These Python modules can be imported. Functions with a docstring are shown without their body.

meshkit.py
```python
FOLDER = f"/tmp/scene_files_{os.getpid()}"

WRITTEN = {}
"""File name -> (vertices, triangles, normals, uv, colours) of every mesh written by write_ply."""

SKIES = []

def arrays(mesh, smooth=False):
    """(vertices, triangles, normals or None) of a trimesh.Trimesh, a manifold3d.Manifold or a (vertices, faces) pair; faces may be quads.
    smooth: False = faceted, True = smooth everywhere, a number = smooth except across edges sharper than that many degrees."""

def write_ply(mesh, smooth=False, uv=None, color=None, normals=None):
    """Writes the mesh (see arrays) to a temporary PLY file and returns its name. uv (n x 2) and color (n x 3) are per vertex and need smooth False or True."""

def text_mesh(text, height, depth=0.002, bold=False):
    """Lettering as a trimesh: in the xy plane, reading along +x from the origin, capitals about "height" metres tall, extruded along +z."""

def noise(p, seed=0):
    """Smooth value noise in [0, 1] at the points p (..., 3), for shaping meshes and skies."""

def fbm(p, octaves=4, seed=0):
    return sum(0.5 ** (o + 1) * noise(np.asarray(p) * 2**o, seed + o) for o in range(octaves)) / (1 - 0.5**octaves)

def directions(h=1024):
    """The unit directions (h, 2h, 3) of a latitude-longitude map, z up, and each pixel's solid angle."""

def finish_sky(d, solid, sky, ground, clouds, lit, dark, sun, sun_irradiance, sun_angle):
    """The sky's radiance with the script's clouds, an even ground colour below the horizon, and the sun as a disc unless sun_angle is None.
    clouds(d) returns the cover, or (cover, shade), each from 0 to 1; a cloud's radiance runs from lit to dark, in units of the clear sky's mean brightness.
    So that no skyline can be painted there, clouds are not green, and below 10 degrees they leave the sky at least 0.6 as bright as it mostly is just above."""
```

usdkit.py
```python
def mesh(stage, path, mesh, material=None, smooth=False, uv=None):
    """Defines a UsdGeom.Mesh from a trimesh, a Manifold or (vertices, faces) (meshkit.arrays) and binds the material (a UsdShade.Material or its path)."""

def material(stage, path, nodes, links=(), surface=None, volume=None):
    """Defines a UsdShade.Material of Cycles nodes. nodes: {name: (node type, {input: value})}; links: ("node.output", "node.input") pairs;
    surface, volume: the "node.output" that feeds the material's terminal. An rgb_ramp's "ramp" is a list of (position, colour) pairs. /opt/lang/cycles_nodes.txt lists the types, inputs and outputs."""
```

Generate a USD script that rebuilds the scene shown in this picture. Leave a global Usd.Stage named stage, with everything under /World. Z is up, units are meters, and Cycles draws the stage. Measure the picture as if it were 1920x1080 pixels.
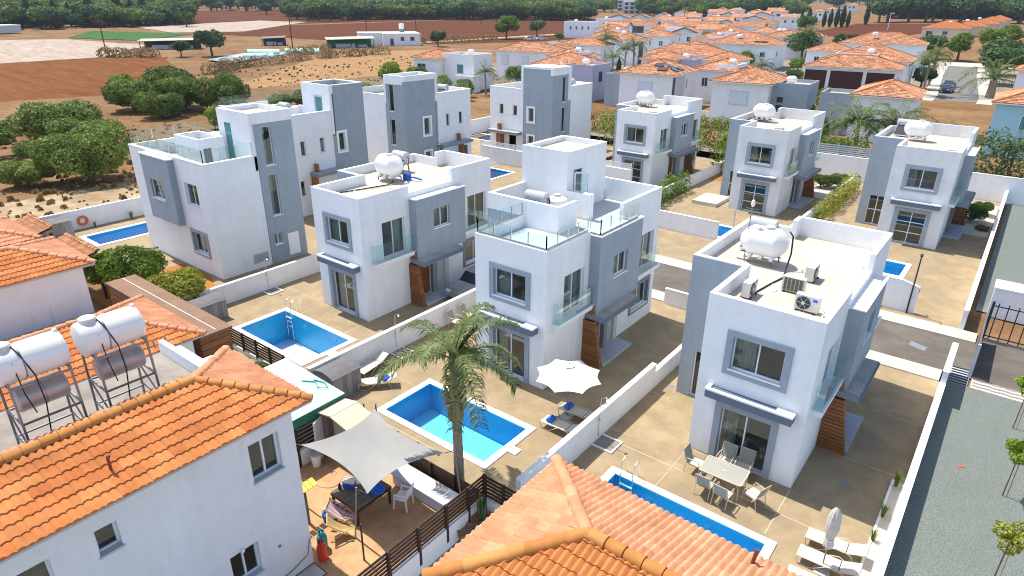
import math, random
import numpy as np
import trimesh, manifold3d, shapely
from shapely.geometry import Polygon, box as sbox
from shapely.ops import unary_union
import usdkit, meshkit
from pxr import Usd, UsdGeom, UsdShade, UsdLux, Gf, Sdf, Vt

stage = Usd.Stage.CreateInMemory()
UsdGeom.SetStageUpAxis(stage, UsdGeom.Tokens.z)
UsdGeom.SetStageMetersPerUnit(stage, 1.0)
UsdGeom.Xform.Define(stage, '/World')
UsdGeom.Scope.Define(stage, '/World/Looks')
rng = np.random.default_rng(7)
random.seed(7)

# ---------------------------------------------------------------- camera, sky, sun, exposure
PITCH, YAW, ROLL = map(math.radians, (23.704, -38.071, 0.4036))
_f = np.array([math.sin(YAW) * math.cos(PITCH), math.cos(YAW) * math.cos(PITCH), -math.sin(PITCH)])
_r = np.array([math.cos(YAW), -math.sin(YAW), 0.0])
_u = np.cross(_r, _f)
_r2 = math.cos(ROLL) * _r + math.sin(ROLL) * _u
_u2 = -math.sin(ROLL) * _r + math.cos(ROLL) * _u
cam = UsdGeom.Camera.Define(stage, '/World/camera')
cam.AddTransformOp().Set(Gf.Matrix4d(*_r2, 0, *_u2, 0, *(-_f), 0, 0, 0, 16.0, 1))
cam.CreateHorizontalApertureAttr(36.0)
cam.CreateVerticalApertureAttr(20.25)
cam.CreateFocalLengthAttr(36.0 * 1215.75 / 1920)
cam.CreateClippingRangeAttr(Gf.Vec2f(0.1, 20000))
cam.CreateExposureAttr(0.5)

SUN = np.array([-0.48, 0.03, 1.0]); SUN /= np.linalg.norm(SUN)          # direction towards the sun
dome = UsdLux.DomeLight.Define(stage, '/World/sky')
sky_mat = usdkit.material(stage, '/World/Looks/sky', {
    's': ('sky_texture', {'sky_type': 'single_scattering', 'sun_disc': False, 'sun_elevation': math.asin(SUN[2]),
                          'sun_rotation': math.atan2(SUN[0], SUN[1]), 'aerosol_density': 1.6}),
    'b': ('background_shader', {'strength': 0.135})}, [('s.color', 'b.color')], surface='b.background')
UsdShade.MaterialBindingAPI.Apply(dome.GetPrim()).Bind(sky_mat)
dome.GetPrim().SetCustomDataByKey('kind', 'structure')
sun = UsdLux.DistantLight.Define(stage, '/World/sun')
sun.CreateIntensityAttr(1.05); sun.CreateAngleAttr(0.5); sun.CreateNormalizeAttr(True)
sun.CreateColorAttr(Gf.Vec3f(1.0, 0.95, 0.87))
_z = SUN; _x = np.cross([0, 1.0, 0], _z); _x /= np.linalg.norm(_x); _y = np.cross(_z, _x)
sun.AddTransformOp().Set(Gf.Matrix4d(*_x, 0, *_y, 0, *_z, 0, 0, 0, 60, 1))

# ---------------------------------------------------------------- materials
def pm(name, col, rough=0.7, var=0.12, scale=3.0, bump=0.0, bscale=40.0, spec=0.3, metal=0.0, col2=None, detail=5, stain=0.0, objvar=0.0, streak=0.0):
    """principled with a noise-varied base colour, optional second colour, fine relief, wear stains and a tone that varies per object"""
    c = np.array(col, float); c2 = np.array(col2, float) if col2 is not None else c * (1 + var)
    c1 = c if col2 is not None else c * (1 - var)
    n = {'g': ('geometry', {}), 'n': ('noise_texture', {'scale': scale, 'detail': detail, 'roughness': 0.6}),
         'r': ('rgb_ramp', {'ramp': [(0.3, tuple(c1)), (0.7, tuple(c2))]}),
         'p': ('principled_bsdf', {'roughness': rough, 'specular_ior_level': spec, 'metallic': metal})}
    l = [('g.position', 'n.vector'), ('n.fac', 'r.fac')]
    out = 'r.color'
    if stain:
        n['sn'] = ('noise_texture', {'scale': 0.7, 'detail': 8, 'roughness': 0.75, 'distortion': 0.6})
        n['sr'] = ('rgb_ramp', {'ramp': [(0.42, (1 - stain,) * 3), (0.62, (1, 1, 1))]})
        n['sm'] = ('mix', {'mix_type': 'multiply', 'fac': 1.0})
        l += [('g.position', 'sn.vector'), ('sn.fac', 'sr.fac'), (out, 'sm.color1'), ('sr.color', 'sm.color2')]
        out = 'sm.color'
    if streak:
        n['kg'] = ('mapping', {'scale': (2.6, 2.6, 0.22)}); n['kn'] = ('noise_texture', {'scale': 1.0, 'detail': 6, 'roughness': 0.7}); n['kr'] = ('rgb_ramp', {'ramp': [(0.36, (1 - streak, 1 - streak * 1.05, 1 - streak * 1.15)), (0.56, (1, 1, 1))]}); n['km'] = ('mix', {'mix_type': 'multiply', 'fac': 1.0})
        l += [('g.position', 'kg.vector'), ('kg.vector', 'kn.vector'), ('kn.fac', 'kr.fac'), (out, 'km.color1'), ('kr.color', 'km.color2')]
        out = 'km.color'
    if objvar:
        n['oi'] = ('object_info', {}); n['ri'] = ('geometry', {})
        n['oa'] = ('math', {'math_type': 'add'}); n['of'] = ('math', {'math_type': 'fraction'})
        n['orr'] = ('rgb_ramp', {'ramp': [(0, (1 - objvar,) * 3), (0.5, (1, 1, 1)), (1, (1 + objvar * .6, 1 + objvar * .25, 1))]})
        n['om'] = ('mix', {'mix_type': 'multiply', 'fac': 1.0})
        l += [('oi.random', 'oa.value1'), ('ri.random_per_island', 'oa.value2'), ('oa.value', 'of.value1'), ('of.value', 'orr.fac'), (out, 'om.color1'), ('orr.color', 'om.color2')]
        out = 'om.color'
    l.append((out, 'p.base_color'))
    if bump:
        n['bn'] = ('noise_texture', {'scale': bscale, 'detail': 4, 'roughness': 0.6})
        n['b'] = ('bump', {'strength': 0.6, 'distance': bump})
        l += [('g.position', 'bn.vector'), ('bn.fac', 'b.height'), ('b.normal', 'p.normal')]
    return usdkit.material(stage, '/World/Looks/' + name, n, l, surface='p.BSDF')

def leaf_mat(name, dark, light, scale=1.2, trans=0.3):
    n = {'g': ('geometry', {}), 'n': ('noise_texture', {'scale': scale, 'detail': 4, 'roughness': 0.65}), 'oi': ('object_info', {}),
         'i': ('math', {'math_type': 'multiply', 'value2': 0.22}), 'a': ('math', {'math_type': 'add'}), 'rp': ('math', {'math_type': 'multiply', 'value2': 0.34}), 'a2': ('math', {'math_type': 'add'}),
         'r': ('rgb_ramp', {'ramp': [(0.42, tuple(dark)), (1.05, tuple(light))]}),
         'p': ('principled_bsdf', {'roughness': 0.55, 'specular_ior_level': 0.25}), 't': ('translucent_bsdf', {}), 'm': ('mix_closure', {'fac': trans})}
    l = [('g.position', 'n.vector'), ('oi.random', 'i.value1'), ('n.fac', 'a.value1'), ('i.value', 'a.value2'), ('g.random_per_island', 'rp.value1'),
         ('a.value', 'a2.value1'), ('rp.value', 'a2.value2'), ('a2.value', 'r.fac'),
         ('r.color', 'p.base_color'), ('r.color', 't.color'), ('p.BSDF', 'm.closure1'), ('t.BSDF', 'm.closure2')]
    return usdkit.material(stage, '/World/Looks/' + name, n, l, surface='m.closure')

def pane_mat(name, tint, ior=1.45, rough=0.0, gain=None):
    n = {'t': ('transparent_bsdf', {'color': tint}), 'g': ('glossy_bsdf', {'roughness': rough, 'color': (1, 1, 1)}), 'lw': ('layer_weight', {'blend': 0.5}), 'pw': ('math', {'math_type': 'power', 'value2': 4.0}), 'f': ('math', {'math_type': 'multiply_add', 'value2': 0.85, 'value3': ((ior - 1) / (ior + 1)) ** 2 * (gain or 1), 'use_clamp': True}), 'm': ('mix_closure', {})}
    l = [('t.BSDF', 'm.closure1'), ('g.BSDF', 'm.closure2'), ('lw.facing', 'pw.value1'), ('pw.value', 'f.value1'), ('f.value', 'm.fac')]
    return usdkit.material(stage, '/World/Looks/' + name, n, l, surface='m.closure')

def water_mat(name, tint):
    n = {'g': ('geometry', {}), 'n': ('noise_texture', {'scale': 2.2, 'detail': 3, 'distortion': 0.4}), 'b': ('bump', {'strength': 0.25, 'distance': 0.05}),
         't': ('transparent_bsdf', {'color': tint}), 'gl': ('glossy_bsdf', {'roughness': 0.02}), 'f': ('fresnel', {'IOR': 1.33}), 'm': ('mix_closure', {})}
    l = [('g.position', 'n.vector'), ('n.fac', 'b.height'), ('b.normal', 'gl.normal'), ('b.normal', 'f.normal'), ('t.BSDF', 'm.closure1'), ('gl.BSDF', 'm.closure2'), ('f.fac', 'm.fac')]
    del n['f']; n['f'] = ('fresnel', {'IOR': 1.33})
    return usdkit.material(stage, '/World/Looks/' + name, n, [x for x in l if x[1] != 'f.normal'], surface='m.closure')

def tile_mat(name, c1, c2, moss=0.25):
    """clay roof tile: tone per tile, blotches, lichen"""
    n = {'g': ('geometry', {}), 'oi': ('object_info', {}), 'a': ('math', {'math_type': 'add'}), 'f': ('math', {'math_type': 'fraction'}),
         'r': ('rgb_ramp', {'ramp': [(0, c1), (0.6, tuple(.5 * (np.array(c1) + c2))), (1, c2)]}),
         'n': ('noise_texture', {'scale': 1.3, 'detail': 7, 'roughness': 0.7}), 'nr': ('rgb_ramp', {'ramp': [(0.3, (0.74, 0.72, 0.66)), (0.6, (1.05, 1.02, 1))]}),
         'm': ('mix', {'mix_type': 'multiply', 'fac': 1.0}),
         'n2': ('noise_texture', {'scale': 9.0, 'detail': 5, 'roughness': 0.7}), 'n2r': ('rgb_ramp', {'ramp': [(0.6, (0, 0, 0)), (0.75, (moss,) * 3)]}),
         'm2': ('mix', {'color2': (0.42, 0.22, 0.04)}),
         'bn': ('noise_texture', {'scale': 60.0, 'detail': 3}), 'b': ('bump', {'strength': 0.3, 'distance': 0.006}),
         'p': ('principled_bsdf', {'roughness': 0.75, 'specular_ior_level': 0.25})}
    l = [('oi.random', 'a.value1'), ('g.random_per_island', 'a.value2'), ('a.value', 'f.value1'), ('f.value', 'r.fac'), ('g.position', 'n.vector'), ('n.fac', 'nr.fac'),
         ('r.color', 'm.color1'), ('nr.color', 'm.color2'), ('g.position', 'n2.vector'), ('n2.fac', 'n2r.fac'), ('n2r.color', 'm2.fac'), ('m.color', 'm2.color1'),
         ('g.position', 'bn.vector'), ('bn.fac', 'b.height'), ('b.normal', 'p.normal'), ('m2.color', 'p.base_color')]
    return usdkit.material(stage, '/World/Looks/' + name, n, l, surface='p.BSDF')

def slats_mat(name, c1, c2, freq, axis, rough=0.6):
    """board grain running along an axis, colour only"""
    n = {'g': ('geometry', {}), 'mp': ('mapping', {'scale': tuple(freq)}), 'n': ('noise_texture', {'scale': 1.0, 'detail': 6, 'roughness': 0.65}),
         'r': ('rgb_ramp', {'ramp': [(0.3, c1), (0.7, c2)]}), 'oi': ('object_info', {}), 'orr': ('rgb_ramp', {'ramp': [(0, (.78,) * 3), (1, (1.15,) * 3)]}), 'm': ('mix', {'mix_type': 'multiply', 'fac': 1.0}),
         'p': ('principled_bsdf', {'roughness': rough, 'specular_ior_level': 0.3})}
    l = [('g.position', 'mp.vector'), ('mp.vector', 'n.vector'), ('n.fac', 'r.fac'), ('oi.random', 'orr.fac'), ('r.color', 'm.color1'), ('orr.color', 'm.color2'), ('m.color', 'p.base_color')]
    return usdkit.material(stage, '/World/Looks/' + name, n, l, surface='p.BSDF')

M = {}
M['white'] = pm('white_render', (0.83, 0.83, 0.825), 0.85, 0.025, 1.6, bump=0.006, bscale=45, spec=0.15, stain=0.05, streak=0.04)
M['white2'] = pm('white_render_dusty', (0.74, 0.735, 0.72), 0.85, 0.05, 1.1, bump=0.006, bscale=45, spec=0.15, stain=0.08, streak=0.06)
M['coping'] = pm('white_coping', (0.84, 0.84, 0.83), 0.7, 0.03, 2.0, spec=0.2)
M['greywall'] = pm('grey_blue_render', (0.33, 0.38, 0.42), 0.85, 0.035, 1.6, bump=0.006, bscale=45, spec=0.15, stain=0.06, streak=0.06)
M['navy'] = pm('slate_blue_render', (0.135, 0.165, 0.215), 0.8, 0.05, 2.0, spec=0.2)
M['midgrey'] = pm('mid_grey_render', (0.22, 0.245, 0.28), 0.8, 0.05, 2.0, spec=0.2)
M['lightgrey'] = pm('light_grey_render', (0.5, 0.52, 0.55), 0.8, 0.05, 2.0, spec=0.2)
M['roofcream'] = pm('roof_screed', (0.62, 0.55, 0.45), 0.9, 0.05, 0.8, spec=0.1, stain=0.14)
M['terrtile'] = pm('terrace_tile', (0.55, 0.57, 0.58), 0.6, 0.06, 1.2, spec=0.3, stain=0.08)
M['slabstone'] = pm('canopy_screed', (0.50, 0.47, 0.43), 0.9, 0.14, 2.5, spec=0.1, stain=0.2)
M['steptile'] = pm('step_tile', (0.42, 0.46, 0.5), 0.5, 0.12, 3.0, spec=0.35)
M['alu'] = pm('white_aluminium', (0.78, 0.79, 0.8), 0.4, 0.02, 1.0, spec=0.4)
M['dark'] = pm('dark_interior', (0.06, 0.055, 0.05), 0.8, 0.3, 1.0)
M['interior'] = pm('interior_paint', (0.30, 0.28, 0.25), 0.9, 0.15, 0.9)
M['curtain'] = pm('curtain_cloth', (0.55, 0.53, 0.5), 0.9, 0.12, 5.0)
M['glass'] = pane_mat('window_glass', (0.72, 0.78, 0.78), 1.5, 0.0, 1.5)
M['rail_glass'] = pane_mat('rail_glass', (0.88, 0.955, 0.945), 1.45, 0.0, 1.3)
M['teal_glass'] = pane_mat('shutter_glass', (0.25, 0.55, 0.55), 1.5, 0.1, 1.6)
M['wood'] = slats_mat('warm_wood', (0.20, 0.075, 0.025), (0.34, 0.14, 0.05), (1.5, 1.5, 30), 2)
M['wood2'] = slats_mat('door_wood', (0.14, 0.05, 0.02), (0.24, 0.09, 0.035), (12, 12, 2), 2)
M['darkwood'] = slats_mat('dark_stained_wood', (0.035, 0.017, 0.011), (0.075, 0.036, 0.022), (2, 2, 14), 2)
M['oldwood'] = slats_mat('weathered_wood', (0.11, 0.09, 0.07), (0.24, 0.2, 0.16), (14, 3, 3), 0)
M['palewood'] = slats_mat('pale_timber', (0.55, 0.36, 0.14), (0.7, 0.48, 0.22), (3, 8, 3), 0)
M['greywood'] = slats_mat('grey_boards', (0.22, 0.20, 0.18), (0.36, 0.33, 0.30), (10, 10, 1.2), 2)
M['paving'] = pm('beige_concrete', (0.385, 0.295, 0.178), 0.85, 0.10, 0.9, bump=0.008, bscale=9, spec=0.15, stain=0.2, detail=10)
M['stamped'] = pm('tan_stamped_concrete', (0.57, 0.345, 0.175), 0.8, 0.12, 2.4, bump=0.02, bscale=5, spec=0.2, stain=0.22, detail=8)
M['greyconc'] = pm('grey_concrete', (0.33, 0.29, 0.25), 0.9, 0.14, 1.5, bump=0.006, bscale=12, spec=0.1, stain=0.2)
M['paleconc'] = pm('pale_concrete', (0.58, 0.53, 0.45), 0.85, 0.05, 1.4, spec=0.15, stain=0.1)
M['asphalt2'] = pm('street_asphalt', (0.2, 0.195, 0.185), 0.9, 0.1, 0.5, spec=0.15, stain=0.12)
M['asphalt'] = pm('asphalt', (0.165, 0.145, 0.122), 0.9, 0.14, 0.5, bump=0.006, bscale=60, spec=0.15, stain=0.2, detail=9)
M['gravel'] = pm('grey_green_gravel', (0.10, 0.118, 0.106), 0.95, 0.0, 22.0, bump=0.03, bscale=22, spec=0.1, col2=(0.27, 0.295, 0.265), detail=7, stain=0.08)
M['paver'] = pm('light_paver', (0.6, 0.56, 0.5), 0.85, 0.05, 2.0, objvar=0.08)
M['paver2'] = pm('grey_paver', (0.26, 0.235, 0.21), 0.85, 0.08, 2.0, objvar=0.1)
M['soil'] = pm('orange_soil', (0.38, 0.17, 0.05), 0.95, 0.15, 3.0, bump=0.03, bscale=12, spec=0.05)
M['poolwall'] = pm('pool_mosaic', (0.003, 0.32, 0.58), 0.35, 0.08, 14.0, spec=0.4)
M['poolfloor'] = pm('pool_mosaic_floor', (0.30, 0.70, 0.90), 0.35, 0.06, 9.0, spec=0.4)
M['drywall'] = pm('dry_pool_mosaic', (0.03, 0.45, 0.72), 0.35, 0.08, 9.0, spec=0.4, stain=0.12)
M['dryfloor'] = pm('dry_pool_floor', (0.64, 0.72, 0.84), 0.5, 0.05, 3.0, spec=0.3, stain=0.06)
M['water'] = water_mat('pool_water', (0.66, 0.95, 1.0))
M['pondwater'] = pm('pond_sheeting', (0.34, 0.42, 0.42), 0.25, 0.25, 0.15, spec=0.5)
M['steel'] = pm('stainless_steel', (0.62, 0.63, 0.65), 0.25, 0.03, 3.0, spec=0.5, metal=1.0)
M['galv'] = pm('galvanised_steel', (0.27, 0.265, 0.265), 0.5, 0.15, 6.0, spec=0.5, metal=0.7)
M['boiler'] = pm('aluminium_boiler', (0.47, 0.42, 0.41), 0.42, 0.12, 3.0, spec=0.5, metal=0.55)
M['tank'] = pm('white_plastic_tank', (0.80, 0.80, 0.79), 0.4, 0.02, 2.0, spec=0.4)
M['black'] = pm('black_rubber', (0.018, 0.018, 0.02), 0.5, 0.2, 4.0)
M['darkmetal'] = pm('dark_painted_metal', (0.03, 0.033, 0.04), 0.45, 0.1, 3.0, spec=0.4)
M['acbody'] = pm('ac_casing', (0.62, 0.60, 0.53), 0.5, 0.05, 3.0, spec=0.35)
M['coil'] = pm('ac_coil_fins', (0.13, 0.115, 0.085), 0.7, 0.3, 40.0)
M['blueplastic'] = pm('blue_plastic', (0.02, 0.10, 0.42), 0.35, 0.1, 3.0, spec=0.5)
M['bluecloth'] = pm('blue_towel', (0.03, 0.14, 0.62), 0.95, 0.15, 20.0)
M['sling'] = pm('cream_sling_fabric', (0.62, 0.58, 0.49), 0.85, 0.05, 12.0)
M['slinggrey'] = pm('grey_green_sling_fabric', (0.30, 0.31, 0.28), 0.85, 0.06, 12.0)
M['frame'] = pm('champagne_frame', (0.60, 0.51, 0.38), 0.4, 0.05, 4.0, spec=0.5)
M['canvas'] = pm('cream_canvas', (0.82, 0.79, 0.74), 0.9, 0.03, 3.0)
M['canvasold'] = pm('folded_canvas', (0.6, 0.57, 0.52), 0.9, 0.12, 5.0)
M['sail'] = pm('grey_shade_cloth', (0.33, 0.328, 0.315), 0.9, 0.04, 2.0, stain=0.05)
M['mint'] = pm('mint_sheet', (0.46, 0.72, 0.62), 0.6, 0.05, 1.2, stain=0.08)
M['greennet'] = pm('green_netting', (0.03, 0.2, 0.13), 0.9, 0.2, 6.0)
M['brownroof'] = pm('brown_felt_roof', (0.27, 0.165, 0.105), 0.9, 0.09, 1.2, stain=0.12)
M['shedroof'] = pm('beige_shed_roof', (0.62, 0.50, 0.36), 0.7, 0.05, 2.0)
M['boxroof'] = pm('grey_shingle_plastic', (0.17, 0.16, 0.165), 0.7, 0.15, 9.0, stain=0.15)
M['yellow'] = pm('yellow_awning', (0.75, 0.68, 0.12), 0.8, 0.05, 3.0)
M['rust'] = pm('rust_brown_pipe', (0.22, 0.06, 0.035), 0.7, 0.15, 6.0)
M['red'] = pm('red_paint', (0.6, 0.05, 0.02), 0.4, 0.08, 3.0, spec=0.4)
M['orange'] = pm('orange_lifebuoy', (0.75, 0.13, 0.05), 0.5, 0.05, 3.0)
M['teal'] = pm('teal_paint', (0.02, 0.3, 0.32), 0.4, 0.08, 3.0)
M['pink'] = pm('pink_cloth', (0.75, 0.33, 0.40), 0.9, 0.1, 8.0)
M['terracotta'] = pm('terracotta_pot', (0.34, 0.2, 0.12), 0.85, 0.15, 5.0, stain=0.2)
M['turq'] = pm('turquoise_render', (0.36, 0.62, 0.68), 0.85, 0.03, 1.0, stain=0.05)
M['lilac'] = pm('lilac_render', (0.43, 0.40, 0.52), 0.85, 0.03, 1.0, stain=0.05)
M['creamwall'] = pm('cream_render', (0.62, 0.52, 0.38), 0.85, 0.04, 1.0, stain=0.05)
M['charcoal'] = pm('charcoal_panel', (0.085, 0.085, 0.09), 0.8, 0.1, 1.0)
M['brownpanel'] = pm('dark_brown_panel', (0.06, 0.022, 0.018), 0.7, 0.1, 2.0)
M['shadowwin'] = pm('dark_window', (0.03, 0.04, 0.05), 0.1, 0.2, 0.5, spec=0.6)
M['tealwin'] = pm('teal_window_glass', (0.06, 0.21, 0.22), 0.12, 0.2, 0.5, spec=0.6)
M['shutter'] = pm('pale_blue_shutter', (0.62, 0.68, 0.74), 0.7, 0.04, 2.0)
M['solar'] = pm('solar_panel', (0.06, 0.055, 0.06), 0.18, 0.15, 0.6, spec=0.6)
M['trunk'] = pm('bark', (0.13, 0.09, 0.06), 0.9, 0.3, 8.0, bump=0.02, bscale=16)
M['palmtrunk'] = pm('palm_trunk', (0.30, 0.235, 0.17), 0.9, 0.25, 9.0, bump=0.02, bscale=18)
M['husk'] = pm('palm_husk', (0.36, 0.25, 0.15), 0.9, 0.0, 6.0, bump=0.02, bscale=20, col2=(0.16, 0.10, 0.06))
M['tile'] = tile_mat('orange_clay_tile', (0.50, 0.165, 0.05), (0.60, 0.255, 0.085), 0.5)
M['tile_peach'] = tile_mat('peach_clay_tile', (0.60, 0.265, 0.14), (0.67, 0.35, 0.20), 0.3)
M['ridge'] = tile_mat('ridge_clay_tile', (0.47, 0.19, 0.05), (0.55, 0.27, 0.085), 0.9)
M['tile_old'] = tile_mat('old_clay_tile', (0.42, 0.17, 0.08), (0.55, 0.30, 0.15), 0.8)
M['leaf_bush'] = leaf_mat('bush_leaf', (0.06, 0.105, 0.02), (0.38, 0.48, 0.10), 0.6)
M['leaf_dark'] = leaf_mat('dark_tree_leaf', (0.035, 0.075, 0.03), (0.22, 0.33, 0.11), 0.4)
M['leaf_bright'] = leaf_mat('bright_leaf', (0.08, 0.15, 0.015), (0.38, 0.50, 0.07), 0.9)
M['leaf_lime'] = leaf_mat('lime_leaf', (0.16, 0.26, 0.015), (0.55, 0.66, 0.07), 1.5)
M['leaf_palm'] = leaf_mat('palm_leaf', (0.08, 0.12, 0.03), (0.34, 0.41, 0.16), 1.2, 0.25)
M['leaf_yellow'] = leaf_mat('yellowing_leaf', (0.22, 0.25, 0.03), (0.56, 0.56, 0.10), 1.5)
M['leaf_red'] = leaf_mat('magenta_blossom', (0.10, 0.02, 0.03), (0.30, 0.05, 0.10), 0.5)
M['drygrass'] = leaf_mat('dry_grass', (0.20, 0.14, 0.06), (0.42, 0.32, 0.14), 0.4)
M['carblue'] = pm('dark_blue_car_paint', (0.012, 0.03, 0.075), 0.2, 0.05, 2.0, spec=0.6)
M['carwhite'] = pm('white_car_paint', (0.68, 0.70, 0.72), 0.25, 0.03, 2.0, spec=0.6)
M['carsilver'] = pm('silver_car_paint', (0.32, 0.35, 0.38), 0.25, 0.05, 2.0, spec=0.6, metal=0.4)

# ---------------------------------------------------------------- mesh building
class MB:
    def __init__(s): s.v, s.f, s.n = [], [], 0
    def add(s, v, f):
        v = np.asarray(v, float); f = np.asarray(f, int)
        if f.shape[1] == 4: f = np.vstack([f[:, [0, 1, 2]], f[:, [0, 2, 3]]])
        s.v.append(v); s.f.append(f + s.n); s.n += len(v); return s
    def tm(s, m, M4=None):
        v = np.asarray(m.vertices, float)
        if M4 is not None: v = v @ M4[:3, :3].T + M4[:3, 3]
        return s.add(v, m.faces)
    def man(s, m):
        q = m.to_mesh(); return s.add(q.vert_properties[:, :3], q.tri_verts)
    BF = [[0, 3, 2, 1], [4, 5, 6, 7], [0, 1, 5, 4], [1, 2, 6, 5], [2, 3, 7, 6], [3, 0, 4, 7]]
    def box(s, x0, x1, y0, y1, z0, z1):
        x0, x1 = sorted((x0, x1)); y0, y1 = sorted((y0, y1)); z0, z1 = sorted((z0, z1))
        return s.add([[x0, y0, z0], [x1, y0, z0], [x1, y1, z0], [x0, y1, z0], [x0, y0, z1], [x1, y0, z1], [x1, y1, z1], [x0, y1, z1]], s.BF)
    def obox(s, c, a, b, d):
        c, a, b, d = (np.asarray(q, float) for q in (c, a, b, d))
        if np.dot(np.cross(a, b), d) < 0: d = -d
        return s.add([c - a - b - d, c + a - b - d, c + a + b - d, c - a + b - d, c - a - b + d, c + a - b + d, c + a + b + d, c - a + b + d], s.BF)
    def bar(s, p, q, w, h, up=(0, 0, 1)):
        p, q = np.asarray(p, float), np.asarray(q, float); d = q - p; L = np.linalg.norm(d); d /= L
        up = np.asarray(up, float)
        if abs(d @ up) > 0.98: up = np.array([1.0, 0, 0])
        a = np.cross(up, d); a /= np.linalg.norm(a); b = np.cross(d, a)
        return s.obox((p + q) / 2, d * L / 2, a * w / 2, b * h / 2)
    def tube(s, pts, r, n=7, cap=True):
        P = np.asarray(pts, float); k = len(P); r = np.broadcast_to(np.asarray(r, float), (k,))
        T = np.gradient(P, axis=0); T /= np.maximum(np.linalg.norm(T, axis=1, keepdims=True), 1e-9)
        up = np.array([0, 0, 1.0]) if abs(T[0, 2]) < 0.9 else np.array([1.0, 0, 0])
        a = np.cross(up, T[0]); a /= np.linalg.norm(a); V = []
        th = np.arange(n) * 2 * np.pi / n
        for i in range(k):
            a = a - T[i] * (a @ T[i]); a /= max(np.linalg.norm(a), 1e-9); b = np.cross(T[i], a)
            V.append(P[i] + r[i] * (np.cos(th)[:, None] * a + np.sin(th)[:, None] * b))
        V = np.vstack(V); F = []
        for i in range(k - 1):
            for j in range(n):
                F.append([i * n + j, i * n + (j + 1) % n, (i + 1) * n + (j + 1) % n, (i + 1) * n + j])
        F = np.array(F); F3 = np.vstack([F[:, [0, 1, 2]], F[:, [0, 2, 3]]])
        if cap:
            V = np.vstack([V, P[:1], P[-1:]])
            c0, c1 = k * n, k * n + 1
            F3 = np.vstack([F3, [[c0, (j + 1) % n, j] for j in range(n)], [[c1, (k - 1) * n + j, (k - 1) * n + (j + 1) % n] for j in range(n)]])
        return s.add(V, F3)
    def cyl(s, p, q, r, n=12, r1=None): return s.tube([p, q], [r, r if r1 is None else r1], n)
    def lathe(s, prof, c=(0, 0, 0), n=16, axis='z'):
        th = np.arange(n) * 2 * np.pi / n; V = []
        for r, z in prof:
            V.append(np.stack([r * np.cos(th), r * np.sin(th), np.full(n, z)], 1))
        V = np.vstack(V); k = len(prof)
        if axis == 'x': V = V[:, [2, 0, 1]]
        if axis == 'y': V = V[:, [1, 2, 0]]
        F = [[i * n + j, i * n + (j + 1) % n, (i + 1) * n + (j + 1) % n, (i + 1) * n + j] for i in range(k - 1) for j in range(n)]
        return s.add(V + np.asarray(c, float), F)
    def prism(s, poly, z0, z1, frame=None):
        """a 2-D polygon (points or shapely) extruded from z0 to z1; frame (origin, u, v, w) places it"""
        p = poly if isinstance(poly, shapely.geometry.base.BaseGeometry) else Polygon(poly)
        for g_ in getattr(p, 'geoms', [p]):
            m = trimesh.creation.extrude_polygon(shapely.geometry.polygon.orient(g_), z1 - z0, engine='earcut')
            v = np.asarray(m.vertices) + [0, 0, z0]
            if frame is not None:
                o, u, w, t = (np.asarray(q, float) for q in frame); v = o + v[:, :1] * u + v[:, 1:2] * w + v[:, 2:3] * t
            s.add(v, m.faces)
        return s
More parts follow.
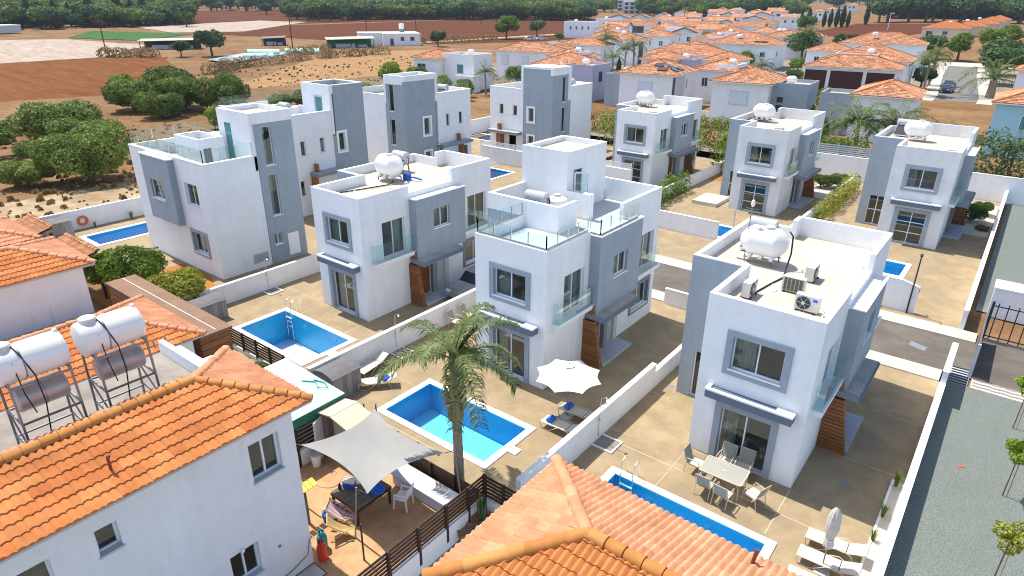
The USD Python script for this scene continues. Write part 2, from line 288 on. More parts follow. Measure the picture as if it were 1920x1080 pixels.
    def sheet(s, poly, z):
        for g_ in getattr(poly, 'geoms', [poly]):
            v, f = trimesh.creation.triangulate_polygon(g_, engine='earcut')
            f = np.asarray(f); a = v[f[:, 1]] - v[f[:, 0]]; b = v[f[:, 2]] - v[f[:, 0]]
            f[(a[:, 0] * b[:, 1] - a[:, 1] * b[:, 0]) < 0] = f[(a[:, 0] * b[:, 1] - a[:, 1] * b[:, 0]) < 0][:, ::-1]
            s.add(np.column_stack([v, np.full(len(v), z)]), f)
        return s
    def get(s): return np.vstack(s.v), np.vstack(s.f)
    def moved(s, loc=(0, 0, 0), rz=0.0, sc=1.0):
        v, f = s.get(); c, sn = math.cos(rz), math.sin(rz)
        return MB().add((v * sc) @ np.array([[c, sn, 0], [-sn, c, 0], [0, 0, 1]]) + np.asarray(loc, float), f)

USED = {}
def _fresh(parent, name):
    k = (parent, name); n = USED.get(k, -1) + 1; USED[k] = n
    return f'{parent}/{name}' if n == 0 else f'{parent}/{name}_{n:03d}'
def _tag(prim, label=None, cat=None, group=None, kind=None):
    for k, v in (('label', label), ('category', cat), ('group', group), ('kind', kind)):
        if v: prim.SetCustomDataByKey(k, v)
def thing(name, label, cat, loc=(0, 0, 0), rz=0.0, group=None, kind=None, scale=None):
    p = _fresh('/World', name); x = UsdGeom.Xform.Define(stage, p)
    x.AddTranslateOp().Set(Gf.Vec3d(*map(float, loc)))
    if rz: x.AddRotateZOp().Set(math.degrees(rz))
    if scale is not None: x.AddScaleOp().Set(Gf.Vec3f(*((scale,) * 3 if np.ndim(scale) == 0 else scale)))
    _tag(x.GetPrim(), label, cat, group, kind); return p
def part(parent, name, mb, mat, smooth=False, label=None, kind=None):
    p = _fresh(parent, name)
    m = usdkit.mesh(stage, p, mb.get() if isinstance(mb, MB) else mb, M[mat] if isinstance(mat, str) else mat, smooth=smooth)
    if label or kind: _tag(m.GetPrim(), label, None, None, kind)
    return p
def solo(name, mb, mat, label=None, cat=None, group=None, kind=None, smooth=False):
    p = _fresh('/World', name)
    m = usdkit.mesh(stage, p, mb.get() if isinstance(mb, MB) else mb, M[mat] if isinstance(mat, str) else mat, smooth=smooth)
    _tag(m.GetPrim(), label, cat, group, kind); return p
def copy(src, name, label, cat, loc, rz=0.0, group=None, scale=None):
    p = thing(name, label, cat, loc, rz, group, None, scale)
    pr = stage.GetPrimAtPath(p); pr.GetReferences().AddInternalReference(src); pr.SetInstanceable(True); return p
def proto(name):
    p = f'/World/Looks/{name}'; stage.CreateClassPrim(p); return p

def hT(x, y): return 0.016 * max(0.0, math.hypot(x, y) - 120.0)

Man = manifold3d.Manifold
def mbox(x0, x1, y0, y1, z0, z1):
    return Man.cube((x1 - x0, y1 - y0, z1 - z0)).translate((x0, y0, z0))
def msum(l):
    out = l[0]
    for q in l[1:]: out = out + q
    return out
# ---------------------------------------------------------------- terrain and fields
def terrain(name, poly, cell, off, mat, label=None, kind='structure', cat=None, wob=0.0):
    """a draped sheet: the polygon cut into a grid and lifted to the ground's height"""
    shapely_poly = poly if not isinstance(poly, (list, tuple)) else Polygon(poly)
    x0, y0, x1, y1 = shapely_poly.bounds
    if wob:
        ring = shapely_poly.segmentize(cell * .5)
        c = np.array(ring.exterior.coords)[:-1]
        nz = meshkit.noise(np.column_stack([c * 0.09, np.zeros(len(c))]), 3) - .5
        nz2 = meshkit.noise(np.column_stack([c * 0.09, np.ones(len(c)) * 9]), 5) - .5
        shapely_poly = Polygon(c + np.column_stack([nz, nz2]) * wob).buffer(0)
    mb = MB(); shapely.prepare(shapely_poly)
    nx, ny = max(1, math.ceil((x1 - x0 + 2 * wob) / cell)), max(1, math.ceil((y1 - y0 + 2 * wob) / cell))
    for i in range(nx):
        for j in range(ny):
            b = sbox(x0 - wob + i * cell, y0 - wob + j * cell, x0 - wob + (i + 1) * cell, y0 - wob + (j + 1) * cell)
            if shapely_poly.contains(b): mb.sheet(b, 0.0)
            elif shapely_poly.intersects(b):
                q = shapely_poly.intersection(b)
                for g_ in getattr(q, 'geoms', [q]):
                    if g_.geom_type == 'Polygon' and g_.area > 1e-3: mb.sheet(g_, 0.0)
    v, f = mb.get(); d = np.hypot(v[:, 0], v[:, 1]); v[:, 2] = 0.016 * np.maximum(0, d - 120) + off
    return solo(name, (v, f), mat, label, cat, None, kind)

def field_mat(name, c1, c2, rows=0.0, ang=0.0, scale=0.12, bump=0.12, streak=4.0):
    """bare soil: broad patches stretched along the furrows, plus fine clods"""
    n = {'g': ('geometry', {}), 'mp': ('mapping', {'rotation': (0, 0, ang), 'scale': (scale, scale * streak, scale)}), 'n': ('noise_texture', {'scale': 1.0, 'detail': 8, 'roughness': 0.68, 'distortion': 0.3}),
         'r': ('rgb_ramp', {'ramp': [(0.3, c1), (0.7, c2)]}), 'p': ('principled_bsdf', {'roughness': 0.95, 'specular_ior_level': 0.1}),
         'n2': ('noise_texture', {'scale': 0.9, 'detail': 6, 'roughness': 0.7}), 'r2': ('rgb_ramp', {'ramp': [(0.35, (0.78,) * 3), (0.65, (1.12,) * 3)]}), 'm': ('mix', {'mix_type': 'multiply', 'fac': 1.0}),
         'b': ('bump', {'strength': 0.7, 'distance': bump})}
    l = [('g.position', 'mp.vector'), ('mp.vector', 'n.vector'), ('n.fac', 'r.fac'), ('g.position', 'n2.vector'), ('n2.fac', 'r2.fac'), ('r.color', 'm.color1'), ('r2.color', 'm.color2'),
         ('n2.fac', 'b.height'), ('b.normal', 'p.normal'), ('m.color', 'p.base_color')]
    return usdkit.material(stage, '/World/Looks/' + name, n, l, surface='p.BSDF')
M['paveseam'] = pm('pale_joint', (0.58, 0.48, 0.36), .9, .06, 2.0)
M['ground'] = field_mat('dry_earth', (0.16, 0.08, 0.034), (0.31, 0.19, 0.095), ang=.3, scale=0.05, streak=2)
M['redsoil'] = field_mat('red_soil', (0.085, 0.024, 0.008), (0.145, 0.048, 0.018), ang=.55, scale=0.06, streak=6)
M['orangesoil'] = field_mat('orange_ploughed_soil', (0.125, 0.04, 0.009), (0.235, 0.09, 0.026), ang=.25, scale=0.09, streak=5)
M['tansoil'] = field_mat('tan_stubble', (0.29, 0.155, 0.068), (0.40, 0.25, 0.12), ang=1.2, scale=0.08, streak=6)
M['whitesoil'] = field_mat('pale_mulched_field', (0.34, 0.24, 0.17), (0.50, 0.43, 0.37), ang=.6, scale=0.12, streak=6)
M['greencrop'] = field_mat('green_crop', (0.035, 0.10, 0.025), (0.07, 0.16, 0.035), ang=.95, scale=0.12, streak=8)
M['drysoil'] = field_mat('dry_trampled_soil', (0.26, 0.17, 0.09), (0.52, 0.41, 0.27), ang=.4, scale=0.12, streak=2)
M['hillgreen'] = field_mat('scrub_hillside', (0.05, 0.085, 0.045), (0.13, 0.15, 0.08), ang=.2, scale=0.01, streak=2)

POOLS = {'a': (-9.14, -3.02, 14.78, 17.90), 'b': (-18.93, -12.78, 14.74, 18.02), 'c': (-30.72, -24.48, 14.98, 18.36), 'd': (-53.0, -49.75, 15.85, 21.6),
         'e': (-21.75, -15.9, 45.75, 48.95), 'f': (-10.2, -3.9, 45.6, 48.78), 'g': (-46.2, -40.45, 47.6, 52.25), 'h': (-57.6, -52.4, 63.0, 66.6)}
pool_holes = unary_union([sbox(x0 + .3, y0 + .3, x1 - .3, y1 - .3) for x0, x1, y0, y1 in POOLS.values()])
ESTATE = sbox(-56.2, 13.7, -0.05, 75.0)

mb = MB()
g0 = sbox(-120, -60, 60, 121).difference(ESTATE); mb.sheet(g0, -0.06)
v, f = mb.get()
rr = [0] + [119.5, 121, 140, 165, 195, 230, 275, 330, 400, 490, 600, 750, 950, 1200, 1600, 2200, 3200, 4800, 6500]
mb2 = MB(); NT = 96
inner = sbox(-120, -60, 60, 121)
disc = Polygon([(150 * math.cos(a), 150 * math.sin(a)) for a in np.linspace(0, 2 * math.pi, NT, endpoint=False)])
mb2.sheet(disc.difference(inner), -0.06)
vv, ff = mb2.get(); vv[:, 2] = 0.016 * np.maximum(0, np.hypot(vv[:, 0], vv[:, 1]) - 120) - 0.06
v[:, 2] = 0.016 * np.maximum(0, np.hypot(v[:, 0], v[:, 1]) - 120) - 0.06
rings = [150, 165, 180, 200, 230, 275, 330, 400, 490, 600, 750, 950, 1200, 1500, 1800]
RV = []
for r_ in rings:
    for a in np.linspace(0, 2 * math.pi, NT, endpoint=False): RV.append([r_ * math.cos(a), r_ * math.sin(a), 0.016 * (r_ - 120) - 0.06])
RF = [[i * NT + j, (i + 1) * NT + j, (i + 1) * NT + (j + 1) % NT, i * NT + (j + 1) % NT] for i in range(len(rings) - 1) for j in range(NT)]
g_all = MB().add(v, f).add(vv, ff).add(RV, RF)
solo('ground', g_all, 'ground', 'dry brown earth spreading to the horizon', kind='structure')
# far hills closing the plain, their own terrain
HV = []; hr = [1500, 1700, 2000, 2400, 2900]; hh = [20, 30, 42, 52, 40]
for k, r_ in enumerate(hr):
    for j in range(NT):
        a = 2 * math.pi * j / NT
        HV.append([r_ * math.cos(a), r_ * math.sin(a), hh[k] * (0.75 + 0.5 * meshkit.noise(np.array([3 * math.cos(a), 3 * math.sin(a), k * .3]), 4)) if k else 21.9])
solo('hills', MB().add(HV, [[i * NT + j, (i + 1) * NT + j, (i + 1) * NT + (j + 1) % NT, i * NT + (j + 1) % NT] for i in range(4) for j in range(NT)]), 'hillgreen', 'low scrubby hills along the horizon', kind='structure', smooth=True)

terrain('red_field', [(-222, 168), (-300, 150), (-330, 190), (-322, 300), (-318, 460), (-240, 420), (-150, 240), (-178, 182)], 12, 0.03, 'redsoil', 'broad red ploughed field behind the white farmhouse', wob=3)
terrain('red_field', [(-345, 205), (-420, 175), (-560, 190), (-560, 420), (-330, 470), (-330, 300)], 20, 0.06, 'redsoil', 'farthest red field in front of the dark woodland', wob=4)
terrain('green_field', [(-292, 101), (-333, 126), (-288, 148), (-262, 114)], 8, 0.11, 'greencrop', 'strip of bright green crop on the plain', wob=1)
terrain('pale_field', [(-300, 60), (-285, 98), (-241, 107), (-205, 79), (-205, 52), (-250, 40)], 8, 0.07, 'whitesoil', 'pale whitish field left of the utility pole', wob=2)
terrain('pale_field', [(-300, 145), (-352, 152), (-384, 240), (-352, 250), (-290, 172)], 10, 0.11, 'whitesoil', 'long pale strip beyond the green crop', wob=2)
terrain('orange_field', [(-214, 48), (-206, 78), (-196, 92), (-165, 78), (-128, 60), (-106, 49), (-104, 40), (-120, 30), (-150, 16), (-200, 20)], 6, 0.05, 'orangesoil', 'orange ploughed field behind the round bushes', wob=1.5)
terrain('tan_field', [(-104, 56), (-130, 76), (-160, 112), (-172, 140), (-160, 170), (-128, 150), (-112, 110), (-86, 74)], 6, 0.05, 'tansoil', 'tan stubble field sloping up to the farm sheds', wob=1.5)
terrain('red_field', [(-96, 330), (-100, 470), (-60, 500), (-48, 400), (-60, 330)], 12, 0.08, 'redsoil', 'small red field between the village and the cream row', wob=2)
terrain('dry_ground', [(-100, -10), (-56.5, -6), (-56.5, 44), (-84, 50), (-104, 38)], 5, -0.02, 'drysoil', 'trampled pale soil round the dark bushes', wob=0)
terrain('farm_track', [(-184, 176), (-189, 180), (-182, 262), (-176, 262)], 8, 0.14, 'drysoil', 'pale track running past the farmhouse', wob=1)

# ---------------------------------------------------------------- the estate's paving, road and kerbs
ROAD = sbox(-36.0, 33.9, 40, 38.2)
pav = sbox(-37.0, 13.7, -0.05, 32.7)
pads = {'paving': (pav.difference(pool_holes), 'paving', 'beige concrete paving round the three near villas and pools'),
        'paving_b': (sbox(-36.0, 39.5, -0.05, 75).difference(pool_holes), 'paving', 'beige concrete paving of the back row of villas'),
        'paving_c': (sbox(-56.2, 13.7, -37.0, 75).difference(pool_holes), 'paving', 'beige concrete paving round the villas with towers')}
for k, (pl, mt, lb) in pads.items():
    solo('paving', MB().sheet(pl, 0.0), mt, lb, kind='structure')
solo('sidewalk', MB().box(-36, -0.35, 32.7, 33.9, -0.05, 0.06), 'paleconc', 'pale concrete pavement on the near side of the lane', kind='structure')
solo('sidewalk', MB().box(-36, 0.6, 38.2, 39.5, -0.05, 0.06), 'paleconc', 'pale concrete pavement on the far side of the lane', kind='structure')
mb = MB().sheet(sbox(-36.0, 33.9, 0.9, 38.2), 0.004).sheet(sbox(0.9, 34.0, 40, 38.9), 0.004)
road = solo('road', mb, 'asphalt', 'weathered asphalt lane between the rows of villas', kind='structure')
part(road, 'patch', MB().prism([(-2.1, 35.9), (-1.35, 35.6), (-1.25, 36.1), (-2.05, 36.45)], 0.006, 0.010), 'midgrey')
jt = MB()
for (xa, xb, ya, yb) in ((-7.39, -7.365, 17.9, 20.87), (-3.5, -3.47, 18.1, 20.8), (-10.3, -0.9, 19.3, 19.33), (-17.9, -17.87, 18.1, 20.5), (-25.7, -25.67, 18.4, 20.1), (-24.3, -14.9, 14.4, 14.43)):
    jt.box(xa, xb, ya, yb, 0.0, 0.004)
for (xa, xb, ya, yb) in ((-10.4, -9.5, 20.0, 20.02), (-10.4, -9.5, 23.5, 23.52), (-10.4, -9.5, 27, 27.02), (-3.2, -.3, 24.0, 24.02), (-3.2, -.3, 28.2, 28.22), (-9.4, -.4, 14.2, 14.22), (-22.0, -19.2, 17.2, 17.22), (-22.0, -18.6, 22.0, 22.02), (-14.0, -10.7, 20.5, 20.52), (-14.0, -10.7, 24.6, 24.62), (-14.0, -10.7, 28.4, 28.42), (-33.6, -30, 20.1, 20.12), (-29.5, -29.48, 18.4, 20.0)):
    jt.box(xa, xb, ya, yb, 0.0, 0.003)
part('/World/paving', 'expansion_joint', jt, 'paveseam')
for (x, y) in ((-2.0, 22.4), (-11.6, 27.5), (-23.6, 24.0), (-1.6, 26.0), (-9.9, 24.5)):
    part('/World/paving', 'drain_cover', MB().box(x - .15, x + .15, y - .12, y + .12, .001, .006), 'midgrey')
for k in range(3):
    part(road, 'manhole_cover', MB().lathe([(0, .0095), (.3, .0095), (.31, .004)], (-8.0 - 9 * k, 36.2, 0), 20), 'midgrey')
solo('gravel_lot', MB().sheet(sbox(-0.05, 0, 40, 33.0), 0.008).sheet(sbox(0.2, 43.0, 40, 75), 0.008), 'gravel', 'grey green gravel lot beside the white boundary wall', kind='structure')
# zigzag paver strip at the lot's edge, each paver a piece
zz = solo('paver_strip', MB().box(0.85, 12, 32.98, 33.98, -0.02, 0.014), 'paleconc', 'strip of pale zigzag pavers at the gravel edge', kind='structure')
for r_ in range(6):
    for i in range(34):
        x = 0.9 + i * 0.3 + 0.0; y = 33.0 + r_ * 0.16
        z_ = 0.03 * (1 if i % 2 else -1)
        part(zz, 'paver', MB().prism([(x, y - z_), (x + .29, y + z_), (x + .29, y + .15 + z_), (x, y + .15 - z_)], 0.0, 0.026), 'paver' if r_ % 2 == 0 else 'paver2')
# front neighbours' yards
PATIO = sbox(-18.6, 7.9, -11.3, 13.0).union(sbox(-14.2, 5.0, -11.3, 8.3))
solo('patio', MB().sheet(PATIO, 0.0), 'stamped', 'tan stamped concrete patio under the shade sail', kind='structure')
solo('yard_paving', MB().sheet(sbox(-37, -20, -0.05, 13.7).difference(PATIO).difference(pav).difference(sbox(-37, 12.2, -33.2, 13.7)), -0.004), 'greyconc', 'grey concrete paths round the tiled houses in front', kind='structure')
solo('soil_bed', MB().sheet(Polygon([(-41.5, 12.0), (-33.2, 12.0), (-33.4, 15.0), (-36.0, 17.2), (-38.6, 18.1), (-42, 18.1)]), 0.02), 'soil', 'bare orange soil below the citrus tree', kind='structure')
solo('soil_bed', MB().sheet(sbox(-25.6, 62.4, -22.8, 74), 0.012), 'soil', 'orange soil strip beside the first back villa', kind='structure')
solo('gravel_bed', MB().sheet(sbox(-2.6, 58.6, -0.4, 69.5), 0.012), 'paleconc', 'white stone bed with shrubs by the far boundary wall', kind='structure')
solo('gravel_bed', MB().sheet(sbox(-14.9, 62.0, -12.2, 69.5), 0.012), 'paleconc', 'white stone bed behind the middle back villa', kind='structure')

# ---------------------------------------------------------------- swimming pools
def pool(key, label, wallm='poolwall', floorm='poolfloor', depth=1.35, water=True, ladder=None, lights=(), skim=None):
    x0, x1, y0, y1 = POOLS[key]; w = 0.3
    t = thing('swimming_pool', label, 'swimming pool', (0, 0, 0))
    out, inn = sbox(x0, y0, x1, y1), sbox(x0 + w, y0 + w, x1 - w, y1 - w)
    part(t, 'coping', MB().prism(out.difference(inn), 0.001, 0.045), 'coping')
    i = (x0 + w, x1 - w, y0 + w, y1 - w)
    b = MB()
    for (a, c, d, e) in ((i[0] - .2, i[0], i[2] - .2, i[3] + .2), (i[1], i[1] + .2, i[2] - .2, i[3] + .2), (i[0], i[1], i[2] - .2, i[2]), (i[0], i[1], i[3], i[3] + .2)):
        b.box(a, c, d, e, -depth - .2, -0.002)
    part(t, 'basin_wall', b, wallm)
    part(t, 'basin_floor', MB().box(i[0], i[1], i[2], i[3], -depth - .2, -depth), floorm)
    if water:
        part(t, 'water', MB().sheet(sbox(i[0] + .001, i[2] + .001, i[1] - .001, i[3] - .001), -0.10), 'water')
    for (lx, ly) in lights:
        part(t, 'pool_light', MB().lathe([(0, .05), (.11, .05), (.13, .0)], (lx, ly, -.42), 14, 'y'), 'coping')
    if skim: part(t, 'skimmer_lid', MB().box(*skim, 0.002, 0.05), 'coping')
    if ladder:
        lx, ly, ax = ladder
        ld = MB()
        for s_ in (-.25, .25):
            pts = [(0.42, .03), (0.42, .45), (.36, .68), (.22, .8), (.05, .72), (-.06, .4), (-.08, -.5), (-.08, -depth + .15)]
            P = [(lx + s_, ly + a, z) if ax == 'y' else (lx + a, ly + s_, z) for a, z in pts]
            ld.tube(P, .018, 8)
        rail = part(t, 'ladder', ld, 'steel', smooth=40)
        for k in range(3):
            z = -.25 - .27 * k
            part(rail, 'rung', MB().box(lx - .25, lx + .25, ly - .12, ly - .04, z, z + .03) if ax == 'y' else MB().box(lx - .12, lx - .04, ly - .25, ly + .25, z, z + .03), 'alu')
    return t
pool('a', 'swimming pool with steel ladder below the nearest villa, partly behind a tiled roof', lights=((-7.4, 17.58), (-5.2, 17.58)), ladder=(-8.35, 17.6, 'y'), skim=(-2.9, -2.5, 16.4, 16.9))
pool('b', 'swimming pool with pale sunlit floor beside the tall palm', lights=((-14.6, 17.7), (-17.4, 17.7)), skim=(-12.78, -12.4, 16.1, 16.5))
pool('c', 'drained swimming pool with white dry floor', 'drywall', 'dryfloor', 1.75, False, ladder=(-30.0, 18.06, 'y'), lights=((-28.6, 18.04), (-26.0, 18.04)), skim=(-24.48, -24.0, 16.4, 16.9))
part('/World/swimming_pool_002', 'skimmer_lid', MB().box(-28.0, -27.5, 14.5, 14.98, .002, .05), 'coping')
pool('d', 'narrow swimming pool in front of the wall with the lifebuoy', depth=1.3)
pool('e', 'swimming pool behind a low wall in front of the middle back villa', ladder=(-21.0, 48.65, 'y'))
pool('f', 'pool corner showing behind the sloping wall with the house number')
pool('g', 'swimming pool behind the near roof tower, below a slatted white wall', depth=1.3)
pool('h', 'farthest swimming pool beside the corner tower villa', depth=1.3)

# ---------------------------------------------------------------- plot walls
def wall(label, boxes, mat='white', name='boundary_wall', steps=()):
    t = thing(name, label, 'wall')
    m = MB()
    for (x0, x1, y0, y1, z1) in boxes: m.box(x0, x1, y0, y1, -.05, z1)
    part(t, 'wall_body', m, mat)
    c = MB()
    for (x0, x1, y0, y1, z1) in boxes: c.box(x0 - .012, x1 + .012, y0 - .012, y1 + .012, z1, z1 + .03)
    part(t, 'coping', c, 'coping')
    return t
wall('long white boundary wall between the villas and the gravel lot', [(-.27, -.05, 8, 30.6, 1.0), (-.27, -.05, 30.6, 33.95, 1.55)])
wall('low white wall with a step between the parasol terrace and the nearest villa', [(-10.66, -10.46, 13.9, 23.9, 1.22), (-10.66, -10.46, 23.9, 32.7, .82)])
w2 = wall('white wall between the drained pool and the palm terrace', [(-22.35, -22.15, 13.9, 25.6, 1.22), (-22.35, -22.15, 25.6, 32.7, .85)])
wall('white wall behind the drained pool, left of its terrace', [(-34.0, -33.8, 13.9, 27.0, 1.15)])
wall('white wall carrying the orange lifebuoy', [(-55.2, -55.0, 13.5, 31, 1.45)])
wall('low white wall end beside the brown lane behind the parasol villa', [(-14.2, -12.3, 32.5, 32.68, .95)])
wall('white wall in front of the middle back pool', [(-24.3, -16.2, 45.2, 45.4, 1.35), (-24.3, -24.1, 45.4, 75, 1.05)])
wall('white wall between the middle and the last back villas', [(-12.15, -11.95, 45.2, 69.0, 1.0)])
wall('far stretch of the white boundary wall beside the last back villa', [(-.27, -.05, 39.5, 71.0, 1.15)])
wall('high white wall behind the back villas', [(-24.0, 0.4, 71, 71.2, 2.3), (0.4, 14, 71.0, 71.2, 2.3)])
wall('white wall with slats between two tower villas', [(-47.0, -28.3, 54.2, 54.4, 1.7)])
wall('white wall by the farthest pool', [(-58.4, -58.2, 60, 70, 1.8), (-58.2, -44.0, 69.8, 70.0, 1.2)])
# raked wall end with the house number
t = thing('number_wall', 'raked white wall with the house number thirty', 'wall')
part(t, 'wall_body', MB().prism([(-9.6, 0), (-2.55, 0), (-2.55, 1.62), (-3.4, 1.85), (-5.9, 1.95), (-9.6, 1.95)], 0, .2, ((0, 40.35, 0), (1, 0, 0), (0, 0, 1), (0, -1, 0))), 'white')
part(t, 'house_number', MB().tm(meshkit.text_mesh('30', .26, .012, True), np.array([[0, 0, 1, -2.551], [1, 0, 0, 40.12], [0, 1, 0, 1.2], [0, 0, 0, 1.0]])), 'darkmetal')
# ---------------------------------------------------------------- villas
class V:
    """a white villa: local frame at its front right ground corner (x right, y back), heights times zs"""
    def __init__(s, label, x, y, zs=1.0, group=None):
        s.zs = zs; s.t = thing('villa', label, 'villa', (x, y, 0), group=group); s.o = (x, y)
    def put(s, name, mb, mat, smooth=False, par=None, label=None):
        v, f = mb.get() if isinstance(mb, MB) else MB().man(mb).get()
        v = v.copy(); v[:, 2] *= s.zs
        return part(par or s.t, name, (v, f), mat, smooth, label)
    def bx(s, name, x0, x1, y0, y1, z0, z1, mat, par=None): return s.put(name, MB().box(x0, x1, y0, y1, z0, z1), mat, par=par)
    # face frames: 'f' wall facing the front (-y) at y=c, 'r' wall facing right (+x) at x=c
    def fb(s, mb, fc, c, u0, u1, d0, d1, z0, z1):
        if fc == 'f': return mb.box(u0, u1, c + d0, c + d1, z0, z1)
        if fc == 'r': return mb.box(c - d1, c - d0, u0, u1, z0, z1)
    def hole(s, fc, c, u0, u1, z0, z1, deep=.5):
        return mbox(u0, u1, c - .3, c + deep, z0, z1) if fc == 'f' else mbox(c - deep, c + .3, u0, u1, z0, z1)
    def window(s, fc, c, u0, u1, z0, z1, n=2, bars=(), d=.13, surround=None, sm='greywall', sill=True, curtain=None, glass='glass', name='window', proud=.05):
        fr = MB(); b = .05
        s.fb(fr, fc, c, u0, u1, d, d + .07, z0, z0 + b); s.fb(fr, fc, c, u0, u1, d, d + .07, z1 - b, z1)
        for k in range(n + 1):
            u = u0 + (u1 - u0 - b) * k / n
            s.fb(fr, fc, c, u, u + b, d + .001, d + .071, z0 + b, z1 - b)
        for zb in bars: s.fb(fr, fc, c, u0 + b, u1 - b, d + .002, d + .072, zb - .025, zb + .025)
        w = s.put(name, fr, 'alu')
        zz = [z0] + list(bars) + [z1]
        for k in range(n):
            ua, ub = u0 + (u1 - u0 - b) * k / n + b, u0 + (u1 - u0 - b) * (k + 1) / n
            for q in range(len(zz) - 1):
                m = MB(); s.fb(m, fc, c, ua, ub, d + .03, d + .036, zz[q] + (.05 if q == 0 else .025), zz[q + 1] - (.05 if q == len(zz) - 2 else .025)); s.put('pane', m, glass, par=w)
        if sill:
            m = MB(); s.fb(m, fc, c, u0 - .04, u1 + .04, -.05 if not surround else -.07, d, z0 - .05, z0 + .005); s.put('sill', m, 'coping', par=w)
        if surround:
            k = surround; m = MB(); e = .0
            zb = z0 if name == 'sliding_door' else z0
            zlo = 0 if name == 'sliding_door' else z0 - k - (.0 if sill else 0)
            s.fb(m, fc, c, u0 - k, u0, -proud, .0 - e, zlo, z1 + k); s.fb(m, fc, c, u1, u1 + k, -proud, -e, zlo, z1 + k); s.fb(m, fc, c, u0, u1, -proud, -e, z1, z1 + k)
            if name != 'sliding_door': s.fb(m, fc, c, u0, u1, -proud, -e, zlo, z0 - .05)
            s.fb(m, fc, c, u0 - .004, u0 + .006, 0, d, z0, z1); s.fb(m, fc, c, u1 - .006, u1 + .004, 0, d, z0, z1); s.fb(m, fc, c, u0, u1, 0, d, z1 - .006, z1 + .004)
            s.put('surround', m, sm, par=w)
        if curtain:
            a0, a1 = u0 + (u1 - u0) * curtain[0], u0 + (u1 - u0) * curtain[1]
            nn = max(6, int((a1 - a0) / .06)); us = np.linspace(a0, a1, nn + 1)
            P = []
            for i, u in enumerate(us):
                dd = d + .22 + (.035 if i % 2 else 0)
                P.append((u, c + dd) if fc == 'f' else (c - dd, u))
            vv = [[x, y, z0 - .1] for x, y in P] + [[x, y, z1 + .05] for x, y in P]
            ff = [[i, i + 1, nn + 2 + i, nn + 1 + i] for i in range(nn)]
            s.put('curtain', MB().add(vv, ff), 'curtain', par=w)
        return w
    def glass_rail(s, pts, z0, z1, posts=True, base=True, par=None, maxlen=1.3, t=.012):
        """glass panels along a polyline with slim steel posts"""
        for (a, b) in zip(pts[:-1], pts[1:]):
            a, b = np.array(a, float), np.array(b, float); L = np.linalg.norm(b - a); n = max(1, int(math.ceil(L / maxlen)))
            for k in range(n):
                p, q = a + (b - a) * (k + .02) / n, a + (b - a) * (k + .98) / n
                m = MB().bar((*p, (z0 + z1) / 2), (*q, (z0 + z1) / 2), t, z1 - z0)
                s.put('glass_panel', m, 'rail_glass', par=par)
            if posts:
                m = MB()
                for k in range(n + (1 if b is not None else 0)):
                    p = a + (b - a) * k / n; m.box(p[0] - .02, p[0] + .02, p[1] - .02, p[1] + .02, z0 - .02, z1 - .05)
                s.put('rail_post', m, 'steel', par=par)
            if base:
                s.put('rail_base', MB().bar((*a, z0 - .03), (*b, z0 - .03), .06, .05), 'galv', par=par)
    def shell(s, name, outer, inner, holes, mat):
        m = msum(outer)
        if inner: m = m - msum(inner)
        if holes: m = m - msum(holes)
        return s.put(name, m, mat)

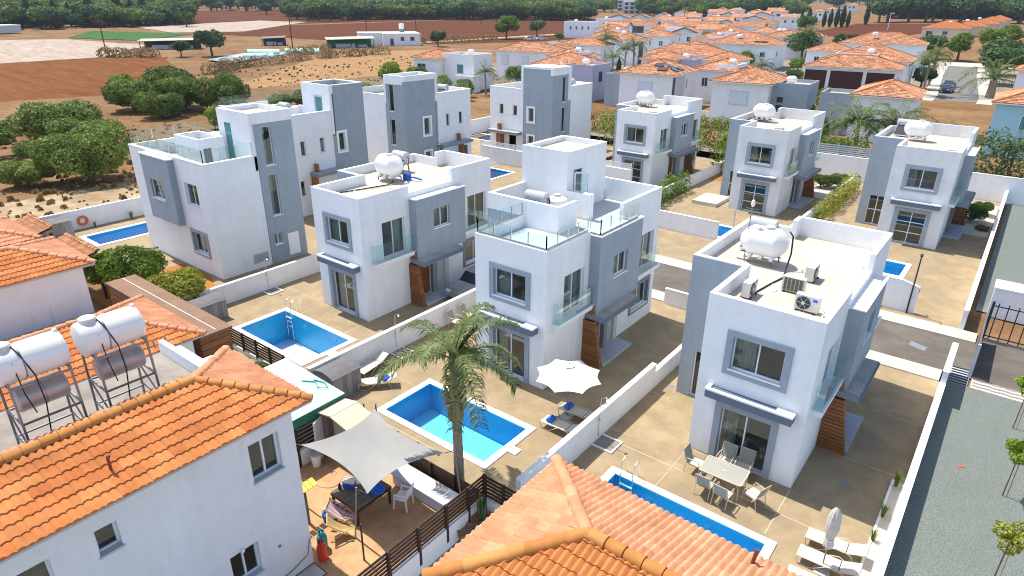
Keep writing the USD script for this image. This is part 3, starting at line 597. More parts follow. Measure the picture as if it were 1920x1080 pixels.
def villa_front(label, x, y, zs=1.0, terrace=False, farfin=False, bars=False, dark=False, group=None):
    """two storeys, recessed grey wing left, grey box with entrance canopy right, balconies and a front canopy"""
    v = V(label, x, y, zs, group)
    gtop = 6.45 if terrace else 5.95
    fin_y = 7.45 if farfin else 3.15
    E = 10.4
    holes = [v.hole('f', 0, -2.85, -1.05, 3.96, 5.26), v.hole('f', 0, -2.88, -1.05, .02, 2.29), v.hole('r', 0, 1.4, 3.05, 3.14, 5.08), v.hole('r', 0, 8.2, 9.9, 3.14, 5.08), v.hole('r', 0, 7.9 if not farfin else 8.6, 9.7, .95, 2.3),
             v.hole('r', 0, 3.75, 4.8, .15, 2.36), v.hole('r', 0, 5.2, 5.9, .15, 2.36)]
    inner = [mbox(-3.75, -.2, .2, 4.4, .02, 2.85), mbox(-3.75, -.2, 4.5, E - .2, .02, 2.85), mbox(-3.75, -.2, .2, 4.4, 3.05, 5.9), mbox(-3.75, -.2, 4.5, E - .2, 3.05, 5.9)]
    rz = 6.1
    if not terrace:
        outer = [mbox(-3.95, 0, 0, E, -.02, 6.66), mbox(-3.95, 0, 6.9, E, 6.0, 6.98), mbox(-6.05, -3.9, 3.42, 9.7, 3.0, 6.6)]
        cut = [mbox(-3.75, -.2, .2, E - .2, rz, 9), mbox(-5.85, -3.7, 3.62, 9.5, rz, 9), mbox(-.3, .3, 3.42, 6.9, 6.28, 9)]
    else:
        outer = [mbox(-3.95, 0, 0, E, -.02, 6.63), mbox(-6.05, -3.9, 3.42, 9.7, 3.0, 6.63), mbox(-6.05, -1.78, 3.40, 9.7, 6.0, 7.4), mbox(-3.4, 0, 6.3, E, 6.0, 7.27)]
        cut = [mbox(-3.75, -.2, .2, 3.40, rz, 9), mbox(-1.78, -.2, .2, E - .2, rz, 9), mbox(-5.85, -1.95, 3.6, 6.3, rz, 9), mbox(-3.4, -.2, 6.48, E - .2, rz, 9), mbox(-.3, .3, 3.42, 6.3, 6.3, 9), mbox(-5.85, -3.1, 6.2, 9.5, rz + .02, 9), mbox(-2.0, -1.7, 5.0, 6.3, rz, 9)]
    body = v.shell('wall', outer, inner + cut, holes, 'white' if not dark else 'white2')
    # grey wing on the left: its front skin and its ground floor
    wing = [mbox(-6.05, -3.95, 3.38, 3.6, -.02, 6.58 if not terrace else 6.6), mbox(-6.05, -3.95, 3.6, 9.7, -.02, 2.999)]
    v.shell('wall', wing, [mbox(-5.85, -4.15, 3.62, 9.5, .02, 2.85)], [v.hole('f', 3.38, -5.45, -4.25, .04, 2.3)], 'greywall')
    # grey box on the upper floor, right
    v.shell('wall', [mbox(.001, .55, 3.42, 7.4, 2.66, gtop)], [mbox(-.2, .35, 3.6, 7.2, 2.9, gtop - .3)], [v.hole('r', .55, 4.75, 6.05, 4.1, 5.2)], 'greywall')
    v.bx('coping', -.0, .58, 3.39, 7.43, gtop, gtop + .05, 'coping')
    # roof finish
    if not terrace:
        r = MB().sheet(unary_union([sbox(-3.75, .2, -.2, E - .2), sbox(-5.85, 3.62, -3.75, 9.5)]), rz + .006); v.put('roof', r, 'roofcream')
    else:
        r = MB().sheet(sbox(-3.75, .2, -.2, 3.4).union(sbox(-1.78, 3.4, -.2, 6.48)).union(sbox(-3.2, 6.48, -.2, E - .2)), rz + .006); v.put('terrace_floor', r, 'terrtile')
        v.put('roof', MB().sheet(sbox(-5.85, 3.6, -1.95, 6.3), rz + .006), 'roofcream')
        gr = MB()
        for q in ((-3.7, -.3, .45, .47), (-3.7, -.3, 1.25, 1.27), (-3.7, -.3, 2.05, 2.07), (-3.7, -.3, 2.85, 2.87)): gr.box(*q, rz + .004, rz + .009)
        for k in range(4): gr.box(-3.2 + .9 * k, -3.18 + .9 * k, .25, 3.35, rz + .004, rz + .0085)
        v.put('tile_joint', gr, 'lightgrey')
    # windows and doors
    bb = (.62 + .25, 1.55) if bars else ()
    v.window('f', 0, -2.85, -1.05, 3.96, 5.26, 2, surround=.24, curtain=(.0, .42) if not bars else (.0, .3))
    v.window('f', 0, -2.88, -1.05, .05, 2.29, 2, bars=(.8, 1.55) if bars else (), d=.16, surround=.24, sill=False, curtain=(.0, .3) if not bars else None, name='sliding_door')
    v.window('f', 3.38, -5.45, -4.25, .05, 2.3, 2, bars=(1.2,) if bars else (), sill=False, name='sliding_door', d=.12)
    v.window('r', 0, 1.4, 3.05, 3.14, 5.08, 2, sill=False, name='balcony_door', d=.14, curtain=(.55, 1.0))
    v.window('r', 0, 8.2, 9.9, 3.14, 5.08, 2, sill=False, name='balcony_door', d=.14, curtain=(0, .35))
    v.window('r', .55, 4.75, 6.05, 4.1, 5.2, 2, curtain=(.3, .7))
    v.window('r', 0, 7.9 if not farfin else 8.6, 9.7, .95, 2.3, 2, surround=.2, sm='midgrey', d=.14)
    # entrance: timber door, pale side panel, grey piers
    d = v.bx('entrance_door', -.14, -.08, 3.75, 4.8, .15, 2.36, 'wood2')
    hd = MB().box(-.08, -.03, 3.9, 3.94, .9, 1.5); v.put('handle', hd, 'steel', par=d)
    for k in range(5): v.put('door_panel', MB().box(-.08, -.068, 3.82, 4.73, .22 + k * .425, .6 + k * .425), 'wood2', par=d)
    v.bx('side_panel', -.12, -.06, 5.2, 5.9, .15, 2.36, 'lightgrey')
    v.bx('pier', .001, .22, 4.82, 5.18, .15, 2.38, 'midgrey'); v.bx('pier', .001, .16, 5.92, 6.25, .15, 2.38, 'lightgrey')
    v.bx('step', .002, 1.09, 3.42, 6.25, .004, .15, 'steptile') if not farfin else v.bx('step', .002, 1.1, 3.5, 7.4, .004, .15, 'steptile')
    # canopies
    c0, c1 = (3.28, 6.65) if not farfin else (3.42, 7.9)
    c = v.bx('entrance_canopy', .001, 1.09, c0, c1, 2.38, 2.655, 'midgrey'); v.put('canopy_top', MB().box(.02, 1.05, c0 + .04, c1 - .04, 2.62, 2.662), 'slabstone', par=c)
    v.bx('soffit_rim', 1.09, 1.12, c0 - .03, c1 + .03, 2.44, 2.60, 'navy')
    cn = v.bx('front_canopy', -3.45, -.35, -.45, -.001, 2.76, 3.06, 'navy')
    m = MB().box(-3.47, -.33, -.47, -.33, 3.06, 3.13).box(-3.47, -3.33, -.33, -.001, 3.06, 3.13).box(-.95, -.33, -.33, -.001, 3.06, 3.13)
    v.put('canopy_rim', m, 'coping', par=cn)
    # slanted timber fin of horizontal boards
    fin = v.put('timber_fin', MB().prism([(.03, .02), (1.0, .02), (.58, 2.36), (.03, 2.36)], 0, .16, ((0, fin_y + .2, 0), (1, 0, 0), (0, 0, 1), (0, -1, 0))), 'darkwood')
    nb = 15
    for k in range(nb):
        za, zb = .01 + k * 2.36 / nb, (k + 1) * 2.36 / nb - .012
        xa, xb = 1.05 - .45 * za / 2.37, 1.05 - .45 * zb / 2.37
        v.put('plank', MB().prism([(.005, za), (xa, za), (xb, zb), (.005, zb)], 0, .24, ((0, fin_y + .24, 0), (1, 0, 0), (0, 0, 1), (0, -1, 0))), 'wood', par=fin)
    v.put('fin_top', MB().prism([(.1, 2.668), (.46, 2.668), (.4, 3.12), (.1, 3.12)], 0, .2, ((0, fin_y + .36 if not farfin else fin_y + .1, 0), (1, 0, 0), (0, 0, 1), (0, -1, 0))), 'wood')
    # balconies
    for (ya, yb) in ((.5, 3.4), (7.42, 10.2)):
        b = v.bx('balcony', .001, .38, ya, yb, 2.93, 3.13, 'white'); v.put('nosing', MB().box(.36, .40, ya - .02, yb + .02, 3.07, 3.145), 'coping', par=b)
        v.glass_rail([(.03, ya + .03), (.35, ya + .03), (.35, yb - .03)], 3.16, 4.12, posts=False, base=False, par=b, maxlen=1.5)
    if not terrace:
        v.bx('parapet_upstand', -.4, -.2, 6.92, 7.1, rz, 6.4, 'coping')
    if terrace:
        v.bx('upstand', -3.55, -1.8, .21, .3, rz, rz + .1, 'terrtile')
        tw = v.shell('tower', [mbox(-6.05, -3.2, 6.2, 9.9, 6.0, 9.3)], [mbox(-5.85, -3.4, 6.4, 9.7, 6.1, 9.0), mbox(-5.8, -3.45, 6.45, 9.65, 9.05, 9.8)], [v.hole('r', -3.2, 6.75, 7.6, 6.2, 8.35)], 'white')
        v.put('roof', MB().sheet(sbox(-5.8, 6.45, -3.45, 9.65), 9.056), 'roofcream')
        v.window('r', -3.2, 6.75, 7.6, 6.2, 8.35, 1, sill=False, name='terrace_door', d=.02)
        v.put('open_door', MB().bar((-3.12, 6.78, 7.2), (-2.62, 7.25, 7.2), .05, 2.0), 'rail_glass')
        fr_ = MB()
        for zq in (6.22, 8.2): fr_.bar((-3.12, 6.78, zq), (-2.62, 7.25, zq), .055, .07)
        for (xq, yq) in ((-3.12, 6.78), (-2.62, 7.25)): fr_.box(xq - .03, xq + .03, yq - .03, yq + .03, 6.2, 8.2)
        v.put('door_frame', fr_, 'alu')
        v.bx('tower_coping', -6.06, -3.19, 6.19, 6.35, 9.3, 9.32, 'coping')
        v.bx('partition', -3.2, -1.8, 6.15, 6.32, rz, 7.4, 'white')
        g = [(-3.85, 3.35), (-3.85, .1), (-.1, .1), (-.1, 3.3)]
        v.glass_rail(g, 6.72, 7.32, maxlen=1.0)
        v.glass_rail([(-.1, 3.5), (.45, 3.5), (.45, 7.0)], 6.58, 7.3, maxlen=.95)
    return v

h1 = villa_front('nearest white villa with dining set and four outdoor units on its roof', -3.49, 20.87, 1.0)
h2 = villa_front('white villa with glass railed roof terrace and stair tower, beside the parasol', -14.3, 20.57, 1.0, terrace=True)
h3 = villa_front('white villa with flat roof facing the drained pool', -25.71, 20.16, 1.035)
h6 = villa_front('first villa of the back row, beside the slatted fence and tower villa', -26.9, 55.3, 1.04, farfin=True, bars=True)
h7 = villa_front('middle villa of the back row with the long hedge on its right', -14.72, 53.9, 1.045, farfin=True, bars=True, dark=True)
h8 = villa_front('last villa of the back row beside the long boundary wall', -3.13, 53.2, 1.045, farfin=True, bars=True, dark=True)

# ---- villas with a grey stair tower
def groove(m, fc, c, u0, u1, zs):
    for z in zs: m = m - (mbox(u0, u1, c - .02, c + .02, z, z + .025) if fc == 'f' else mbox(c - .02, c + .02, u0, u1, z, z + .025))
    return m
def flat_rooms(x0, x1, y0, y1, top, h=(.02, 2.85, 3.05, 5.9)):
    return [mbox(x0 + .2, x1 - .2, y0 + .2, y1 - .2, h[0], h[1]), mbox(x0 + .2, x1 - .2, y0 + .2, y1 - .2, h[2], h[3])]

# first tower villa: the tower stands at its right end
v = V('large white villa with grey stair tower standing left of the drained pool villa', -37.3, 18.3)
m = mbox(-9.6, 0, 0, 6.2, -.02, 7.2) - msum(flat_rooms(-9.6, 0, 0, 3.4, 7.2) + flat_rooms(-9.6, -3.9, 3.3, 6.2, 7.2)) - mbox(-9.4, -3.9, .2, 6.0, 6.3, 9) - mbox(-4.0, -.2, .2, 3.5, 6.3, 9) - mbox(-3.62, .2, 3.48, 6.3, -.1, 9)
m = m - v.hole('f', 0, -2.76, -1.27, 4.42, 5.79) - v.hole('f', 0, -2.92, -1.26, 1.3, 2.6)
m = groove(m, 'f', 0, -9.7, -7.2, (2.4, 3.9, 5.4)); v.put('wall', m, 'white')
v.put('roof', MB().sheet(sbox(-9.4, .2, -3.9, 6.0).union(sbox(-4.0, .2, -.2, 3.45)), 6.306), 'terrtile')
m = mbox(-3.65, .03, 3.5, 6.22, -.02, 9.13) - mbox(-3.4, -.17, 3.7, 6.0, .02, 9.05) - v.hole('r', 0, 4.04, 4.67, 6.5, 8.92) - v.hole('r', 0, 4.03, 4.67, 3.2, 5.9) - v.hole('r', 0, 3.88, 4.46, 1.24, 1.98)
v.put('tower', m, 'greywall')
m = mbox(-3.66, .04, 3.44, 6.26, 9.13, 9.8) - mbox(-3.46, -.16, 3.64, 6.06, 9.5, 10) + mbox(-3.66, -.0, 3.3, 3.5, 6.3, 9.8); v.put('tower_head', m, 'white')
v.put('roof', MB().sheet(sbox(-3.46, 3.64, -.16, 6.06), 9.506), 'roofcream')
v.window('r', .03, 4.04, 4.67, 6.5, 8.92, 1, d=.1, name='tall_window', curtain=(0, .5)); v.window('r', .03, 4.03, 4.67, 3.2, 5.9, 1, d=.1, name='tall_window', curtain=(0, .6)); v.window('r', .03, 3.88, 4.46, 1.24, 1.98, 2, d=.1)
v.bx('service_door', .031, .06, 4.84, 5.67, .25, 1.78, 'coping'); v.bx('vent_panel', .001, .03, 2.18, 3.28, .38, 1.02, 'lightgrey')
vg = MB()
for k in range(6): vg.box(.03, .036, 2.24, 3.22, .46 + .085 * k, .49 + .085 * k)
v.put('vent_slat', vg, 'galv')
v.window('f', 0, -2.76, -1.27, 4.42, 5.79, 2, d=.15, curtain=(.5, 1)); v.window('f', 0, -2.92, -1.26, 1.3, 2.6, 2, d=.15, surround=.2)
m = mbox(-7.2, -3.6, -.42, -.001, 2.87, 7.05) - mbox(-7.0, -3.8, -.2, .1, 3, 6.8) - v.hole('f', -.42, -6.45, -4.8, 4.3, 5.53); v.put('wall', m, 'greywall')
v.bx('coping', -7.24, -3.56, -.46, -.0, 7.05, 7.12, 'coping'); v.window('f', -.42, -6.45, -4.8, 4.3, 5.53, 2, d=.13, curtain=(.2, .5))
m = MB()
for q in ((-9.63, -3.9, -.03, .23), (-9.63, -9.37, .23, 6.23), (-4.0, .03, -.03, .23), (-.23, .03, .23, 3.44), (-9.37, -3.9, 5.97, 6.23)): m.box(*q, 7.2, 7.26)
v.put('coping', m, 'coping')
v.glass_rail([(-.12, 3.3), (-.12, .1), (-9.5, .1), (-9.5, 6.1), (-3.9, 6.1)], 7.3, 8.1, maxlen=1.5, base=False)
m = mbox(-5.6, -2.6, 1.25, 2.95, 6.3, 8.2) - mbox(-5.42, -2.78, 1.43, 2.77, 8.0 - .9, 9); v.put('roof_enclosure', m, 'white')
v.bx('terrace_opening', -3.68, -3.655, 3.85, 4.7, 6.35, 8.6, 'tealwin'); v.bx('stair_opening', -2.6, -2.585, 1.5, 2.0, 6.5, 7.6, 'shadowwin')
v.put('stair_window', MB().box(-2.9, -2.2, 3.285, 3.3, 6.5, 9.0), 'tealwin')

# second tower villa
v = V('white villa with plain grey tower, behind the tower of the large villa', -44.5, 33.0)
m = mbox(-9, 0, -4.5, 0, -.02, 8.0) - msum(flat_rooms(-9, 0, -4.5, 0, 8)) - mbox(-8.8, -.2, -4.3, .3, 6.5, 9) - v.hole('r', 0, -3.17, -2.72, 4.82, 6.0) - v.hole('r', 0, -1.34, -.89, 4.85, 6.03) - v.hole('r', 0, -3.57, -3.15, 1.64, 2.9) - v.hole('r', 0, -2.0, -1.1, .1, 2.3)
m = groove(m, 'r', 0, -4.6, 0, (4.85, 6.1)); v.put('wall', m, 'white')
v.put('roof', MB().sheet(sbox(-8.8, -4.3, -.2, -.02), 6.506), 'terrtile')
m = mbox(-3.6, .03, 0, 3.4, -.02, 9.9) - mbox(-3.4, -.17, .2, 3.2, .02, 9.3) - mbox(-3.42, -.15, .18, 3.22, 9.4, 10) - v.hole('r', 0, .5, 1.15, 4.7, 6.15)
m1 = m - mbox(-4, 1, -.1, .35, 6.0, 10); v.put('tower', m1, 'greywall')
v.put('tower_head', (mbox(-3.62, .04, -.02, .34, 6.1, 9.92) - mbox(-3.0, .2, .2, .4, 6.0, 9.3)) + (mbox(-3.62, .04, -.02, 3.42, 9.9, 9.96) - mbox(-3.42, -.15, .18, 3.22, 9.8, 10)), 'white')
v.put('roof', MB().sheet(sbox(-3.42, .18, -.15, 3.22), 9.406), 'roofcream')
v.put('stair_window', MB().box(-1.8, -1.0, -.05, -.022, 6.9, 8.95), 'tealwin'); v.put('surround', MB().box(-2.0, -1.85, -.06, -.021, 6.8, 9.1).box(-1.85, -.9, -.06, -.021, 8.97, 9.1), 'lightgrey')
for (a, b, c, d) in ((-3.17, -2.72, 4.82, 6.0), (-1.34, -.89, 4.85, 6.03), (-3.57, -3.15, 1.64, 2.9)): v.window('r', 0, a, b, c, d, 1, d=.1)
v.window('r', .03, .5, 1.15, 4.7, 6.15, 1, d=.12, surround=.2, sm='coping')
c = v.bx('entrance_canopy', 0, 1.1, -2.6, .35, 3.2, 3.45, 'midgrey'); v.put('canopy_top', MB().box(.03, 1.06, -2.56, .31, 3.4, 3.46), 'slabstone', par=c)
v.bx('timber_fin', 0, .7, -2.55, -2.35, 0, 3.2, 'wood'); v.bx('fin_top', .1, .45, -2.2, -2.0, 3.46, 4.1, 'wood'); v.bx('entrance_door', -.1, -.05, -2.0, -1.1, .1, 2.3, 'wood2')
v.put('wall', mbox(-6.6, -3.65, -2.2, -.5, 6.5, 8.0) - mbox(-6.4, -3.8, -2.0, -.7, 7.2, 9), 'white')
v.put('coping', MB().box(-9.03, .03, -4.53, -4.27, 8.0, 8.05).box(-.23, .03, -4.27, -.0, 8.0, 8.05), 'coping')
v.glass_rail([(-9, -4.4), (-9, 3.2), (-3.7, 3.2)], 7.9, 8.7, base=False, posts=False)
v.put('wall', mbox(-9, -3.6, .02, 3.4, -.02, 7.3) - mbox(-8.8, -3.8, .2, 3.2, 6.5, 9), 'white')

# third tower villa
v = V('white villa with grey tower and slit windows, third along the back', -46.3, 42.7)
m = (mbox(-9.5, -2.7, 0, 9.2, -.02, 7.9) + mbox(-9.5, 0, 4.3, 9.2, -.02, 7.9)) - msum(flat_rooms(-9.5, 0, 4.6, 9.2, 8) + flat_rooms(-9.5, -2.7, 0, 4.6, 8)) - mbox(-9.3, -2.9, .2, 9.0, 7.2, 9) - mbox(-3, -.2, 4.5, 9.0, 7.2, 9)
for (a, b) in ((5.5, 6.0), (7.4, 7.9)): m = m - v.hole('r', 0, a, b, 4.6, 5.8)
m = m - v.hole('r', 0, 7.5, 8.6, .1, 2.3); m = groove(m, 'r', 0, 4.3, 9.3, (4.55, 5.85)); v.put('wall', m, 'white')
v.put('roof', MB().sheet(sbox(-9.3, .2, -2.9, 9.0).union(sbox(-3, 4.5, -.2, 9)), 7.206), 'roofcream')
m = mbox(-2.69, .03, 0, 4.0, -.02, 9.75) - mbox(-2.5, -.17, .2, 3.8, .02, 9.2) - v.hole('f', 0, -2.2, -1.5, 6.5, 8.95) - v.hole('f', 0, -2.2, -1.5, 3.3, 5.75) - v.hole('r', 0, 2.35, 3.2, 4.15, 5.75) - v.hole('r', 0, 2.35, 3.2, 1.2, 2.5)
m = m - mbox(-3, .2, -.2, 5, 9.3, 10); v.put('tower', m, 'greywall')
m = (mbox(-2.72, .035, -.03, 4.32, 9.3, 9.8) - mbox(-2.5, -.17, .2, 4.1, 9.5, 10)) + mbox(-2.72, -.2, -.03, .1, 9.0, 9.4) + mbox(-2.72, -2.5, -.03, .1, 7.2, 9.4) + mbox(-.6, .035, 4.0, 4.32, 7.2, 9.4); v.put('tower_head', m, 'white')
v.put('roof', MB().sheet(sbox(-2.5, .2, -.17, 4.1), 9.506), 'roofcream')
v.window('f', 0, -2.2, -1.5, 6.5, 8.95, 1, d=.1, name='tall_window'); v.window('f', 0, -2.2, -1.5, 3.3, 5.75, 1, d=.1, name='tall_window')
v.window('r', .03, 2.35, 3.2, 4.15, 5.75, 1, d=.14, surround=.2, sm='coping'); v.window('r', .03, 2.35, 3.2, 1.2, 2.5, 1, d=.14, surround=.2, sm='coping')
for (a, b) in ((5.5, 6.0), (7.4, 7.9)): v.window('r', 0, a, b, 4.6, 5.8, 1, d=.1)
c = v.bx('entrance_canopy', 0, 1.0, 4.0, 8.4, 2.75, 3.0, 'midgrey'); v.put('canopy_top', MB().box(.03, .96, 4.05, 8.35, 2.95, 3.01), 'slabstone', par=c)
v.bx('timber_fin', 0, .6, 7.2, 7.4, 0, 2.75, 'wood'); v.bx('fin_top', .1, .45, 6.9, 7.15, 3.01, 3.7, 'wood'); v.bx('entrance_door', -.1, -.05, 7.5, 8.6, .1, 2.3, 'wood2'); v.bx('pier', 0, .2, 4.4, 4.8, 0, 2.75, 'midgrey')
v.put('coping', MB().box(-9.53, -2.72, -.03, .23, 7.9, 7.95).box(-.23, .03, 4.33, 9.23, 7.9, 7.95).box(-9.53, -.23, 8.97, 9.23, 7.9, 7.95), 'coping')
v.glass_rail([(-2.9, .1), (-9.4, .1), (-9.4, 9.1), (-.1, 9.1)], 7.97, 8.7, base=False, posts=False)

# fourth tower villa
v = V('corner villa with broad grey tower next to the tiled village houses', -41.8, 60.3)
m = (mbox(-8.9, -4.0, 0, 8.5, -.02, 7.15) + mbox(-4.1, 0, 3.6, 8.2, -.02, 7.45)) - msum(flat_rooms(-8.9, -4, 0, 8.5, 7)) - mbox(-8.7, -4.1, .2, 8.3, 6.3, 9) - mbox(-4.2, -.2, 3.8, 8.0, 6.8, 9)
for (a, b) in ((-7.5, -6.9), (-5.5, -4.9)): m = m - v.hole('f', 0, a, b, 4.15, 5.3)
m = m - v.hole('f', 0, -8.0, -7.2, .3, 2.0); m = groove(m, 'f', 0, -9, -4, (4.1, 5.35)); v.put('wall', m, 'white')
v.put('roof', MB().sheet(sbox(-8.7, .2, -4.1, 8.3).union(sbox(-4.2, 3.8, -.2, 8.0)), 6.306), 'roofcream')
m = mbox(-3.99, .03, 0, 3.6, -.02, 9.6) - mbox(-3.8, -.17, .2, 3.4, .02, 9.3) - v.hole('f', 0, -3.3, -2.5, 3.7, 5.2) - v.hole('f', 0, -3.3, -2.5, 1.2, 2.1) - v.hole('r', 0, 1.9, 2.6, 5.9, 8.6) - v.hole('r', 0, 1.9, 2.6, 2.6, 5.3) - mbox(-4, .2, -.1, 4, 9.42, 10)
v.put('tower', m, 'greywall')
m = mbox(-4.2, .04, -.03, 3.62, 9.42, 9.65) + mbox(-.3, .045, -.035, 3.0, 8.85, 9.65) + mbox(-4.3, -3.99, -.04, .3, 0, 9.65) + mbox(-.05, .05, 3.0, 3.62, 6, 9.65); v.put('tower_head', m, 'white')
v.window('f', 0, -3.3, -2.5, 3.7, 5.2, 1, d=.14, surround=.2, sm='coping'); v.window('f', 0, -3.3, -2.5, 1.2, 2.1, 1, d=.14, surround=.2, sm='coping')
v.window('r', .03, 1.9, 2.6, 5.9, 8.6, 1, d=.1, name='tall_window'); v.window('r', .03, 1.9, 2.6, 2.6, 5.3, 1, d=.1, name='tall_window')
for (a, b) in ((-7.5, -6.9), (-5.5, -4.9)): v.window('f', 0, a, b, 4.15, 5.3, 1, d=.1)
c = v.bx('entrance_canopy', -8.6, -4.1, -1.0, 0, 2.1, 2.4, 'midgrey'); v.put('canopy_top', MB().box(-8.56, -4.14, -.96, -.02, 2.35, 2.41), 'slabstone', par=c)
v.bx('timber_fin', -7.2, -6.8, -.7, 0, 0, 2.1, 'wood'); v.bx('fin_top', -7.4, -7.0, -.5, -.2, 2.41, 3.1, 'wood'); v.bx('entrance_door', -6.0, -5.0, .0, .05, .1, 2.0, 'wood2')
v.put('coping', MB().box(-8.93, -4.3, -.03, .23, 7.15, 7.2).box(-.23, .03, 3.62, 8.23, 7.45, 7.5).box(-8.93, -8.67, .23, 8.5, 7.15, 7.2).box(-4, -.2, 7.97, 8.23, 7.45, 7.5), 'coping')
v.glass_rail([(-8.8, .5), (-8.8, 8.3), (-4.3, 8.3)], 7.2, 8.1, base=False, posts=False)
# ---------------------------------------------------------------- tiled houses in front
ROLL_P, COURSE = 0.166, 0.335
def roof_plane(parent, O, U, S, W, L, ulo, uhi, mat, budget, deck='brownpanel', tw=2, skip=None):
    """clay tiles on one roof plane, one mesh per tile. O eave corner, U along the eave, S up the slope; ulo(v), uhi(v) bound the plane"""
    O, U, S = (np.asarray(q, float) for q in (O, U, S)); N = np.cross(U, S); N /= np.linalg.norm(N)
    if N[2] < 0: N = -N
    w = ROLL_P * tw; rows = int(math.ceil(L / COURSE)); rest = MB()
    seg = 4 * tw
    cu = np.linspace(0, w, seg + 1); prof = 0.05 * (0.5 - 0.5 * np.cos(2 * np.pi * cu / ROLL_P)) ** 0.75
    for r in range(rows):
        v0, v1 = r * COURSE - 0.05, min((r + 1) * COURSE + 0.01, L + .02)
        vm = r * COURSE + .1
        lo, hi = ulo(max(v0, 0)), uhi(max(v0, 0))
        n0, n1 = int(math.floor(lo / w)), int(math.ceil(hi / w))
        for k in range(n0, n1):
            u = k * w + cu
            ub, ut = np.clip(u, ulo(max(v0, 0)), uhi(max(v0, 0))), np.clip(u, ulo(v1), uhi(v1))
            if ub[-1] - ub[0] < 0.03 or (skip and skip(k * w + w / 2, vm)): continue
            jz = rng.normal(0, .004); sk = rng.normal(0, .006)
            P = [O + a * U + (v0 + sk + .004 * i_) * S + (h + .050 + jz) * N for i_, (a, h) in enumerate(zip(ub, prof))] + [O + a * U + v1 * S + (h + .012) * N for a, h in zip(ut, prof)] + [O + a * U + v0 * S + (.012) * N for a, h in zip(ub, prof)]
            m = seg + 1; F = []
            for i in range(seg):
                F += [[i, i + 1, m + i + 1], [i, m + i + 1, m + i], [2 * m + i, 2 * m + i + 1, i + 1], [2 * m + i, i + 1, i]]
            if np.dot(np.cross(P[1] - P[0], P[m] - P[0]), N) < 0: F = [f[::-1] for f in F]
            if budget[0] > 0:
                budget[0] -= 1; part(parent, 'roof_tile', (np.array(P), np.array(F)), mat, smooth=50)
            else: rest.add(P, F)
    if rest.n: part(parent, 'roof_tiles_beyond', rest, mat, smooth=50, kind='stuff')
    # boarding under the tiles
    vs = np.linspace(0, L, 2)
    C = [O + ulo(0) * U, O + uhi(0) * U, O + uhi(L) * U + L * S, O + ulo(L) * U + L * S]
    V = [c - .02 * N for c in C] + [c - .07 * N for c in C]
    part(parent, 'roof_deck', MB().add(V, MB.BF), deck)
def ridge_caps(parent, A, B, mat='ridge', r=.125, step=.36, lift=.03):
    A, B = np.asarray(A, float), np.asarray(B, float); d = B - A; L = np.linalg.norm(d); d /= L
    side = np.cross(d, [0, 0, 1.0]); side /= np.linalg.norm(side); up = np.cross(side, d)
    n = max(1, int(round(L / step)))
    for k in range(n):
        a, b = A + d * (L * k / n - .03) + rng.normal(0, .006, 3), A + d * (L * (k + 1) / n + .02)
        V = []
        for (p, rr, l) in ((a, r * 1.12, lift + .012), (b, r * .95, lift - .008)):
            for t in np.linspace(-.15, np.pi + .15, 9): V.append(p + rr * (math.cos(t) * side + .8 * math.sin(t) * up) + l * up)
        V.append(a + lift * up * 0); F = []
        for i in range(8): F += [[i, i + 1, 9 + i + 1], [i, 9 + i + 1, 9 + i], [18, i + 1, i]]
        part(parent, 'ridge_tile', (np.array(V), np.array(F)), mat, smooth=60)
def norm(a): a = np.asarray(a, float); return a / np.linalg.norm(a)
def face_window(t, X, y0, y1, z0, z1, n=2, glass='glass', curtain=None, d=.16):
    """window in a wall that faces +x at x=X"""
    fr = MB(); b = .055
    fr.box(X - d - .07, X - d, y0, y1, z0, z0 + b).box(X - d - .07, X - d, y0, y1, z1 - b, z1)
    for k in range(n + 1):
        y = y0 + (y1 - y0 - b) * k / n; fr.box(X - d - .072, X - d + .002, y, y + b, z0 + b, z1 - b)
    w = part(t, 'window', fr, 'alu')
    for k in range(n):
        ya, yb = y0 + (y1 - y0 - b) * k / n + b, y0 + (y1 - y0 - b) * (k + 1) / n
        part(w, 'pane', MB().box(X - d - .04, X - d - .034, ya, yb, z0 + b, z1 - b), glass)
    part(w, 'sill', MB().box(X - d, X + .04, y0 - .03, y1 + .03, z0 - .05, z0 + .006), 'lightgrey')
    if curtain: part(w, 'blind', MB().box(X - d - .16, X - d - .14, y0, y1, z0, z1), curtain)

# ---- the near left house with the tank terrace
t = thing('tiled_house', 'near white house with orange tiled roof carrying two big white tanks', 'house')
WX, EX, EZ, RX, RZ, YE, YJ = -14.11, -13.72, 5.93, -15.95, 6.66, 8.55, 6.5
holes = [mbox(WX - .5, WX + .2, *q) for q in ((6.72, 7.62, 4.0, 5.22), (2.93, 3.42, 4.42, 5.14), (5.66, 6.5, 1.05, 2.12), (4.3, 4.95, 1.2, 1.95), (1.35, 2.05, 4.1, 5.1))]
m = mbox(-18.2, WX, -5, 8.1, -.05, 5.92) - mbox(-18.0, WX - .22, -4.8, 7.9, 0, 2.85) - mbox(-18.0, WX - .22, -4.8, 7.9, 3.05, 5.8) + mbox(-20.3, -18.2, -5, 8.1, -.05, 5.55) - mbox(-20.5, -16.5, -5.2, 7.6, 5.55, 7) - msum(holes)
part(t, 'wall', MB().man(m), 'white')
part(t, 'eave_board', MB().box(EX - .05, EX, -5, YE, EZ - .10, EZ - .02).box(-18.0, EX - .05, YE - .05, YE, EZ - .10, EZ - .02).box(WX, EX - .05, -5, YE - .05, EZ - .07, EZ - .04), 'lightgrey')
bud = [296]
S1 = norm((RX - EX, 0, RZ - EZ)); L1 = math.hypot(RX - EX, RZ - EZ)
slope = (RX - EX)  # negative
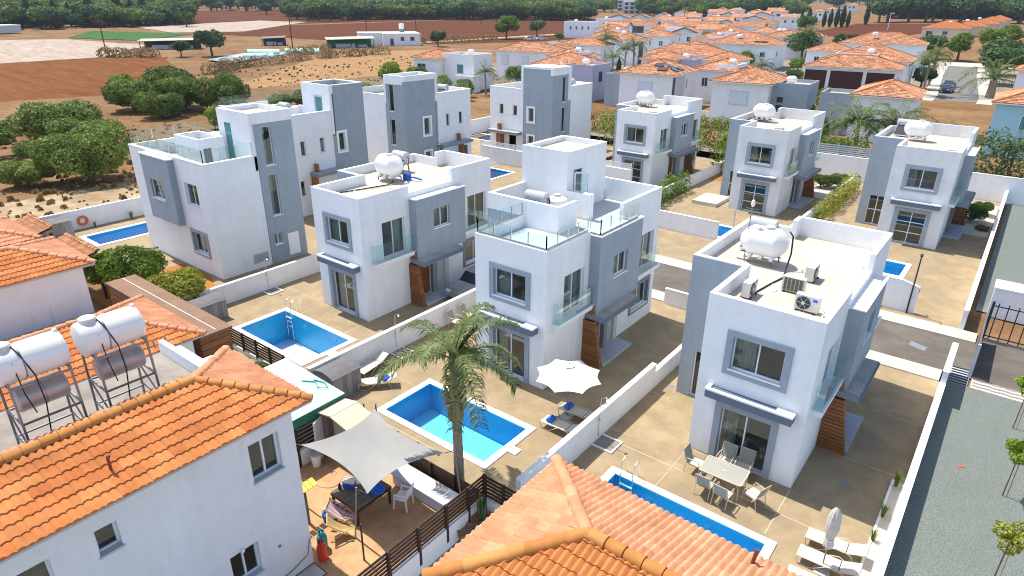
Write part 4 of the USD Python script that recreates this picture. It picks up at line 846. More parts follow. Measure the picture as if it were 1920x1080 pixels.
roof_plane(t, (EX, YE, EZ), (0, -1, 0), S1, 9.6, L1, lambda v: v / L1 * (YE - YJ), lambda v: 9.6, 'tile', bud)
S2 = norm((0, YJ - YE, RZ - EZ)); L2 = math.hypot(YJ - YE, RZ - EZ)
roof_plane(t, (EX, YE, EZ), (-1, 0, 0), S2, 4.46, L2, lambda v: v / L2 * 2.23, lambda v: 4.46 - v / L2 * 2.23, 'tile_peach', bud)
S3 = norm((RX + 16.55, 0, .2)); L3 = math.hypot(.6, .2)
roof_plane(t, (-16.55, -1.05, RZ - .2), (0, 1, 0), S3, 7.6, L3, lambda v: 0, lambda v: 7.5 + .3 * v, 'tile_peach', bud)
ridge_caps(t, (RX, -1.0, RZ), (RX, YJ, RZ), r=.15); ridge_caps(t, (EX - .02, YE, EZ), (RX, YJ, RZ)); ridge_caps(t, (-18.15, YE, EZ), (RX, YJ, RZ), 'tile_peach')
part(t, 'roof_deck', MB().prism([(-16.55, 6.42), (RX, 6.62), (-16.0, 5.6), (-16.55, 5.6)], -1.0, 6.5, ((0, 0, 0), (1, 0, 0), (0, 0, 1), (0, 1, 0))), 'brownpanel')
part(t, 'terrace_floor', MB().sheet(sbox(-20.28, -4.8, -16.5, 7.6), 5.556), 'greyconc')
part(t, 'parapet', MB().box(-20.3, -16.4, 7.45, 7.62, 5.55, 5.98), 'white')
for (q, n, c) in (((6.72, 7.62, 4.0, 5.22), 2, None), ((2.93, 3.42, 4.42, 5.14), 1, 'oldwood'), ((5.66, 6.5, 1.05, 2.12), 2, None), ((4.3, 4.95, 1.2, 1.95), 1, None), ((1.35, 2.05, 4.1, 5.1), 1, 'oldwood')):
    face_window(t, WX, *q, n=n, curtain=c)
part(t, 'vent_pipe', MB().tube([(-14.45, 3.7, 6.1), (-14.45, 3.7, 6.55), (-14.45, 3.72, 6.6)], .035, 8).cyl((-14.45, 3.72, 6.56), (-14.45, 3.72, 6.62), .045), 'rust')
part(t, 'wall_lamp', MB().lathe([(0, -.07), (.05, -.05), (.07, 0), (.05, .05), (0, .07)], (WX + .08, 6.0, 2.2), 10), 'coping')
part(t, 'wall_cap', MB().cyl((WX, 7.1, 1.45), (WX + .02, 7.1, 1.45), .05, 10), 'galv')
part(t, 'cable', MB().tube([(WX + .03, 8.05, 1.0), (WX + .06, 7.9, .5), (WX + .05, 7.4, .32), (WX + .04, 6.6, .2)], .012, 5), 'black')

# ---- water tanks on steel stands
def roof_tank_pair(y0, y1, label, motor):
    s = thing('tank_stand', 'galvanised angle stand under the ' + label, 'stand')
    X = -17.72
    for (xx, yy) in ((X - .5, y0 + .2), (X - .5, y1 - .15), (X + .5, y0 + .2), (X + .5, y1 - .15)):
        part(s, 'leg', MB().bar((xx + (.12 if xx > X else -.12), yy, 5.556), (xx, yy, 7.78), .05, .05), 'galv')
    for z in (7.6, 6.62, 5.85):
        for xx in (X - .5, X + .5): part(s, 'rail', MB().bar((xx, y0 + .2, z), (xx, y1 - .15, z), .045, .045), 'galv')
        for yy in (y0 + .2, y1 - .15): part(s, 'rail', MB().bar((X - .52, yy, z + .03), (X + .52, yy, z + .03), .045, .045), 'galv')
    part(s, 'brace', MB().bar((X + .52, y0 + .2, 5.9), (X - .5, y0 + .2, 6.6), .04, .03), 'galv'); part(s, 'brace', MB().bar((X + .55, y1 - .15, 5.9), (X - .5, y1 - .15, 6.6), .04, .03), 'galv')
    k = thing('water_tank', 'big white plastic water tank, ' + label, 'water tank')
    L = y1 - y0
    prof = [(0, 0), (.25, .01), (.4, .05), (.455, .12), (.462, .3), (.462, L - .3), (.455, L - .12), (.4, L - .05), (.25, L - .01), (0, L)]
    part(k, 'tank_body', MB().lathe(prof, (X, y0, 8.03), 28, 'y'), 'tank', smooth=35)
    part(k, 'lid', MB().lathe([(0, .06), (.19, .06), (.21, .03), (.21, -.08), (.1, -.1)], (X, y0 + .38, 8.52), 18), 'acbody', smooth=30)
    part(k, 'strap', MB().lathe([(.466, 0), (.466, .03)], (X, y0 + .62, 8.03), 28, 'y'), 'galv'); part(k, 'outlet', MB().cyl((X, y1 - .12, 8.46), (X, y1 - .12, 8.55), .05), 'coping')
    b = thing('solar_boiler', 'dull metal boiler hung under the ' + label, 'boiler')
    part(b, 'boiler_body', MB().lathe([(0, 0), (.3, .02), (.34, .06), (.34, 1.1), (.3, 1.14), (0, 1.16)], (X - .1, y0 + .3, 7.02), 24, 'y'), 'boiler', smooth=35)
    part(b, 'seam', MB().lathe([(.345, 0), (.345, .02)], (X - .1, y0 + .9, 7.02), 24, 'y'), 'galv')
    part(b, 'hose', MB().tube([(X + .1, y0 + .55, 8.5), (X + .35, y0 + .6, 8.4), (X + .55, y0 + .75, 7.8), (X + .5, y0 + .8, 7.0), (X + .5, y0 + .7, 6.1), (X + .45, y0 + .9, 5.7)], .018, 6), 'black')
    part(b, 'hose', MB().tube([(X + .1, y0 + .45, 8.53), (X + .42, y0 + .42, 8.2), (X + .5, y0 + .45, 7.4), (X + .3, y0 + .6, 6.7)], .014, 6), 'black')
    for q in range(2): solo('timber_plank', MB().bar((X - .1, y0 + .6 + .75 * q, 5.585), (X + .75, y0 + .35 + .75 * q, 5.585), .1, .05), 'palewood', f'pale plank {["left", "right"][q]} of two under the {label}', 'plank')
    p = thing('water_pump', f'{motor} below the {label}', 'pump', (X + .75, y0 + (.15 if 'box' in motor else 1.05), 5.556))
    if 'box' in motor: part(p, 'casing', MB().box(-.2, .2, -.2, .25, 0, .26), 'blueplastic'); part(p, 'lid', MB().box(-.21, .21, -.21, .26, .26, .29), 'darkmetal')
    else:
        part(p, 'motor', MB().lathe([(0, -.16), (.1, -.14), (.11, 0), (.1, .12), (0, .14)], (0, 0, .13), 12, 'y'), 'blueplastic', smooth=40); part(p, 'foot', MB().box(-.12, .12, -.12, .12, 0, .03), 'darkmetal')
roof_tank_pair(2.72, 4.36, 'front tank cut by the picture edge', 'dark blue pump box')
roof_tank_pair(4.6, 6.2, 'rear tank near the roof hip', 'small blue pump')
t2 = thing('roof_pipework', 'tangle of pipes and cables on the tank terrace floor', 'pipes')
for k in range(7):
    P = [(-18.0 + rng.uniform(0, .3), 2.2 + .7 * k + rng.uniform(-.2, .2), 5.58)]
    for q in range(4): P.append((P[-1][0] + rng.uniform(.0, .35), P[-1][1] + rng.uniform(-.3, .5), 5.57 + rng.uniform(0, .14)))
    part(t2, 'pipe', MB().tube(P, .016, 5), ('galv', 'black', 'coping')[k % 3])

# ---- lower and farther tiled houses on the left
def hip_house(label, ex, ez, yend, ystart, half, rise, wallx, mats, wall_h0=-.05, end_tiles=True, bud=None, backside=False, ridge_mat='tile_peach'):
    """hip roofed house whose ridge runs along y: eave at x=ex (facing +x), far end at y=yend"""
    t = thing('tiled_house', label, 'house'); rx, rz, yj = ex - half, ez + rise, yend - half * .95
    part(t, 'wall', MB().box(ex - 2 * half + .4, wallx, ystart, yend - .4, wall_h0, ez - .02), 'white')
    part(t, 'eave_board', MB().box(ex - .05, ex, ystart, yend, ez - .1, ez - .02).box(ex - 2 * half, ex - .05, yend - .05, yend, ez - .1, ez - .02).box(wallx, ex - .05, ystart, yend - .05, ez - .07, ez - .04), 'lightgrey')
    b = bud or [290]
    S = norm((-half, 0, rise)); L = math.hypot(half, rise); W = yend - ystart
    roof_plane(t, (ex, yend, ez), (0, -1, 0), S, W, L, lambda v: v / L * half * .95, lambda v: W, mats[0], b)
    S = norm((0, -half * .95, rise)); L2_ = math.hypot(half * .95, rise)
    roof_plane(t, (ex, yend, ez), (-1, 0, 0), S, 2 * half, L2_, lambda v: v / L2_ * half, lambda v: 2 * half - v / L2_ * half, mats[1], b)
    part(t, 'roof_deck', MB().add([(rx, ystart, rz), (rx, yj, rz), (ex - 2 * half, yend, ez), (ex - 2 * half, ystart, ez)], [[0, 1, 2, 3]]), 'tile_old')
    ridge_caps(t, (rx, ystart, rz), (rx, yj, rz), ridge_mat); ridge_caps(t, (ex, yend, ez), (rx, yj, rz), 'tile_peach'); ridge_caps(t, (ex - 2 * half, yend, ez), (rx, yj, rz), ridge_mat)
    return t
t = hip_house('single storey tiled house just behind the two white tanks', -24.45, 3.5, 10.8, 3.0, 2.85, .98, -24.8, ('tile', 'tile_peach'))
ld = MB()
for yy in (8.9, 9.35): ld.bar((-24.35, yy, .8), (-24.72, yy, 3.9), .05, .03)
for k in range(6): ld.bar((-24.39 - .05 * k, 8.9, 1.1 + .5 * k), (-24.39 - .05 * k, 9.35, 1.1 + .5 * k), .03, .03)
solo('ladder', ld, 'galv', 'metal ladder leaning on the white wall behind the tanks', 'ladder')
t = hip_house('two storey tiled house with closed shutters on its blank wall', -30.0, 5.72, 9.3, 1.5, 2.35, .72, -30.35, ('tile', 'tile_peach'))
part(t, 'shutter', MB().box(-30.35, -30.33, 6.65, 7.3, 2.9, 4.2), 'white'); part(t, 'shutter', MB().box(-30.35, -30.33, 7.36, 8.0, 2.9, 4.2), 'white')
t = hip_house('farthest tiled house at the left edge beside the dry ground', -35.3, 5.72, 9.0, 4.0, 2.35, .72, -35.65, ('tile_peach', 'tile_peach'))
def pergola(label, x0, x1, y0, y1, z0, z1):
    t = thing('pergola', label, 'pergola')
    for (xx, yy) in ((x0 + .2, y0 + .1), (x1 - .2, y0 + .1), (x0 + .2, y1 - .1), (x1 - .2, y1 - .1)): part(t, 'post', MB().box(xx - .07, xx + .07, yy - .07, yy + .07, 0, z0 - .05), 'darkwood')
    part(t, 'beam', MB().box(x0, x1, y0 + .02, y0 + .14, z0 - .2, z0 - .06), 'darkwood')
    L = math.hypot(y1 - y0, z1 - z0)
    roof_plane(t, (x1, y0, z0), (-1, 0, 0), norm((0, y1 - y0, z1 - z0)), x1 - x0, L, lambda v: 0, lambda v: x1 - x0, 'tile_old', [200], deck='darkwood')
    ridge_caps(t, (x1, y1, z1), (x0, y1, z1), 'tile_old')
pergola('small lean-to of old mottled tiles in front of the orange soil', -44.2, -39.7, 11.2, 12.6, 2.65, 3.0)
pergola('farther lean-to of old mottled tiles near the grey storage shed', -50.4, -46.4, 11.3, 12.6, 2.65, 3.0)
t = thing('flat_roofed_shed', 'brown flat roofed timber shed behind the tiled house', 'shed')
part(t, 'roof', MB().box(-34.5, -25.2, 10.9, 12.35, 2.92, 3.02), 'brownroof'); part(t, 'trim', MB().bar((-34.4, 11.7, 3.03), (-25.4, 11.7, 3.03), .03, .02), 'coping')
for k in range(9):
    part(t, 'plank', MB().box(-25.42, -25.36, 10.95, 12.3, .1 + k * .31, .38 + k * .31), 'wood')
    part(t, 'plank', MB().box(-34.3, -25.43, 10.94, 11.0, .1 + k * .31, .38 + k * .31), 'wood')

# ---- the tiled roof at the bottom of the picture
t = thing('tiled_house', 'house with mossy hip ridge tiles at the bottom edge, overlapping the nearest pool', 'house')
cx, cy, cz, hs, ap = -7.4, 11.38, 5.2, 2.37, 6.0
part(t, 'wall', MB().box(-7.05, 4, 7.05, 11.0, -.05, 5.16), 'white')
part(t, 'gutter', MB().box(cx - .1, cx - .01, cy - 2 * hs, cy, cz - .12, cz - .02), 'coping'); part(t, 'eave_board', MB().box(cx, 4, cy - .05, cy, cz - .1, cz - .02).box(cx - .0, 4, cy - .35, cy - .05, cz - .08, cz - .05), 'lightgrey')
Lc = math.hypot(hs, ap - cz); b = [294]
roof_plane(t, (cx, cy, cz), (0, -1, 0), norm((hs, 0, ap - cz)), 2 * hs, Lc, lambda v: v / Lc * hs, lambda v: 2 * hs - v / Lc * hs, 'tile_peach', b)
roof_plane(t, (cx, cy, cz), (1, 0, 0), norm((0, -hs, ap - cz)), 8.2, Lc, lambda v: v / Lc * hs, lambda v: 8.2, 'tile_peach', b)
roof_plane(t, (cx, cy - 2 * hs, cz), (1, 0, 0), norm((0, hs, ap - cz)), 8.2, Lc, lambda v: v / Lc * hs, lambda v: 8.2, 'tile', b)
A = (cx + hs, cy - hs, ap)
ridge_caps(t, (cx, cy, cz), A, 'tile_peach', .15, .42); ridge_caps(t, (cx, cy - 2 * hs, cz), A, 'ridge', .15, .42); ridge_caps(t, (.8, cy - hs, ap), A, 'ridge', .15, .42)
part(t, 'mortar', MB().lathe([(.2, -.03), (.17, .07), (.08, .13), (0, .15)], A, 12), 'ridge')
part(t, 'vent_pipe', MB().cyl((-2.25, 11.0, 5.2), (-2.2, 11.05, 5.75), .04, 8), 'rust')

# ---------------------------------------------------------------- fences, sheds and boxes of the front yards
def slat_fence(label, A, B, z0, z1, n, posts, wallh=None, mat='darkwood', post_from=None, wallw=.18, sw=.028, fill=.62):
    A, B = np.array(A, float), np.array(B, float); d = norm(B - A); nrm = np.array([-d[1], d[0]])
    t = thing('slat_fence', label, 'fence')
    if wallh: part(t, 'base_wall', MB().bar((*A, wallh / 2), (*B, wallh / 2), wallw, wallh), 'white')
    h = (z1 - z0) / n
    for k in range(n):
        z = z0 + h * (k + .5)
        part(t, 'slat', MB().bar((*A, z), (*B, z), sw, h * fill), mat)
    L = np.linalg.norm(B - A)
    for q in posts:
        p = A + (B - A) * q - nrm * .06
        part(t, 'post', MB().box(p[0] - .045, p[0] + .045, p[1] - .045, p[1] + .045, z0 - .1 if post_from is None else post_from, z1 + .04), mat)
    return t
slat_fence('long dark slatted fence on a white wall along the sail patio', (-11.28, 5.0), (-11.28, 12.9), .85, 1.75, 6, (.02, .17, .32, .47, .62, .77, .9, 1.0), .85, post_from=.3)
slat_fence('short dark slatted fence return beside the prickly pot plant', (-11.2, 12.95), (-9.6, 12.95), .85, 1.75, 6, (.02, .5, .98), .85, post_from=.3)
slat_fence('dark brown slatted screen between the patio and the palm pool', (-17.2, 12.98), (-11.5, 12.98), .0, .95, 7, (0, .2, .4, .6, .8, 1.0), fill=.93)
slat_fence('brown lattice fence between the drained pool and the tiled roof', (-30.0, 14.0), (-24.2, 14.0), .25, 1.15, 6, (0, .2, .4, .6, .8, 1.0), .25)
slat_fence('dark slatted fence under the mint green roof', (-18.35, 10.2), (-18.35, 12.9), .7, 1.9, 7, (0, .5, 1.0), .7)
slat_fence('dark brown boundary fence beside the brown timber shed', (-25.3, 12.5), (-20.6, 13.4), .3, 1.3, 6, (0, .3, .6, 1.0))
slat_fence('dark railing at the left edge by the dry ground', (-55.5, 9.0), (-52.5, 13.0), .3, 1.4, 6, (0, .5, 1.0), mat='darkmetal')
t = thing('lean_to_roof', 'mint green sheet roof beside the near tiled roof', 'roof')
mn = MB(); N_ = 14
for k in range(N_):
    x0 = -22.05 + 3.85 * k / N_
    part(t, 'roof_sheet', MB().obox((x0 + .1375, 11.6, 2.23 - .012 * (k - 7)), (.1385, 0, -.0017 * 3.5), (0, 1.2, 0), (0, 0, .012)), 'mint')
part(t, 'post', MB().box(-18.35, -18.25, 10.5, 10.6, 0, 2.1), 'darkwood'); part(t, 'post', MB().box(-21.9, -21.8, 12.6, 12.7, 0, 2.2), 'darkwood'); part(t, 'post', MB().box(-21.9, -21.8, 10.5, 10.6, 0, 2.2), 'darkwood'); part(t, 'post', MB().box(-18.35, -18.25, 12.6, 12.7, 0, 2.1), 'darkwood')
part(t, 'green_net', MB().box(-18.25, -18.22, 10.45, 12.75, 1.75, 2.12), 'greennet')
solo('hose', MB().tube([(-20.1, 12.2, 2.27), (-19.6, 12.5, 2.27), (-19.2, 12.3, 2.26), (-18.9, 12.55, 2.26), (-19.3, 12.7, 2.26), (-19.8, 12.55, 2.27)], .022, 6), 'teal', 'green hose lying on the mint green roof', 'hose')
def store_box(label, x0, x1, y0, y1, h, boards='greywood', roof='boxroof', along='x', curve=.16):
    t = thing('storage_box', label, 'storage box'); nb = 6
    def side(ax, c, a, b):
        for k in range(nb):
            p, q = a + (b - a) * k / nb + .004, a + (b - a) * (k + 1) / nb - .004
            part(t, 'board', MB().box(c - .02, c + .02, p, q, 0, h) if ax == 'x' else MB().box(p, q, c - .02, c + .02, 0, h), boards)
    side('x', x1 - .02, y0, y1); side('y', y0 + .02, x0 + .04, x1 - .04); side('x', x0 + .02, y0, y1); side('y', y1 - .02, x0 + .04, x1 - .04)
    P = [(u, h + curve * math.sin(math.pi * u) ** .8) for u in np.linspace(0, 1, 9)]
    top = [(-.04, h - .02)] + P + [(1.04, h - .02)]
    if along == 'y':
        pl = [(x0 + (x1 - x0) * a, z) for a, z in top]; part(t, 'lid', MB().prism(pl, y0 - .05, y1 + .05, ((0, 0, 0), (1, 0, 0), (0, 0, 1), (0, 1, 0))), roof)
        part(t, 'lid_seam', MB().box((x0 + x1) / 2 - .015, (x0 + x1) / 2 + .015, y0 - .05, y1 + .05, h + curve - .01, h + curve + .008), boards)
    else:
        pl = [(y0 + (y1 - y0) * a, z) for a, z in top]; part(t, 'lid', MB().prism(pl, x0 - .05, x1 + .05, ((0, 0, 0), (0, 1, 0), (0, 0, 1), (1, 0, 0))), roof)
    return t
store_box('grey plastic pool store with arched lid at the palm terrace corner', -22.05, -20.75, 14.05, 15.55, 1.15, along='y')
store_box('grey plastic pool store with arched lid by the drained pool', -33.5, -32.2, 14.1, 15.7, 1.1, along='y')
store_box('weathered grey pool store beside the orange lifebuoy', -54.9, -53.3, 14.2, 15.75, 1.3, along='y', curve=.05)
t = thing('garden_shed', 'beige plastic shed with its door open beside the shade sail', 'shed')
part(t, 'wall', MB().box(-18.2, -18.15, 11.65, 12.65, 0, 1.85).box(-18.15, -16.75, 12.6, 12.65, 0, 1.85).box(-16.8, -16.75, 11.65, 12.6, 0, 1.85).box(-17.5, -16.8, 11.65, 11.7, 0, 1.85), 'greywood')
part(t, 'door', MB().bar((-18.18, 11.62, .9), (-17.95, 11.1, .9), .04, 1.75), 'alu')
for s_, lb in ((-1, 'a'), (1, 'b')):
    part(t, 'roof_panel', MB().prism([(0, 0), (.98 * s_, -.2), (.98 * s_, -.24), (0, -.05)], 11.5, 12.75, ((-17.47, 0, 2.12), (1, 0, 0), (0, 0, 1), (0, 1, 0))), 'shedroof')
part(t, 'roof_seam', MB().box(-17.52, -17.42, 11.5, 12.75, 2.105, 2.13), 'coping')
# ---------------------------------------------------------------- roof equipment
def make_tank(root):
    prof = [(0, 0), (.2, .0), (.42, .16), (.6, .38), (.62, .5), (.615, .95), (.62, 1.4), (.6, 1.52), (.42, 1.74), (.2, 1.9), (0, 1.9)]
    part(root, 'tank_body', MB().lathe(prof, (-.95, 0, .92), 20, 'x'), 'tank', smooth=35)
    part(root, 'lid', MB().lathe([(0, .07), (.2, .07), (.22, .03), (.22, -.06), (.1, -.1)], (.15, 0, 1.53), 16), 'acbody', smooth=30)
    for x in (-.45, 0, .45): part(root, 'saddle', MB().box(x - .07, x + .07, -.4, .4, .24, .42), 'tank')
    for (x, y) in ((-.6, -.35), (.6, -.35), (-.6, .35), (.6, .35)): part(root, 'leg', MB().box(x - .025, x + .025, y - .025, y + .025, 0, .26), 'galv')
    part(root, 'rail', MB().box(-.66, .66, -.38, -.33, .2, .25), 'galv'); part(root, 'rail', MB().box(-.66, .66, .33, .38, .2, .25), 'galv')
def make_boiler(root):
    part(root, 'boiler_body', MB().lathe([(0, 0), (.26, .01), (.29, .05), (.29, 1.15), (.26, 1.19), (0, 1.2)], (-.6, 0, .95), 20, 'x'), 'lightgrey', smooth=35)
    for x in (-.4, .4):
        part(root, 'leg', MB().bar((x, -.35, 0), (x, 0, .7), .035, .035), 'galv'); part(root, 'leg', MB().bar((x, .35, 0), (x, 0, .7), .035, .035), 'galv')
    part(root, 'pipe', MB().tube([(.6, 0, .95), (.72, 0, .9), (.74, -.05, .5), (.7, -.1, .02)], .025, 6), 'black')
    p = part(root, 'solar_collector', MB().obox((0, -.75, .42), (.5, 0, 0), (0, .55, .32), (0, -.02, .03)), 'solar'); part(p, 'collector_rim', MB().bar((-.52, -1.3, .12), (.52, -1.3, .12), .05, .06), 'alu')
def make_ac(root):
    part(root, 'casing', MB().box(-.4, .4, -.14, .15, .06, .62), 'acbody')
    part(root, 'coil', MB().box(-.37, .33, .15, .165, .09, .59), 'coil')
    for k in range(5):
        for q in range(3): part(root, 'coil_guard', MB().box(-.36 + .14 * k, -.345 + .14 * k, .165, .175, .1 + .16 * q, .24 + .16 * q), 'acbody')
    g_ = part(root, 'fan_grille', MB().lathe([(0, .0), (.235, .0), (.24, .02), (.2, .03), (0, .015)], (-.11, -.17, .34), 24, 'y'), 'darkmetal', smooth=30)
    part(g_, 'hub', MB().lathe([(0, -.012), (.06, -.01), (.06, .01)], (-.11, -.172, .34), 12, 'y'), 'acbody')
    for k in range(6):
        a = k * math.pi / 3; part(g_, 'fan_blade', MB().bar((-.11 + .06 * math.cos(a), -.174, .34 + .06 * math.sin(a)), (-.11 + .21 * math.cos(a), -.174, .34 + .21 * math.sin(a)), .015, .012, (0, 1, 0)), 'lightgrey')
    part(root, 'badge', MB().box(.2, .34, -.146, -.14, .46, .55), 'bluecloth')
    for x in (-.3, .3): part(root, 'foot', MB().box(x - .04, x + .04, -.2, .2, 0, .06), 'darkmetal')
    part(root, 'pipe', MB().tube([(.4, .05, .25), (.5, .08, .2), (.55, .15, .08), (.5, .4, .02), (.62, .5, .02), (.66, .42, .22), (.66, .42, .3)], .018, 6), 'coping')
for nm, fn in (('tank_class', make_tank), ('boiler_class', make_boiler), ('ac_class', make_ac)):
    fn(proto(nm) or f'/World/Looks/{nm}')
PT, PB, PA = ('/World/Looks/' + n for n in ('tank_class', 'boiler_class', 'ac_class'))
RZ1 = 6.106
for (lb, x, y, z, rz) in (('on the nearest villa roof, with the mast beside it', -7.45, 26.5, RZ1, .03), ('on the flat roof above the drained pool', -29.1, 25.3, RZ1 * 1.035, .02),
                          ('on the first villa of the back row', -31.7, 62.4, RZ1 * 1.04, 0), ('on the middle villa of the back row', -19.1, 60.9, RZ1 * 1.045, 0), ('on the last back villa', -6.75, 59.6, RZ1 * 1.045, 0)):
    copy(PT, 'roof_water_tank', 'white barrel shaped water tank ' + lb, 'water tank', (x, y, z), rz)
for (lb, x, y, z, rz) in (('behind the water tank of the nearest villa', -8.2, 28.6, RZ1, 0), ('on the flat roof above the drained pool', -30.35, 27.4, RZ1 * 1.035, 0), ('on the first villa of the back row', -32.5, 64.0, RZ1 * 1.04, 0),
                          ('on the middle villa of the back row', -19.6, 62.3, RZ1 * 1.045, 0), ('behind the tank of the last back villa', -8.0, 61.9, RZ1 * 1.045, 0), ('in the roof enclosure of the terrace villa', -18.3, 25.3, 6.3, .1),
                          ('on the large tower villa roof', -41.6, 21.8, 6.9, 0), ('beside the second tower', -49.3, 32.0, 7.1, 0), ('beside the third tower', -47.4, 49.0, 7.3, 0), ('on the corner tower villa', -43.0, 65.5, 6.9, 0)):
    copy(PB, 'solar_boiler', 'grey cylindrical solar boiler ' + lb, 'boiler', (x, y, z), rz)
for (lb, x, y, rz) in (('nearest the left parapet of the nearest villa', -6.64, 22.75, math.pi / 2), ('farthest back on the nearest villa roof', -5.25, 25.8, math.pi / 2), ('middle one showing its brown back coil', -5.45, 24.1, math.pi), ('front one showing its round fan', -4.57, 22.7, -.05)):
    copy(PA, 'air_conditioner', 'roof air conditioner unit, ' + lb, 'air conditioner', (x, y, RZ1), rz)
t = thing('plastic_cistern', 'upright white cistern with grey lid in the roof enclosure of the terrace villa', 'water tank', (-17.5, 25.9, RZ1))
part(t, 'tank_body', MB().lathe([(0, 0), (.52, 0), (.53, .1), (.53, .95), (.5, 1.05), (.25, 1.2), (0, 1.22)], (0, 0, 0), 24), 'tank', smooth=35); part(t, 'lid', MB().lathe([(0, 1.3), (.2, 1.29), (.22, 1.2), (.1, 1.15)], (0, 0, 0), 16), 'lightgrey')
t = thing('antenna_mast', 'thin steel mast with small weather vane beside the nearest roof tank', 'antenna', (-8.1, 26.25, RZ1))
part(t, 'pole', MB().cyl((0, 0, 0), (0, 0, 2.4), .022, 8), 'galv'); part(t, 'foot', MB().bar((-.3, 0, .03), (.3, 0, .03), .05, .05), 'galv').__len__()
part(t, 'head', MB().lathe([(0, .25), (.06, .2), (.09, .05), (.05, -.05), (0, -.06)], (.02, 0, 2.4), 12), 'coping'); part(t, 'arm', MB().bar((-.25, 0, 2.25), (.25, 0, 2.25), .025, .025), 'galv'); part(t, 'bracket', MB().bar((0, 0, .5), (.55, .1, .45), .03, .03), 'galv')
solo('hose', MB().tube([(-6.55, 26.6, 7.6), (-6.35, 26.4, 7.5), (-6.28, 26.3, 6.8), (-6.3, 26.0, 6.2), (-6.15, 25.3, 6.14), (-6.35, 24.3, 6.13), (-6.5, 23.2, 6.14)], .035, 7), 'black', 'black hose curving from the tank to an outdoor unit on the nearest roof', 'hose', smooth=True)
solo('hose', MB().tube([(-28.3, 24.9, 6.5), (-28.2, 24.4, 6.38), (-28.6, 23.0, 6.37), (-29.0, 21.6, 6.37), (-29.2, 20.9, 6.37), (-29.0, 20.7, 6.5)], .035, 7), 'black', 'black hose running along the flat roof above the drained pool', 'hose', smooth=True)
solo('hose', MB().tube([(-20.1, 60.6, 6.6), (-20.3, 60.0, 6.42), (-20.2, 59.0, 6.42), (-20.6, 58.2, 6.42)], .04, 6), 'black', 'short black hose on the middle back villa roof', 'hose', smooth=True)
t = thing('pump_set', 'blue pump and rubble at the foot of the roof tank above the drained pool', 'pump', (-28.3, 26.0, 6.33)); part(t, 'motor', MB().box(-.25, .15, -.15, .15, 0, .4), 'blueplastic'); part(t, 'pipe', MB().tube([(.15, 0, .2), (.5, .1, .2), (.9, .3, .1)], .05, 7), 'bluecloth')
for (lb, x, y) in (('on the right of the flat roof above the drained pool', -26.9, 24.5), ('at the front of the flat roof above the drained pool', -27.6, 21.4)):
    solo('vent_hook', MB().tube([(x - .9, y - .5, 6.34), (x, y, 6.35), (x, y, 6.7), (x + .1, y, 6.78), (x + .2, y - .02, 6.7)], .03, 7), 'coping', 'white bent cable conduit ' + lb, 'pipe')
for (lb, x, y, z) in (('on the nearest roof by the front edge', -3.9, 22.0, RZ1), ('on the nearest roof by the right edge', -3.75, 27.2, RZ1)):
    solo('vent_hook', MB().tube([(x, y, z), (x, y, z + .28), (x + .06, y, z + .33), (x + .12, y, z + .28)], .03, 7), 'coping', 'small white conduit hook ' + lb, 'pipe')
for i, (x, y) in enumerate(((-16.6, 57.6), (-15.4, 58.4), (-5.2, 56.2), (-4.0, 56.5), (-29.0, 58.8))):
    lb = ('left one on the middle back villa roof', 'right one on the middle back villa roof', 'left one on the last back villa roof', 'right one on the last back villa roof', 'single one on the first back villa roof')[i]
    m = MB().box(-.35, .35, -.05, .05, 0, .12).box(-.35, .35, .2, .3, 0, .12)
    solo('pipe_stub', m.box(-.3, .3, -.05, .3, .12, .14).moved((x, y, RZ1 * 1.045)), 'paleconc', 'low concrete unit stand, ' + lb, 'stand')

# ---------------------------------------------------------------- furniture
def make_lounger(root):
    """length along x, head to +x"""
    P = lambda s: [(-.85, s, .30), (.35, s, .33), (.88, s, .55)]
    for s in (-.27, .27): part(root, 'side_rail', MB().tube(P(s), .018, 7), 'frame', smooth=True)
    part(root, 'seat_sling', MB().obox((-.25, 0, .318), (.6, 0, .015), (0, .255, 0), (0, 0, .006)), 'sling'); part(root, 'back_sling', MB().obox((.62, 0, .447), (.265, 0, .11), (0, .255, 0), (-.002, 0, .006)), 'sling')
    part(root, 'cross_bar', MB().cyl((-.85, -.27, .3), (-.85, .27, .3), .018, 7), 'frame'); part(root, 'cross_bar', MB().cyl((.35, -.27, .33), (.35, .27, .33), .02, 7), 'darkmetal')
    for s in (-.28, .28):
        part(root, 'leg', MB().tube([(-.84, s, .3), (-.8, s, .05), (-.72, s, .02), (-.45, s, .02), (-.3, s, .1), (.0, s * 1.05, .34), (.25, s * 1.05, .42), (.5, s * 1.05, .3), (.6, s, .02)], .016, 7), 'frame', smooth=True)
def make_chair(root):
    """faces -y"""
    part(root, 'seat_sling', MB().box(-.24, .24, -.24, .22, .42, .435), 'sling'); part(root, 'back_sling', MB().obox((0, .31, .70), (.23, 0, 0), (0, .09, .27), (0, .006, -.002)), 'slinggrey')
    for s in (-.26, .26):
        part(root, 'frame', MB().tube([(s, .40, .97), (s, .25, .45), (s, -.24, .42), (s, -.28, .2), (s, -.3, .0)], .016, 7), 'frame', smooth=True)
        part(root, 'leg', MB().tube([(s, .24, .45), (s, .34, .0)], .016, 7), 'frame'); part(root, 'armrest', MB().tube([(s, .29, .64), (s * 1.05, .1, .66), (s * 1.05, -.2, .65), (s, -.26, .43)], .018, 7), 'frame', smooth=True)
    part(root, 'cross_bar', MB().cyl((-.26, .40, .97), (.26, .40, .97), .016, 7), 'frame')
make_lounger(proto('lounger_class') or '/World/Looks/lounger_class'); make_chair(proto('chair_class') or '/World/Looks/chair_class')
PLG, PCH = '/World/Looks/lounger_class', '/World/Looks/chair_class'
